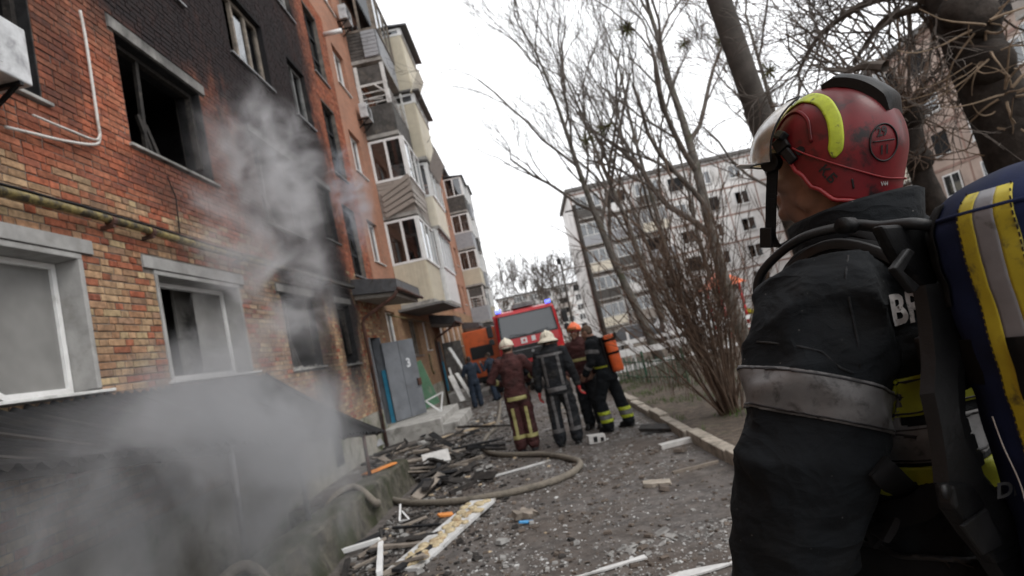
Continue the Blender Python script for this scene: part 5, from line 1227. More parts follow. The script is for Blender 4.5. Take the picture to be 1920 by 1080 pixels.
c = around(-.155, R(20), .045)[0]; MB().tube([c - V((.0, .0, .02)), c + V((.0, 0, .02))], .017, 14).build('hose_clip', M['black_plastic'], ba, smooth=True)
ribbon('loop_strap', [(1612, 440), (1635, 455), (1660, 470)], .014, .006, 'webbing', ba, .022)
def plate(name, outline, yl, th, m, bevel=.004, parent=None):
    o = MB().prism([on_local(x, y, yl) for x, y in outline], (0, -th, 0)).build(name, M[m], parent or ba, bevel=bevel); return o
plate('yoke', [(1628, 428), (1700, 424), (1735, 450), (1742, 520), (1722, 560), (1692, 520), (1668, 500), (1650, 470)], -.195, .02, 'black_plastic', .006)
plate('yoke_loop', [(1662, 505), (1690, 468), (1702, 476), (1680, 512), (1712, 540), (1700, 552)], -.218, .012, 'rubber', .003)
rail_l = [(1710, 538), (1720, 600), (1727, 680), (1724, 740), (1738, 800), (1745, 850), (1750, 905), (1790, 985), (1840, 1060), (1880, 1120)]
rail_r = [(1738, 538), (1766, 590), (1782, 628), (1781, 690), (1772, 760), (1790, 820), (1820, 880), (1880, 950), (1935, 1020), (1985, 1080)]
def rail(yl):
    rings = []
    for (a, b) in zip(rail_l, rail_r):
        p, q = on_local(*a, yl), on_local(*b, yl); n = V((0, -1, 0)); rings.append([p, lerp(p, q, .05) + n * .018, lerp(p, q, .40) + n * .034, lerp(p, q, .60) + n * .036, lerp(p, q, .95) + n * .016, q])
    return rings
r0 = rail(-.20); o = MB().loft([[V(p) for p in r] for r in r0]).build('back_rail', M['black_plastic'], ba); shade_auto(o, 22)
mx = lambda p, s=1: V((-.03 - p.x, p.y, p.z))
o = MB().loft([[mx(p) for p in r] for r in r0]).build('back_rail', M['black_plastic'], ba); shade_auto(o, 22)
for yv in (770, 800, 830, 860): 
    c = on_local(1792 + (yv - 770) * .42, yv, -.222); MB().obox(c, (.022, .012, .022)).build('rail_tooth', M['rubber'], ba, bevel=.002)
plate('hip_plate', [(1748, 905), (1790, 900), (1812, 925), (1880, 985), (1870, 1040), (1835, 1052), (1790, 1000), (1755, 950)], -.205, .025, 'black_plastic', .006)
plate('hip_slot', [(1796, 985), (1842, 952), (1872, 1020), (1836, 1040)], -.232, .006, 'rubber', .002)
c = on_local(1768, 921, -.236); MB().tube([c, c + V((0, -.006, 0))], .010, 16).build('hip_rivet', M['rubber'], ba, smooth=True)
# belt and straps
band('waist_belt', cm, M['webbing'], ba, .905, 1.025, nt_arm, off=.016)
band('belt_edge', cm, M['rubber'], ba, .905, .913, nt_arm, off=.021)
band('belt_edge', cm, M['rubber'], ba, 1.017, 1.025, nt_arm, off=.021)
ribbon('belt_strap', [(1632, 972), (1660, 965), (1720, 945), (1760, 930), (1815, 918)], .022, .007, 'webbing', ba, .034)
ribbon('side_strap', [(1635, 872), (1655, 886), (1700, 915), (1760, 935)], .022, .006, 'webbing', ba, .012)
ribbon('belt_loop', [(1655, 945), (1672, 985), (1690, 1035)], .017, .006, 'webbing', ba, .046)
# cylinder in its blue cover
BX, BY, BR, BZ0, BZ1 = -.178, -.350, .142, .95, 1.632
def bag_pt(q, z, off=0.0):
    k = 1.0
    if z > BZ1 - .08: k = math.sqrt(max(0.02, 1 - ((z - BZ1 + .08) / .083) ** 2))
    if z < BZ0 + .05: k = math.sqrt(max(0.02, 1 - ((BZ0 + .05 - z) / .052) ** 2))
    p = V((BX + (BR * k + off) * math.sin(q), BY - (BR * k + off) * math.cos(q), z))
    w = .004 * noise.noise(V((p.x * 8, p.y * 8, p.z * 22))) + .003 * noise.noise(V((p.x * 20, p.y * 20, p.z * 30)))
    return p + V((math.sin(q), -math.cos(q), 0)) * w
zs = frange(BZ0, BZ0 + .05, 8)[:-1] + frange(BZ0 + .05, BZ1 - .08, 50) + frange(BZ1 - .08, BZ1, 14)[1:]
bag = MB().loft([[bag_pt(q, z) for q in frange(0, 2 * math.pi, 48)[:-1]] for z in zs]).build('cylinder_cover', M['bag_blue'], ba, smooth=True)
MB().tube([bag_pt(q, BZ1 - .055, .0005) for q in frange(0, 2 * math.pi, 48)[:-1]], .004, 6, closed=True).build('cover_piping', M['bag_blue'], bag, smooth=True)
def bag_strip(name, q0, q1, z0, z1, m, off):
    mb = MB(); mb.loft([[bag_pt(q, z, off) for q in frange(q0, q1, 6)] for z in frange(z0, z1, 50)], caps=False, closed=False); o = mb.build(name, M[m], bag, smooth=True, recalc=False); s = o.modifiers.new('s', 'SOLIDIFY'); s.thickness = .002; s.offset = 0
QC = R(-100)
for (a, b, m) in ((-.25, -.09, 'bag_yellow'), (-.09, .09, 'bag_silver'), (.09, .25, 'bag_yellow')): bag_strip('cover_stripe', QC + a, QC + b, BZ0 + .06, BZ1 - .03, m, .0025)
for s in (-.24, .24): 
    mb = MB()
    for z in frange(BZ0 + .07, BZ1 - .03, 60): mb.obox(bag_pt(QC + s, z, .004), (.0016, .0016, .006))
    mb.build('stitching', M['ink'], bag)
bag_strip('cover_flap', QC - 1.15, QC - .62, 1.45, 1.60, 'webbing', .004)
bag_strip('cover_flap', QC + .95, QC + 1.2, 1.50, 1.66, 'webbing', .004)
bag_strip('holding_strap', R(-140), R(140), 1.335, 1.40, 'webbing', .007); bag_strip('strap_pad', QC - .05, QC + 1.1, 1.322, 1.405, 'rubber', .012)
MB().box(BX - .09, BX + .09, -.225, -.17, 1.32, 1.41).build('cylinder_bracket', M['black_plastic'], ba, bevel=.008)
MB().box(BX - .10, BX + .10, -.22, -.17, .95, 1.02).build('base_bracket', M['black_plastic'], ba, bevel=.008)
MB().tube([(BX, BY, BZ0), (BX, BY, BZ0 - .07)], .022, 14).build('valve', M['grey_metal'], ba, smooth=True)
MB().tube(bez([bag_pt(QC - .5, 1.29, .004), bag_pt(QC - .45, 1.25, .006), bag_pt(QC - .36, 1.20, .004), bag_pt(QC - .33, 1.14, .006), bag_pt(QC - .22, 1.10, .006)], 6), .0008, 5).build('loose_thread', M['thread'], bag)
me = text_mesh('Dräger', .045)
for v in me.vertices: q = V((1868, 935)) + V((v.co.x * 950, -v.co.y * 900 - v.co.x * 180)); v.co = on_local(q.x, q.y, -.262)
mesh_obj('harness_lettering', me, M['letter_dim'], ba)
# ------------------------------------------------------------------ the crew by the fire engine
def grd(x, y, dz=0.0): return V((x, y, gz(y) + dz))
person('firefighter in maroon turnout suit and white helmet with elbows out, back to the camera', grd(-.47, 9.75, .01), R(-4),
       dict(elL=(-.36, .0, 1.18), wrL=(-.20, .17, 1.08), elR=(.36, .02, 1.18), wrR=(.20, .18, 1.08), kneeL=(-.10, .03, .5), ankL=(-.10, 0, .09), head=(.0, .05, 1.62)), 'turnout_maroon', helmet=('jet', 'helmet_white'), sc=1.03, nod=-.15,
       bands=(('torso', .84, .90, 'strip_dull'), ('cuff', .3, .48, 'strip_dull'), ('leg', .22, .28, 'strip_dull'), ('legside', .26, .72, 'strip_dull')))
person('firefighter in dark grey-striped suit and cream brimmed helmet, seen from behind', grd(.20, 9.5, .01), R(-10),
       dict(elL=(-.27, -.02, 1.14), wrL=(-.30, .03, .88), elR=(.27, -.02, 1.14), wrR=(.31, .04, .88), kneeL=(-.13, .02, .5), kneeR=(.14, .02, .5), ankL=(-.13, -.02, .09), ankR=(.135, -.02, .09), head=(.0, .06, 1.60)), 'turnout_navy', helmet=('brim', 'helmet_white'), sc=1.03, nod=-.2, glove='glove_red',
       bands=(('torso', 1.42, 1.46, 'reflective_grey'), ('torso', .86, .93, 'reflective_grey'), ('backside', .95, 1.42, 'reflective_grey'), ('legside', .24, .85, 'reflective_grey'), ('leg', .22, .28, 'reflective_grey')))
person('firefighter with bright orange helmet and maroon jacket facing the others', grd(.74, 10.55, .01), R(150),
       dict(elL=(-.28, .02, 1.14), wrL=(-.24, .18, .95), elR=(.28, .02, 1.14), wrR=(.22, .18, .95)), 'turnout_maroon', 'turnout_navy', helmet=('jet', 'helmet_orange'), sc=1.04, nod=-.03, head_turn=-.15, bands=(('torso', 1.2, 1.25, 'strip_dull'),))
tall = person('bareheaded brown-haired firefighter in black suit bending forward, orange tank on his back', grd(1.04, 9.95, .01), R(62),
       dict(kneeL=(-.12, .16, .50), ankL=(-.12, .10, .09), kneeR=(.12, -.08, .5), ankR=(.13, -.16, .09), chest=(0, .06, 1.30), neck=(0, .10, 1.48), head=(0, .17, 1.60), shL=(-.185, .08, 1.42), shR=(.185, .08, 1.42), elL=(-.25, .10, 1.13), wrL=(-.22, .26, .96), elR=(.25, .10, 1.13), wrR=(.2, .26, .96)), 'turnout_black', helmet=None, hair='hair_brown', sc=1.03,
       bands=(('arm', .35, .55, 'reflective_grey'), ('cuff', .3, .5, 'reflective_grey'), ('torso', 1.04, 1.07, 'reflective_yellow'), ('leg', .16, .21, 'strip_yellow'), ('leg', .215, .28, 'reflective_grey'), ('leg', .285, .34, 'strip_yellow')), nod=-.25)
person('firefighter half hidden behind the maroon one, cream helmet showing', grd(-.52, 11.0, .01), R(15), {}, 'turnout_navy', helmet=('jet', 'helmet_white'), sc=1.04)
person('man in dark blue uniform by the far porch, turned away', grd(-2.35, 20.5, .01), R(20), dict(elL=(-.3, .05, 1.15), wrL=(-.2, .25, 1.2), elR=(.3, .05, 1.15), wrR=(.2, .25, 1.2)), 'police_blue', helmet=None, sc=1.0)
person('man in dark uniform beside the fire engine, arms raised to his face', grd(-1.75, 21.6, .01), R(60), dict(elL=(-.3, .1, 1.18), wrL=(-.15, .28, 1.4), elR=(.3, .1, 1.18), wrR=(.15, .28, 1.4)), 'police_blue', helmet=None, sc=1.0)
# orange air tank worn by the bareheaded man
tk = thing('air_tank', 'bright orange air cylinder bag with black straps on the bareheaded firefighter', 'air tank')
tk.matrix_world = Matrix.Translation(grd(1.04, 9.95, .01)) @ Matrix.Rotation(R(62), 4, 'Z') @ Matrix.Translation(V((0, -.215, 1.24))) @ Matrix.Rotation(R(-4), 4, 'X')
MB().loft([[V((r * math.cos(q), r * math.sin(q), z)) for q in frange(0, 2 * math.pi, 20)[:-1]] for z, r in ((-.31, .06), (-.30, .085), (-.28, .095), (.28, .095), (.30, .085), (.31, .06))]).build('cover', M['cylinder_orange'], tk, smooth=True)
for z in (-.02, .2): MB().loft([[V((.099 * math.cos(q), .099 * math.sin(q), z + h)) for q in frange(0, 2 * math.pi, 20)[:-1]] for h in (0, .04)], caps=False).build('strap', M['webbing'], tk)
MB().obox((0, -.11, .27), (.1, .02, .09)).build('label_patch', M['webbing'], tk)
MB().obox((0, .12, .0), (.24, .05, .6)).build('back_plate', M['black_plastic'], tk, bevel=.01)

# ------------------------------------------------------------------ fire engine
def wheel(parent, c, r, w):
    c = V(c); o = MB().loft([[c + V((x, rr * math.cos(q), rr * math.sin(q))) for q in frange(0, 2 * math.pi, 28)[:-1]] for x, rr in ((-w/2, r * .62), (-w/2, r * .93), (-w/2 + .03, r), (w/2 - .03, r), (w/2, r * .93), (w/2, r * .62))]).build('wheel', M['tyre'], parent, smooth=True)
    MB().tube([c - V((w/2 + .004, 0, 0)), c + V((w/2 + .004, 0, 0))], r * .55, 20).build('rim', M['grey_metal'], o)
eng = thing('fire_engine', 'red fire engine with flashing blue lamps parked at the end of the lane', 'fire engine', grd(-.12, 22.4), R(3))
def sect(z, y, w, r=.12): return [(-w + r, y, z), (w - r, y, z), (w, y + r, z), (w, y + 2.0, z), (-w, y + 2.0, z), (-w, y + r, z)]
cab = MB().loft([sect(z, y, w) for z, y, w in ((.75, .06, 1.2), (1.1, .0, 1.23), (1.75, .0, 1.23), (2.05, .02, 1.22), (2.98, .16, 1.15), (3.08, .24, 1.12), (3.13, .4, 1.05))]).build('cab', M['truck_red'], eng)
def fpt(x, z): y = .02 + (.14 * (z - 2.05) / .93) - .012; return V((x, y, z))
mb = MB(); mb.prism([fpt(-1.05, 2.12), fpt(1.05, 2.12), fpt(1.0, 2.93), fpt(-1.0, 2.93)], (0, .008, 0)); mb.build('windscreen', M['windscreen'], eng)
mb = MB(); mb.prism([fpt(-1.12, 2.06) + V((0, .006, 0)), fpt(1.12, 2.06) + V((0, .006, 0)), fpt(1.06, 2.97) + V((0, .006, 0)), fpt(-1.06, 2.97) + V((0, .006, 0))], (0, .006, 0)); mb.build('windscreen_gasket', M['truck_black'], eng)
for s in (-1, 1):
    mb = MB(); mb.beam(fpt(s * .1, 2.14) - V((0, .02, 0)), fpt(s * .75, 2.2) - V((0, .02, 0)), .03, .02); mb.build('wiper', M['truck_black'], eng)
g = MB().box(-.95, .95, -.03, .02, 1.22, 1.76).build('grille', M['truck_black'], eng, bevel=.02)
for i in range(5): MB().box(-.9, .9, -.045, -.03, 1.28 + i * .1, 1.31 + i * .1).build('grille_bar', M['truck_black'] if i != 3 else M['grey_metal'], g)
MB().prism([V((-.07, -.05, 1.47)), V((.0, -.05, 1.42)), V((.07, -.05, 1.47)), V((0, -.05, 1.56))], (0, -.01, 0)).build('badge', M['grey_metal'], g)
MB().box(-.36, -.13, -.012, -.004, 1.82, 2.03).build('white_mark', M['truck_white'], eng); MB().box(.05, .2, -.012, -.004, 1.85, 2.03).build('white_mark', M['truck_white'], eng); MB().box(-.28, -.2, -.018, -.012, 1.88, 1.97).build('white_mark', M['truck_red'], eng)
MB().box(-1.24, 1.24, -.10, .3, .50, 1.16).build('bumper', M['truck_black'], eng, bevel=.05)
for zz in (.62, 1.1): MB().box(-1.1, 1.1, -.118, -.10, zz, zz + .035).build('bumper_stripe', M['truck_red'], eng)
MB().box(-.26, .26, -.115, -.1, .78, .9).build('number_plate', M['truck_white'], eng)
for s in (-1, 1):
    MB().box(s * .98 - .17, s * .98 + .17, -.125, -.1, .78, 1.0).build('headlight', M['grey_metal'], eng, bevel=.02)
    MB().box(s * 1.05 - .1, s * 1.05 + .1, -.012, .0, 1.3, 1.45).build('marker_lamp', M['orange_scrap'], eng)
    MB().sphere((s * .42, -.06, 1.30), (.07, .03, .05), 12, 8).build('flash_lamp', M['beacon_blue'], eng, smooth=True)
    MB().tube([(s * .98, .45, 3.12), (s * .98, .45, 3.26)], .10, 16).build('beacon', M['beacon_blue'], eng, smooth=True)
    MB().tube([(s * .98, .45, 3.06), (s * .98, .45, 3.13)], .12, 16).build('beacon_base', M['truck_black'], eng)
    mb = MB(); mb.tube([(s * 1.2, .15, 2.75), (s * 1.45, .05, 2.75), (s * 1.45, .05, 2.2)], .02, 6); mb.build('mirror_arm', M['truck_black'], eng)
    MB().obox((s * 1.45, .02, 2.5), (.22, .1, .45)).build('mirror', M['truck_black'], eng, bevel=.03); MB().obox((s * 1.45, .02, 2.1), (.2, .1, .22)).build('mirror', M['truck_black'], eng, bevel=.03)
    MB().box(s * 1.235 - .004, s * 1.235 + .004, .5, 1.5, 2.15, 2.85).build('side_window', M['windscreen'], eng)
    wheel(eng, (s * 1.05, 1.2, .52), .52, .3); wheel(eng, (s * 1.05, 5.2, .52), .52, .34)
MB().sphere((.35, -.05, .7), (.07, .03, .05), 10, 6).build('flash_lamp', M['beacon_blue'], eng, smooth=True)
MB().box(-1.25, 1.25, 2.15, 7.6, .9, 3.15).build('body', M['truck_red'], eng, bevel=.04); MB().box(-.5, .5, 1.0, 7.4, .5, .9).build('chassis', M['truck_black'], eng)
for i in range(3): MB().box(-1.262, -1.25, 2.4 + i * 1.6, 3.8 + i * 1.6, 1.1, 2.9).build('locker_shutter', M['grey_metal'], eng)
MB().box(-.4, .4, .5, 7.0, 3.2, 3.35).build('ladder_rack', M['grey_metal'], eng)
# orange lorry behind
lor = thing('orange_lorry', 'orange box lorry standing behind the fire engine next to the house', 'lorry', grd(-2.25, 29.0), R(2))
MB().box(-1.15, 1.15, 0, 5.5, .7, 3.0).build('box_body', M['truck_orange'], lor, bevel=.03); MB().box(-.9, .2, -.02, -.002, 1.6, 2.2).build('rear_hatch', M['truck_black'], lor); MB().box(-1.1, 1.1, -.05, .1, .45, .7).build('bumper', M['truck_black'], lor)
MB().box(-1.1, 1.1, 5.55, 7.2, .6, 2.4).build('cab', M['truck_orange'], lor, bevel=.1)
for s in (-1, 1): wheel(lor, (s * .95, 1.0, .45), .45, .28); wheel(lor, (s * .95, 6.2, .45), .45, .28); MB().box(s * .95 - .12, s * .95 + .12, -.065, -.05, .75, .9).build('tail_lamp', M['glove_red'], lor)
# parked cars in the yard
def car(label, loc, rz, m):
    t = thing('parked_car', label, 'car', loc, rz, 'cars parked in the far yard')
    prof = [(-2.05, .35), (-2.1, .7), (-1.95, .85), (-1.1, .95), (-.5, 1.42), (.85, 1.45), (1.45, .98), (2.0, .9), (2.1, .6), (2.05, .35)]
    MB().loft([[V((x, y * k, z if z < .96 else .96 + (z - .96) * kk)) for y, z in prof] for x, k, kk in ((-.84, .97, .3), (-.78, 1, .95), (-.6, 1, 1), (.6, 1, 1), (.78, 1, .95), (.84, .97, .3))]).build('body', M[m], t, smooth=False)
    for s in (-1, 1):
        MB().prism([V((s * .80, -.95, .98)), V((s * .80, 1.25, .98)), V((s * .74, .75, 1.38)), V((s * .74, -.45, 1.36))], (s * .012, 0, 0)).build('side_glass', M['pane_dark'], t)
        for y in (-1.3, 1.3): wheel(t, (s * .76, y, .31), .31, .2)
        MB().box(s * .6 - .15, s * .6 + .15, -2.13, -2.06, .6, .75).build('headlight', M['truck_white'], t)
    MB().prism([V((-.7, -1.06, 1.0)), V((.7, -1.06, 1.0)), V((.6, -.54, 1.41)), V((-.6, -.54, 1.41))], (0, -.02, .01)).build('windscreen', M['pane_dark'], t)
    MB().prism([V((-.7, 1.42, 1.02)), V((.7, 1.42, 1.02)), V((.6, .9, 1.42)), V((-.6, .9, 1.42))], (0, .02, .01)).build('rear_window', M['pane_dark'], t)
def yard(x, y): return V((x, y, soil_z(x, y)))
car('dark grey car parked in the far yard, left of the tree trunks', yard(6.2, 36.0), R(82), 'car_grey'); car('white car parked behind the white board fence', yard(9.6, 34.0), R(95), 'car_white'); car('pale car farthest back in front of the panel block', yard(10.5, 46.0), R(88), 'car_white')
# ------------------------------------------------------------------ panel blocks across the yard
def block(name, label, org, L, H, D, rz, m, cols, loggia=(), seed=1, z0=-1.4):
    """slab block: front along local +x from 0..L facing local -y"""
    t = thing(name, label, 'building', org, rz); r = random.Random(seed)
    MB().box(0, L, 0, D, z0, H).build('wall', M[m], t); MB().box(-.3, L + .3, -.35, D + .3, H + .002, H + .35).build('roof', M['roof_slate'], t)
    fl = (H - .9 - .3) / 5
    for k in range(6): MB().box(.02, L - .02, -.035, -.002, .85 + k * fl - .09, .85 + k * fl + .09).build('panel_joint', M['panel_seam'], t)
    for i in range(int(L / 3.2) + 1): 
        if r.random() < .75: MB().box(i * 3.2 - .06 + .1, i * 3.2 + .06 + .1, -.03, -.003, 0.6, H - .1).build('panel_joint', M['panel_seam'], t)
    for i in range(int(L / 3.2)):
        for k in range(5):
            x = i * 3.2 + .9; z = .85 + k * fl + .85; w = r.choice((1.3, 1.5, 1.5)); b = r.random()
            if i in loggia:
                g = MB().box(i * 3.2 + .25, i * 3.2 + 3.0, -1.0, -.04, z - .95, z - .80).build('loggia', M['concrete'], t)
                MB().box(i * 3.2 + .28, i * 3.2 + 2.97, -1.0, -.95, z - .8, z + .1).build('loggia_front', M[r.choice(('grey_panel', 'cream_pale', 'taupe_siding', 'panel_white', 'dark_panel'))], g)
                if r.random() < .75:
                    mb, pb = MB(), []; glazing(mb, pb, (i * 3.2 + .28, -.98), (i * 3.2 + 2.97, -.98), z + .12, z + 1.5, 4, .09, .06); mb.build('glazing_frame', M['white_sooty'], g); m2 = MB(); [m2.quad(*q) for q in pb]; tag(m2.build('pane', M['pane_dark'], g, recalc=False), kind='stuff')
                MB().box(i * 3.2 + .5, i * 3.2 + 2.6, -.04, -.01, z - .7, z + 1.45).build('opening', M['room_dark'], g)
            else:
                wdw = MB().box(x, x + w, -.05, -.012, z, z + 1.42).build('window', M['room_dark'] if b < .8 else M['charred'], t)
                if b < .72:
                    mb = MB(); 
                    for q in (0, .5, 1): mb.box(x + (w - .09) * q, x + (w - .09) * q + .09, -.075, -.051, z, z + 1.42)
                    mb.box(x + .09, x + w - .09, -.073, -.051, z, z + .09); mb.box(x + .09, x + w - .09, -.073, -.051, z + 1.33, z + 1.42); mb.build('window_frame', M['white_pvc'], wdw)
                    MB().box(x + .05, x + w - .05, -.058, -.052, z + .05, z + 1.37).build('pane', M['pane_dark'], wdw)
                MB().box(x - .06, x + w + .06, -.13, -.04, z - .06, z - .003).build('sill', M['white_sooty'], wdw)
    return t
block('panel_block', 'pale five storey panel block facing the yard behind the bare trees', (6.9, 62, 0), 22, 15.6, 12, 0, 'panel_white', None, (0, 1, 2), 3)
block('panel_wing', 'long beige pink panel block along the right side of the yard behind the pollarded trees', (27.5, 61.0, 0), 48, 14.6, 12, R(-90), 'panel_pink', None, (2, 6, 10), 8)
block('distant_block', 'low distant block at the end of the lane', (-6, 130, -1), 26, 12, 12, 0, 'panel_white', None, (1, 4), 5)

# ------------------------------------------------------------------ poles
p0, p1 = at(1338, -30, 9.3), at(1425, 222, 9.3); d = (p0 - p1).normalized(); base = p1 - d * ((p1.z - gz(9)) / d.z + .3); top = p0 + d * 3.0
MB().tube([base, p1, p0, top], [.20, .185, .175, .16], 14).build('wooden_pole', M['pole_wood'], smooth=True)
tag(bpy.data.objects['wooden_pole'], 'thick dark leaning pole behind the red helmet', 'pole')
b = at_y(1138, 640, 24); b.z = gz(24) + .1; up = at_y(1075, 385, 24)
pl = thing('utility_pole', 'thin dark pole standing left of the trees before the panel block', 'pole', (0, 0, 0)); MB().tube([b, lerp(b, up, .5), up], [.11, .1, .085], 10).build('shaft', M['pole_wood'], pl, smooth=True); MB().beam(up - V((.4, 0, .2)), up + V((.4, 0, -.2)), .06, .06).build('cross_arm', M['pole_wood'], pl)  # utility pole with a cross arm, no lamp on it
b = at_y(1080, 640, 40); b.z = gz(40); up = at_y(1051, 492, 40)
pl = thing('street_lamp', 'street lamp with small black head above the fire engine', 'street lamp', (0, 0, 0)); MB().tube([b, up], [.09, .07], 8).build('shaft', M['pole_wood'], pl, smooth=True); MB().obox(up + V((-.1, 0, .1)), (.28, .28, .4)).build('lamp_head', M['truck_black'], pl, bevel=.05); MB().tube(bez([up + V((0, 0, .3)), up + V((-.5, 0, .6)), up + V((-.9, 0, .5))], 6), .03, 6).build('arm', M['pole_wood'], pl)

# ------------------------------------------------------------------ trees
def grow(mb, p, d, L, r, depth, rng, spread=.7, up=.12, kids=(4, 6), seg=6, rmin=.006, wob=.16, taper=.55, ratio=.62):
    pts = [V(p)]; rr = [r]; d = V(d).normalized(); n = max(3, int(seg * (1 if depth > 1 else .7)))
    for i in range(n):
        d = (d + V((rng.gauss(0, wob), rng.gauss(0, wob), rng.gauss(0, wob) + up * .35))).normalized(); pts.append(pts[-1] + d * (L / n)); rr.append(max(rmin, r * (1 - (1 - taper) * (i + 1) / n)))
    if depth == 0: rr[-1] = rmin * .6
    mb.tube(pts, rr, 7 if r > .05 else 5 if r > .02 else 3, caps=False)
    if depth <= 0: return pts
    k = rng.randint(*kids)
    for j in range(k):
        t = rng.uniform(.28, 1.0) if j else 1.0; q = t * n; i = min(int(q), n - 1); pos = lerp(pts[i], pts[i+1], q - i); dd = (pts[i+1] - pts[i]).normalized()
        ax = dd.cross(V((rng.gauss(0, 1), rng.gauss(0, 1), rng.gauss(0, 1)))).normalized(); nd_ = (Quaternion(ax, rng.uniform(.35, 1) * spread) @ dd) + V((0, 0, up))
        r2 = max(rmin, (rr[i] * (1 - (q - i)) + rr[i+1] * (q - i)) * rng.uniform(.42, .64)); grow(mb, pos, nd_, L * ratio * rng.uniform(.7, 1.15), r2, depth - 1, rng, spread, up, kids, seg, rmin, wob, taper, ratio)
    return pts
def tree(label, base, lean, h, r, seed, depth=4, kids=(4, 6), first=.35, m='bark_grey', spread=.62, L0=.42, name='bare_tree', nb=8, rmin=.005, mist=0, bend=.4):
    rng = random.Random(seed); t = thing(name, label, 'tree', base, 0, 'bare trees in the yard'); d = V(lean).normalized()
    pts = [V((0, 0, -.2))]; rr = [r * 1.25]; n = 10
    for i in range(n):
        d = (d + V((rng.gauss(0, .035), rng.gauss(0, .035), .02 * bend))).normalized(); pts.append(pts[-1] + d * (h / n)); rr.append(r * (1 - .78 * (i + 1) / n))
    MB().tube(pts, rr, 12).build('trunk', M[m], t, smooth=True)
    mb = MB()
    for j in range(nb):
        f = first + (1 - first) * (j + rng.random() * .6) / nb; q = min(f, .999) * n; i = int(q); pos = lerp(pts[i], pts[i+1], q - i); dd = (pts[i+1] - pts[i]).normalized()
        ax = dd.cross(V((rng.gauss(0, 1), rng.gauss(0, 1), rng.gauss(0, .3)))).normalized(); grow(mb, pos, (Quaternion(ax, rng.uniform(.4, .95)) @ dd), h * L0 * (1.15 - .55 * f) * rng.uniform(.8, 1.15), rr[i] * rng.uniform(.45, .7), depth - 1, rng, spread, .16, kids, rmin=rmin)
    grow(mb, pts[-1], d, h * .22, rr[-1], depth - 2, rng, spread, .15, kids, rmin=rmin)
    mb.build('crown', M['twig'], t, recalc=False)
    for k in range(mist):
        v = rng.choice(mb.v); b2 = MB(); c = V(v)
        for q in range(60): dd = V((rng.gauss(0, 1), rng.gauss(0, 1), rng.gauss(0, 1))).normalized(); b2.tube([c, c + dd * rng.uniform(.15, .32)], .012, 3, caps=False)
        b2.build('mistletoe', M['mistletoe'], t, recalc=False)
    return t
def gb(px, py, y): p = at_y(px, py, y); return V((p.x, y, soil_z(p.x, y)))
tree('tall grey tree leaning left with a broad crown, nearest the fire engine', gb(1236, 660, 21), (-.17, 0, 1), 13.0, .17, 3, 4, (4, 6), .32, spread=.6, nb=10)
tree('grey tree just right of the leaning one, forked high', gb(1262, 660, 25), (-.10, .03, 1), 13.5, .16, 14, 4, (4, 5), .35, nb=9)
tree('slim dark tree rising behind the brown shrub', gb(1318, 660, 19), (-.06, .05, 1), 11.0, .12, 25, 4, (3, 5), .3, nb=8)
tree('stout grey tree trunk behind the shrub, crown above the helmet visor', gb(1405, 640, 15.5), (-.05, .06, 1), 11.5, .185, 36, 4, (4, 6), .30, nb=10, mist=6)
tree('slender tree between the grey trunks', gb(1290, 650, 28), (-.08, 0, 1), 12.0, .13, 47, 3, (4, 6), .3, nb=9)
tree('bare tree in front of the middle of the panel block', gb(1370, 640, 34), (-.04, 0, 1), 12.0, .16, 58, 3, (4, 6), .3, nb=9)
tree('small bushy tree behind the cab of the fire engine', gb(1070, 640, 48), (0, 0, 1), 6.0, .10, 69, 4, (4, 5), .12, L0=.6, spread=.8, nb=10, rmin=.015)
tree('low bushy tree left of the street lamp', gb(1035, 640, 60), (0, 0, 1), 7.0, .10, 70, 4, (4, 5), .12, L0=.6, spread=.8, nb=9, rmin=.018)
tree('faint bare tree past the end of the brick house', gb(945, 640, 75), (0, 0, 1), 9.0, .12, 71, 4, (4, 5), .15, L0=.55, spread=.8, nb=9, rmin=.02)
tree('bare tree seen above the helmet against the long block', gb(1560, 560, 18), (-.02, .0, 1), 10.5, .16, 83, 4, (4, 6), .28, nb=9, mist=3)

# pollarded limes at the right: gnarled trunk, knuckles, dense suckers
def suckers(mb, c, n, L, rng, r=(.008, .018), droop=.5, bias=(0, 0, 0)):
    for i in range(n):
        d = (V((rng.gauss(0, 1), rng.gauss(0, 1), rng.gauss(.1, .8))) + V(bias)).normalized(); l = L * rng.uniform(.4, 1.2); a = V(c) + d * .08; pts = [a]; dd = d.copy(); curl = V((rng.gauss(0, .9), rng.gauss(0, .9), rng.gauss(0, .9)))
        for k in range(7): dd = (dd + curl * .33 + V((rng.gauss(0, .12), rng.gauss(0, .12), -droop * .15 + .10 * k * droop))).normalized(); pts.append(pts[-1] + dd * (l / 7))
        r0 = rng.uniform(*r); mb.tube(pts, [r0 * (1 - .1 * k) for k in range(8)], 5, caps=False)
rng = random.Random(31)
pol = thing('pollarded_tree', 'thick dark pollarded trunk with tangled suckers at the right edge', 'tree', (0, 0, 0))
tp = [at(2150, 900, 6.2), at(2040, 640, 6.3), at(1945, 380, 6.4), at(1895, 255, 6.4), at(1850, 150, 6.5), at(1815, 60, 6.5), at(1780, -30, 6.6), at(1750, -130, 6.6)]; tp[0].z = soil_z(tp[0].x, tp[0].y) - .2
MB().tube(bez(tp, 5), [.34 + .03 * noise.noise(V((i * .4, 0, 0))) - .003 * i for i in range(36)], 14).build('trunk', M['bark'], pol, smooth=True)
for (x, y, r) in ((1850, 120, .26), (1885, 215, .22), (1830, 40, .24), (1800, 20, .2)):
    kb = MB().sphere(at(x, y, 6.35), r, 12, 8).build('knuckle', M['bark'], pol, smooth=True)
    for v in kb.data.vertices: v.co += v.co.normalized() * .06 * noise.noise(v.co * 5)
mb = MB()
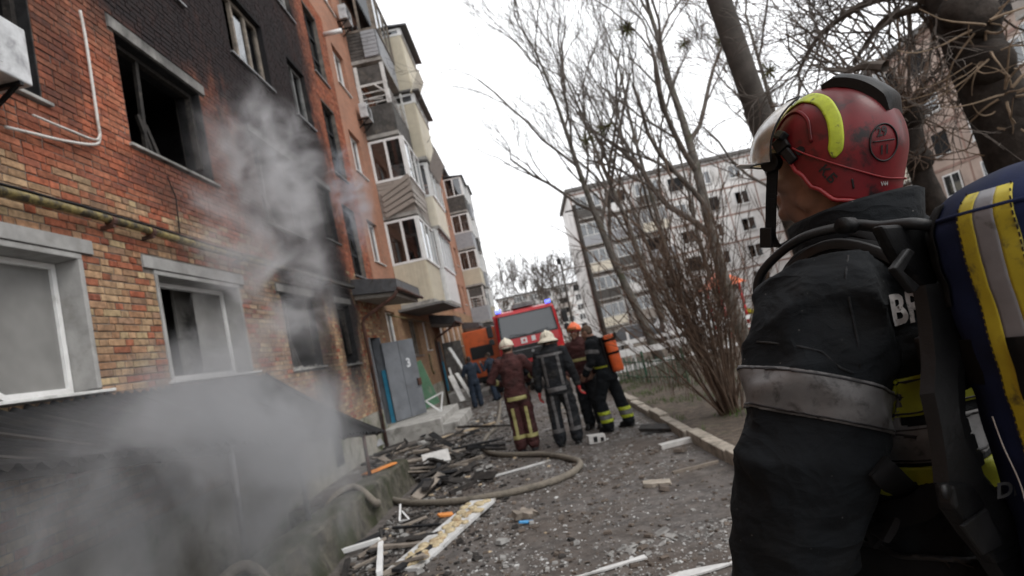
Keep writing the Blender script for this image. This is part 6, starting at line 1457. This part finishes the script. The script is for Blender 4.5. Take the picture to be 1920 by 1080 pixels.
for (x, y, n, L) in ((1862, 105, 16, .9), (1890, 180, 16, .8), (1905, 240, 10, .7), (1840, 50, 12, 1.0)): suckers(mb, at(x, y, 6.15), n, L, rng, droop=.8)
mb.build('suckers', M['twig_tan'], pol, recalc=False)
mb = MB()
for pts in ([(1790, 10), (1700, -8), (1640, 0), (1585, 28), (1530, 75), (1495, 140)], [(1800, 40), (1745, 15), (1690, 25), (1650, 45), (1600, 120)], [(1840, 60), (1870, -20), (1900, -80)], [(1770, -20), (1720, -60), (1650, -90)], [(1660, 125), (1615, 125), (1575, 145)]):
    P = bez([at(x, y, 6.6 + i * .25) for i, (x, y) in enumerate(pts)], 4); mb.tube(P, [.07 * (1 - .75 * i / len(P)) for i in range(len(P))], 7, caps=False)
    for i in range(2, len(P), 1):
        for k in range(2): grow(mb, P[i], V((rng.gauss(0, 1), rng.gauss(0, .6), rng.gauss(-.1, 1))), rng.uniform(.5, 1.2), .016, 2, rng, .8, .0, (3, 4), rmin=.004)
mb.build('crown', M['twig'], pol, recalc=False)
pol2 = thing('pollarded_tree', 'smaller pollarded trunk between the red helmet and the blue tank', 'tree', (0, 0, 0))
tp = [at(1850, 620, 10.5), at(1775, 430, 10.5), at(1735, 345, 10.5), at(1712, 270, 10.5), at(1702, 215, 10.5)]; tp[0].z = soil_z(tp[0].x, tp[0].y) - .2
MB().tube(bez(tp, 5), [.19 + .02 * noise.noise(V((i * .5, 3, 0))) for i in range(21)], 12).build('trunk', M['bark'], pol2, smooth=True)
for (x, y, r) in ((1703, 215, .26), (1725, 300, .22)): MB().sphere(at(x, y, 10.4), r, 10, 7).build('knuckle', M['bark'], pol2, smooth=True)
mb = MB(); suckers(mb, at(1702, 212, 10.3), 70, 2.2, rng, (.010, .022), -.2, (0, 0, .6)); suckers(mb, at(1722, 295, 10.3), 25, 1.0, rng, droop=.9)
for k in range(10): grow(mb, at(1702, 212, 10.4), V((rng.gauss(0, .8), rng.gauss(0, .5), 1)), 2.6, .03, 3, rng, .6, .05, (3, 5), rmin=.006)
mb.build('suckers', M['twig_brown'], pol2, recalc=False)

# brown many-stemmed shrub in the bed
sb = at_g(1368, 772, .12); shr = thing('brown_shrub', 'many-stemmed leafless brown shrub beside the kerb', 'shrub', sb); rng = random.Random(77); mb = MB()
stems = MB()
for i in range(54):
    a = rng.uniform(0, 2 * math.pi); s = abs(rng.gauss(0, .30)); L = rng.uniform(1.8, 4.2) * (1 - .2 * min(1, s)); o = V((math.cos(a) * .10 * rng.random() * 2, math.sin(a) * .1 * rng.random() * 2, -.05)); d = V((math.cos(a) * s - .10, math.sin(a) * s, 1)).normalized(); pts = [o]; r0 = rng.uniform(.008, .019)
    for k in range(9): d = (d + V((rng.gauss(0, .05), rng.gauss(0, .05), -.01))).normalized(); pts.append(pts[-1] + d * (L / 9))
    stems.tube(pts, [r0 * (1 - .085 * k) for k in range(10)], 6, caps=False)
    for k in range(3, 9):
        for q in range(2):
            if rng.random() < .7: grow(mb, pts[k], d + V((rng.gauss(0, .5), rng.gauss(0, .5), .2)), rng.uniform(.35, .9), r0 * .45, 1, rng, .6, .1, (2, 4), seg=5, rmin=.004)
stems.build('stems', M['twig_brown'], shr, smooth=True, recalc=False); mb.build('twigs', M['twig_brown'], shr, recalc=False)
# dry weeds behind the green fence
mb = MB(); rng = random.Random(5)
for i in range(420):
    x, y = rng.uniform(2.3, 6.5), rng.uniform(10.5, 18.5); z = soil_z(x, y); L = rng.uniform(.25, 1.0); d = V((rng.gauss(0, .25), rng.gauss(0, .25), 1)); p = V((x, y, z)); mb.tube([p, p + d * L * .5, p + d * L + V((rng.gauss(0, .1), rng.gauss(0, .1), -.05))], [.006, .005, .003], 3, caps=False)
tag(mb.build('dry_weeds', M['twig_brown'], recalc=False), 'dry brown weed stalks behind the green fence', 'weeds', kind='stuff')
mb = MB(); 
for i in range(5200):
    x, y = 1.85 + abs(rng.gauss(0, 1.2)), rng.uniform(3.0, 18)
    if noise.noise(V((x * 1.1, y * .8, 3))) < .02: continue
    z = soil_z(x, y); a = rng.uniform(0, 6.3); h = rng.uniform(.04, .13); w = rng.uniform(.004, .008); o = V((math.cos(a) * w, math.sin(a) * w, 0)); l = V((rng.gauss(0, .04), rng.gauss(0, .04), h)); p = V((x, y, z - .005)); mb.add([p - o, p + o, p + l], [(0, 1, 2)])
tag(mb.build('grass', M['grass'], recalc=False), 'sparse short green grass on the muddy bed', 'grass', kind='stuff')

# ------------------------------------------------------------------ fences and yard things
fn = thing('picket_fence', 'low dark green picket fence sagging along the bed', 'fence', (0, 0, 0)); A, B = V((2.15, 17.6, 0)), V((3.05, 13.0, 0)); n = 34
for i in range(n + 1):
    p = lerp(A, B, i / n); p.z = soil_z(p.x, p.y); tl = V((rng.gauss(0, .03), rng.gauss(0, .03), 0)); MB().beam(p - V((0, 0, .05)), p + V((0, 0, .66 + rng.gauss(0, .015))) + tl, .045, .012, (1, 0, 0)).build('picket', M['green_paint'], fn)
for h in (.16, .55): MB().tube([lerp(A, B, t) + V((.02, 0, soil_z(3, lerp(A, B, t).y) + h - .03 * math.sin(t * 3.1))) for t in frange(0, 1, 8)], .016, 6).build('rail', M['green_paint'], fn)
for t in (0, .5, 1): p = lerp(A, B, t); p.z = soil_z(p.x, p.y); MB().tube([p - V((0, 0, .1)), p + V((0, 0, .8))], .03, 8).build('post', M['white_paint'] if t == 0 else M['green_paint'], fn)
wf = thing('board_fence', 'white board fence across the yard behind the green pickets', 'fence', (0, 0, 0))
for (yy, A, B, hh) in ((20.3, (1150, 668), (1345, 626), .20), (20.3, (1160, 694), (1420, 640), .20), (24.5, (1148, 648), (1420, 590), .17), (24.5, (1150, 664), (1420, 606), .17)):
    p, q = at_y(*A, yy), at_y(*B, yy); n = 4
    for k in range(n):
        a, b = lerp(p, q, k / n), lerp(p, q, (k + 1) / n - .006); dz = rng.gauss(0, .015); MB().beam(a + V((0, 0, dz)), b + V((0, 0, -dz)), .03, hh).build('board', M['white_paint'], wf)
for yy, xa, xb, h in ((20.36, 3.2, 8.2, .95), (24.56, 3.8, 9.8, 1.25)):
    x = xa
    while x < xb: z = soil_z(x, yy); MB().box(x - .05, x + .05, yy + .01, yy + .09, z - .1, z + h).build('post', M['white_paint'], wf); x += 1.6
pg = thing('playground_frame', 'red and orange playground climbing frame far behind the shrub', 'playground', yard(8.5, 26), R(15))
for x in (-.5, .5):
    for y in (-.5, .5): MB().tube([(x, y, -.1), (x, y, 2.3)], .06, 8).build('post', M['truck_red'], pg, smooth=True)
MB().loft([[V((s * .75, t * .75, 2.2)) for s, t in ((-1, -1), (1, -1), (1, 1), (-1, 1))], [V((s * .05, t * .05, 2.9)) for s, t in ((-1, -1), (1, -1), (1, 1), (-1, 1))]]).build('roof', M['truck_orange'], pg)
MB().box(-.55, .55, -.55, .55, 1.0, 1.08).build('deck', M['wood_grey'], pg)
sl = [V((.5, 0, 1.05)), V((1.1, 0, .7)), V((1.8, 0, .3)), V((2.2, 0, .2))]; MB().loft([[p + V((0, -.28, .18)), p + V((0, -.26, 0)), p + V((0, .26, 0)), p + V((0, .28, .18))] for p in sl], caps=False, closed=False).build('slide', M['bag_yellow'], pg)
# ------------------------------------------------------------------ hose, rubble and scrap on the lane
rg = lambda x, y, dz=0.0: V((x, y, road_z(x, y) + dz))
def on_road(px, py, dz=0.0): p = at_g(px, py, .004); return rg(p.x, p.y, dz)
par_top = lambda y: .25 - .028 * (y - 4.5)
hp_ = [V((-2.95, 6.9, -.35)), V((-2.75, 7.0, .12)), V((-2.48, 7.15, par_top(7.1) + .05)), V((-2.18, 6.95, .02)), on_road(705, 935, .05), on_road(760, 949, .045), on_road(850, 948, .045), on_road(950, 932, .04), on_road(1040, 908, .04), on_road(1083, 885, .04), on_road(1082, 868, .04), on_road(1020, 857, .04), on_road(940, 857, .04), on_road(908, 845, .04), on_road(912, 825, .04), on_road(932, 800, .04), on_road(938, 770, .04), on_road(940, 752, .04), rg(-1.3, 21.5, .04)]
mb = MB(); mb.tube(bez(hp_, 10), .041, 12)
tag(mb.build('fire_hose', M['hose'], smooth=True), 'long fire hose snaking over the lane into the basement stairs', 'hose')
h2 = [V((-2.75, 4.05, -.3)), V((-2.6, 4.2, .2)), V((-2.42, 4.42, par_top(4.4) + .07)), V((-2.2, 4.4, .05)), rg(-1.9, 4.05, .045), rg(-1.5, 3.4, .045), rg(-1.2, 2.4, .045), rg(-1.2, 0.5, .045)]
mb = MB(); mb.tube(bez(h2, 10), .042, 12); tag(mb.build('fire_hose', M['hose'], smooth=True), 'second fire hose looping over the parapet at the bottom edge', 'hose')
dr = random.Random(21)
def slab(name, label, cat, px, py, L, W, T, ang, m, tilt=(0, 0), dz=0.0, group=None, crook=.0):
    p = on_road(px, py); o = thing_mesh(name, p + V((0, 0, T/2 + dz)), L, W, T, m, crook); o.rotation_euler = (tilt[0], tilt[1], ang); return tag(o, label, cat, group)
def thing_mesh(name, loc, L, W, T, m, crook):
    mb = MB(); n = 6; rings = []
    for i in range(n + 1):
        x = L * (i / n - .5); w = W/2 * (1 + crook * dr.uniform(-1, .3)); j = crook * W * .4
        rings.append([V((x + dr.uniform(-j, j) * (i in (0, n)), -w, -T/2)), V((x + dr.uniform(-j, j) * (i in (0, n)), w, -T/2)), V((x, w, T/2)), V((x, -w, T/2))])
    o = mb.loft(rings).build(name, M[m]); o.location = loc; return o
slab('insulation_panel', 'long grey facade panel with ragged yellow foam lying on the lane', 'panel', 843, 1003, 1.75, .30, .03, R(72), 'panel_grey', (.03, 0), .02)
ip = bpy.data.objects['insulation_panel']; mb = MB()
for i in range(55):
    x = dr.uniform(-.84, .8); s = dr.uniform(.02, .06); mb.sphere((x, dr.gauss(-.02, .055), .02), (s * 1.3, s, .018), 7, 5)
mb.build('foam', M['foam_yellow'], ip, smooth=True)
slab('white_sheet', 'bent white plastic sheet standing in the charred heap', 'sheet', 822, 878, .45, .32, .012, R(15), 'white_scrap', (R(50), 0), .13)
slab('white_box', 'small broken white box on the lane near the firefighters', 'box', 1119, 829, .26, .16, .12, R(10), 'white_scrap', (0, .1)); 
wb = bpy.data.objects['white_box']; MB().box(-.06, .0, -.085, -.081, -.04, .04).build('slot', M['charred'], wb); MB().box(.05, .1, -.085, -.081, -.04, .02).build('slot', M['charred'], wb)
slab('foam_strip', 'white foam strip lying by the kerb', 'scrap', 1277, 833, .55, .12, .06, R(8), 'white_scrap', crook=.2)
slab('burnt_board', 'charred black board lying against the kerb', 'board', 1245, 808, .7, .25, .05, R(-25), 'charred_wood', (.1, .1), .03, crook=.3)
slab('pale_board', 'pale splintered plank in front of the porch steps', 'board', 872, 812, 1.5, .16, .03, R(12), 'wood_pale', (0, -.04), .03, crook=.3)
slab('metal_flashing', 'grey bent metal strip at the foot of the wall by the porch', 'scrap', 704, 850, .7, .16, .01, R(70), 'grey_metal', (R(60), 0), .2)
slab('white_tube', 'white plastic pipe piece leaning on rubble by the downpipe', 'pipe', 740, 832, .5, .1, .08, R(30), 'white_scrap', (0, -.5), .08)
slab('grey_plank', 'thin grey strip of moulding on the lane beyond the hose bend', 'plank', 965, 885, 1.1, .04, .02, R(24), 'panel_grey', (0, .03), .01)
slab('orange_scrap', 'orange plastic scrap near the hose', 'scrap', 836, 967, .16, .09, .02, R(20), 'orange_scrap', (.1, .2), .01, crook=.5)
slab('orange_board', 'orange board scrap on the mossy parapet', 'board', 652, 898, .55, .14, .02, R(55), 'orange_scrap', (0, 0), .0, crook=.3)
ob = bpy.data.objects['orange_board']; ob.location = (-2.5, 8.4, par_top(8.4) + .03)
slab('blue_scrap', 'blue plastic scrap in the middle of the lane', 'scrap', 988, 983, .13, .05, .012, R(10), 'blue_scrap', (.1, .2), .015, crook=.5)
slab('brown_rag', 'crumpled brown rag behind the blue scrap', 'rag', 985, 972, .22, .16, .06, R(30), 'wood_grey', (.2, .2), .01, crook=.7)
slab('flat_stone', 'flat broken tile at the right side of the lane', 'tile', 1232, 910, .26, .14, .04, R(-10), 'kerb', (.05, .1), .0, crook=.4)
slab('twig_stick', 'grey stick lying across the lane near the kerb', 'stick', 1305, 878, .5, .04, .03, R(6), 'wood_grey', crook=.3)
slab('torn_sheet', 'long torn white sheet at the bottom of the picture', 'sheet', 1135, 1072, .6, .06, .012, R(14), 'panel_grey', (.1, .02), .01, crook=.9)
slab('torn_sheet', 'torn white sheet at the lower right beside the firefighter sleeve', 'sheet', 1320, 1074, .5, .09, .012, R(4), 'panel_grey', (.1, 0), .01, crook=.9)
# broken white window frame, bottom left
fr = thing('window_frame', 'broken white window frame lying at the bottom left of the lane', 'window frame')
for a, b in (((597, 1090), (617, 1043)), ((630, 1046), (715, 1025)), ((716, 1023), (714, 1090)), ((617, 1043), (640, 1046))): MB().beam(on_road(*a, .04), on_road(*b, .06), .05, .045).build('frame_bar', M['white_pvc'], fr, bevel=.005)
f3 = thing('wire_trestle', 'small white wire trestle in the rubble by the parapet', 'trestle')
for a, b in (((750, 981), (754, 963)), ((754, 963), (768, 978)), ((750, 981), (768, 979))): MB().beam(on_road(*a, .02), on_road(*b, .10 if b[1] < 970 else .02), .02, .02).build('bar', M['white_pvc'], f3)
# things leaning by the porch
o = MB().beam((-4.05, 18.35, 1.45), (-3.72, 18.35, .06), 1.0, .03, (0, 1, 0)).build('green_board', M['green_board']); o2 = o; tag(o, 'green painted board leaning on the wall right of the steel door', 'board')
tf = thing('triangle_frame', 'white triangular frame standing in front of the green board', 'frame')
A, B, C2 = at_y(798, 752, 16.6), at_y(830, 735, 16.6), at_y(827, 772, 16.6)
for a, b in ((A, B), (B, C2), (C2, A)): MB().beam(a, b, .05, .04).build('bar', M['white_pvc'], tf)
lp = [((842, 652), (898, 738), 22.0, 'long grey plank leaning on the wall between the porches', .16), ((845, 705), (868, 752), 20.5, 'white door panel leaning on the wall before the second porch', .20), ((856, 700), (884, 745), 20.8, 'white window sash leaning behind the white panel', .14), ((842, 690), (852, 720), 21.5, 'short white pipe leaning near the gas riser', .07)]
for a, b, y, lab, w in lp:
    q0, q1 = at_y(*a, y + .6), at_y(*b, y); o = MB().beam(q0, q1, w, .04).build('leaning_plank', M['white_scrap'] if 'grey' not in lab else M['panel_grey']); tag(o, lab, 'plank')
slab('fallen_plank', 'white plank lying flat at the foot of the second porch', 'plank', 918, 738, 1.6, .2, .05, R(20), 'white_scrap', (0, 0), .02)
slab('concrete_lump', 'pale rubble lump between the porches', 'rubble', 850, 770, .4, .3, .2, R(20), 'concrete', crook=.5)
# charred heap beside the parapet
for i in range(96):
    t = dr.random(); px = 690 + 215 * t + dr.gauss(0, 24); py = 850 + dr.gauss(0, 30) + (1 - t) * 34
    p = on_road(px, min(max(py, 805), 955)); L = dr.uniform(.25, 1.2)
    if p.x < -2.0 and p.y < 9.4: p = rg(-1.9 + dr.random() * .3, p.y)
    o = thing_mesh('charred_plank', p + V((0, 0, .02 + dr.random() * .16)), L, dr.uniform(.04, .14), dr.uniform(.015, .05), dr.choice(('charred_wood', 'charred_wood', 'charred', 'wood_grey')), .25)
    o.rotation_euler = (dr.gauss(0, .25), dr.gauss(0, .16), dr.uniform(0, 3.14)); tag(o, 'charred plank in the burnt heap beside the parapet', 'plank', 'charred planks in the burnt heap')
for i in range(26):
    px, py = dr.uniform(640, 800), dr.uniform(975, 1075); p = on_road(px, py)
    if p.x < -2.1: continue
    o = thing_mesh('charred_splinter', p + V((0, 0, .02 + dr.random() * .05)), dr.uniform(.2, .6), dr.uniform(.03, .09), dr.uniform(.01, .03), dr.choice(('charred_wood', 'charred', 'wood_grey', 'charred_wood')), .3)
    o.rotation_euler = (dr.gauss(0, .2), dr.gauss(0, .12), dr.uniform(0, 3.14)); tag(o, 'charred splinter between the parapet and the foam panel', 'plank', 'charred splinters by the foam panel')
# small fragments nobody could count
def scatter(name, label, n, m, size, area, flat=.4, dens=None):
    mb = MB()
    for i in range(n):
        for _ in range(8):
            x, y = area(dr); 
            if dens is None or dr.random() < dens(x, y): break
        if in_pit(x, y) or (x < -2.1 and y < 9.3): continue
        s = size * math.exp(dr.gauss(0, .5)); p = rg(x, y, s * flat * .3); a = Matrix.Rotation(dr.uniform(0, 6.3), 3, 'Z') @ Matrix.Rotation(dr.gauss(0, .25), 3, 'X'); k = dr.uniform(.5, 1); j = lambda: dr.uniform(.55, 1.1)
        vs = [V((-s * j(), -s * k * j(), 0)), V((s * j(), -s * k * j(), 0)), V((s * j(), s * k * j(), 0)), V((-s * j(), s * k * j(), 0))]; t = V((0, 0, s * flat))
        mb.add([p + a @ v for v in vs] + [p + a @ (v * .8 + t) for v in vs], [(4, 5, 6, 7), (0, 1, 5, 4), (1, 2, 6, 5), (2, 3, 7, 6), (3, 0, 4, 7)])
    return tag(mb.build(name, M[m], recalc=False), label, 'rubble', kind='stuff')
road_area = lambda r: (r.uniform(-2.3, 1.6), 2.6 + 17 * r.random() ** 1.7)
left_area = lambda r: (-2.15 + abs(r.gauss(0, .75)), 3.0 + 14 * r.random() ** 1.3)
cl = lambda x, y: max(.05, .5 + 1.4 * noise.noise(V((x * 1.1, y * 1.1, 9))))
scatter('white_chips', 'small white plaster and glass chips strewn over the lane', 5200, 'chip_white', .0065, road_area, .35, cl)
scatter('grey_chips', 'grey concrete crumbs strewn over the lane', 7500, 'chip_grey', .008, road_area, .5, cl)
scatter('dark_crumbs', 'black charred crumbs strewn over the lane', 5200, 'charred_wood', .014, left_area, .4)
scatter('brown_crumbs', 'brown brick and wood crumbs on the lane', 3200, 'chip_brown', .014, road_area, .45)
scatter('rubble_chunks', 'larger broken plaster chunks along the wall side', 240, 'chip_grey', .03, left_area, .5)
scatter('tan_scraps', 'scattered tan scraps of insulation and paper', 160, 'wood_pale', .022, left_area, .25)
scatter('far_rubble', 'pale rubble in front of the porches', 600, 'chip_grey', .032, lambda r: (r.uniform(-3.9, -1.2), r.uniform(9.4, 24)), .5)
scatter('glass_shards', 'heap of broken glass shards at the bottom of the lane', 240, 'chip_grey', .015, lambda r: ((lambda c: (c[0] + r.gauss(0, .16), c[1] + r.gauss(0, .06)))(r.choice((( .35, 4.35), (.6, 4.45), (1.25, 4.25), (1.5, 4.2), (1.1, 4.55))))), .2)
# ------------------------------------------------------------------ smoke
def smoke(c, r, dens, seed, label, scale=.85, lo=.36, hi=.72, colr=(.62, .63, .66), edge=.95, amp=1.7):
    mb = MB(); mb.sphere((0, 0, 0), 1.0, 20, 14); o = mb.build('smoke', None); o.location = c; o.scale = r; tag(o, label, 'smoke', 'smoke from the basement and windows', 'stuff')
    m = bpy.data.materials.new('smoke_volume'); m.use_nodes = True; nt = m.node_tree; nt.nodes.clear(); out = nt.nodes.new('ShaderNodeOutputMaterial'); v = nt.nodes.new('ShaderNodeVolumePrincipled')
    v.inputs['Color'].default_value = (*colr, 1); v.inputs['Anisotropy'].default_value = .1
    tc = nt.nodes.new('ShaderNodeTexCoord'); geo = nt.nodes.new('ShaderNodeNewGeometry')
    ln = nt.nodes.new('ShaderNodeVectorMath'); ln.operation = 'LENGTH'; nt.links.new(tc.outputs['Object'], ln.inputs[0])
    mp = nt.nodes.new('ShaderNodeMapping'); mp.inputs['Location'].default_value = (seed * 3.1, seed * 1.7, -seed * 2.3); nt.links.new(geo.outputs['Position'], mp.inputs['Vector'])
    n = noisen(nt, mp.outputs[0], scale, 6, .56, 1.0)
    fall = rampn(nt, mathn(nt, 'ADD', ln.outputs['Value'], mathn(nt, 'MULTIPLY_ADD', n, -amp, amp * .5)), edge, .3)
    rim = rampn(nt, ln.outputs['Value'], .99, .35)
    nt.links.new(mathn(nt, 'MULTIPLY', mathn(nt, 'MULTIPLY', mathn(nt, 'MULTIPLY', fall, rim), rampn(nt, n, lo, hi)), dens), v.inputs['Density']); nt.links.new(v.outputs[0], out.inputs['Volume'])
    o.data.materials.append(m); return o
smoke((-2.1, 3.8, .95), (1.05, 2.4, 1.1), 4.6, 1, 'dense grey smoke rolling out under the burnt canopy', scale=1.25, lo=.45, hi=.70, colr=(.56, .57, .59))
smoke((-2.8, 5.3, 1.35), (.95, 1.75, 1.05), 3.2, 2, 'grey smoke rising over the canopy past the ground floor window', scale=1.4, lo=.42, hi=.70, colr=(.68, .69, .71))
smoke((-3.3, 8.1, 3.5), (.85, 2.4, 2.3), 1.6, 3, 'pale smoke column drifting up the brick wall', scale=1.5, lo=.42, colr=(.80, .80, .82))
smoke((-3.35, 9.2, 5.0), (.8, 2.7, 1.5), 2.0, 5, 'pale smoke puff beside the large burnt window', scale=1.7, lo=.42, colr=(.82, .82, .84))
smoke((-3.55, 13.9, 5.7), (.6, 1.1, 1.8), 2.6, 7, 'thin bluish smoke wisp at the narrow burnt window', scale=1.9, lo=.42, colr=(.7, .75, .82))
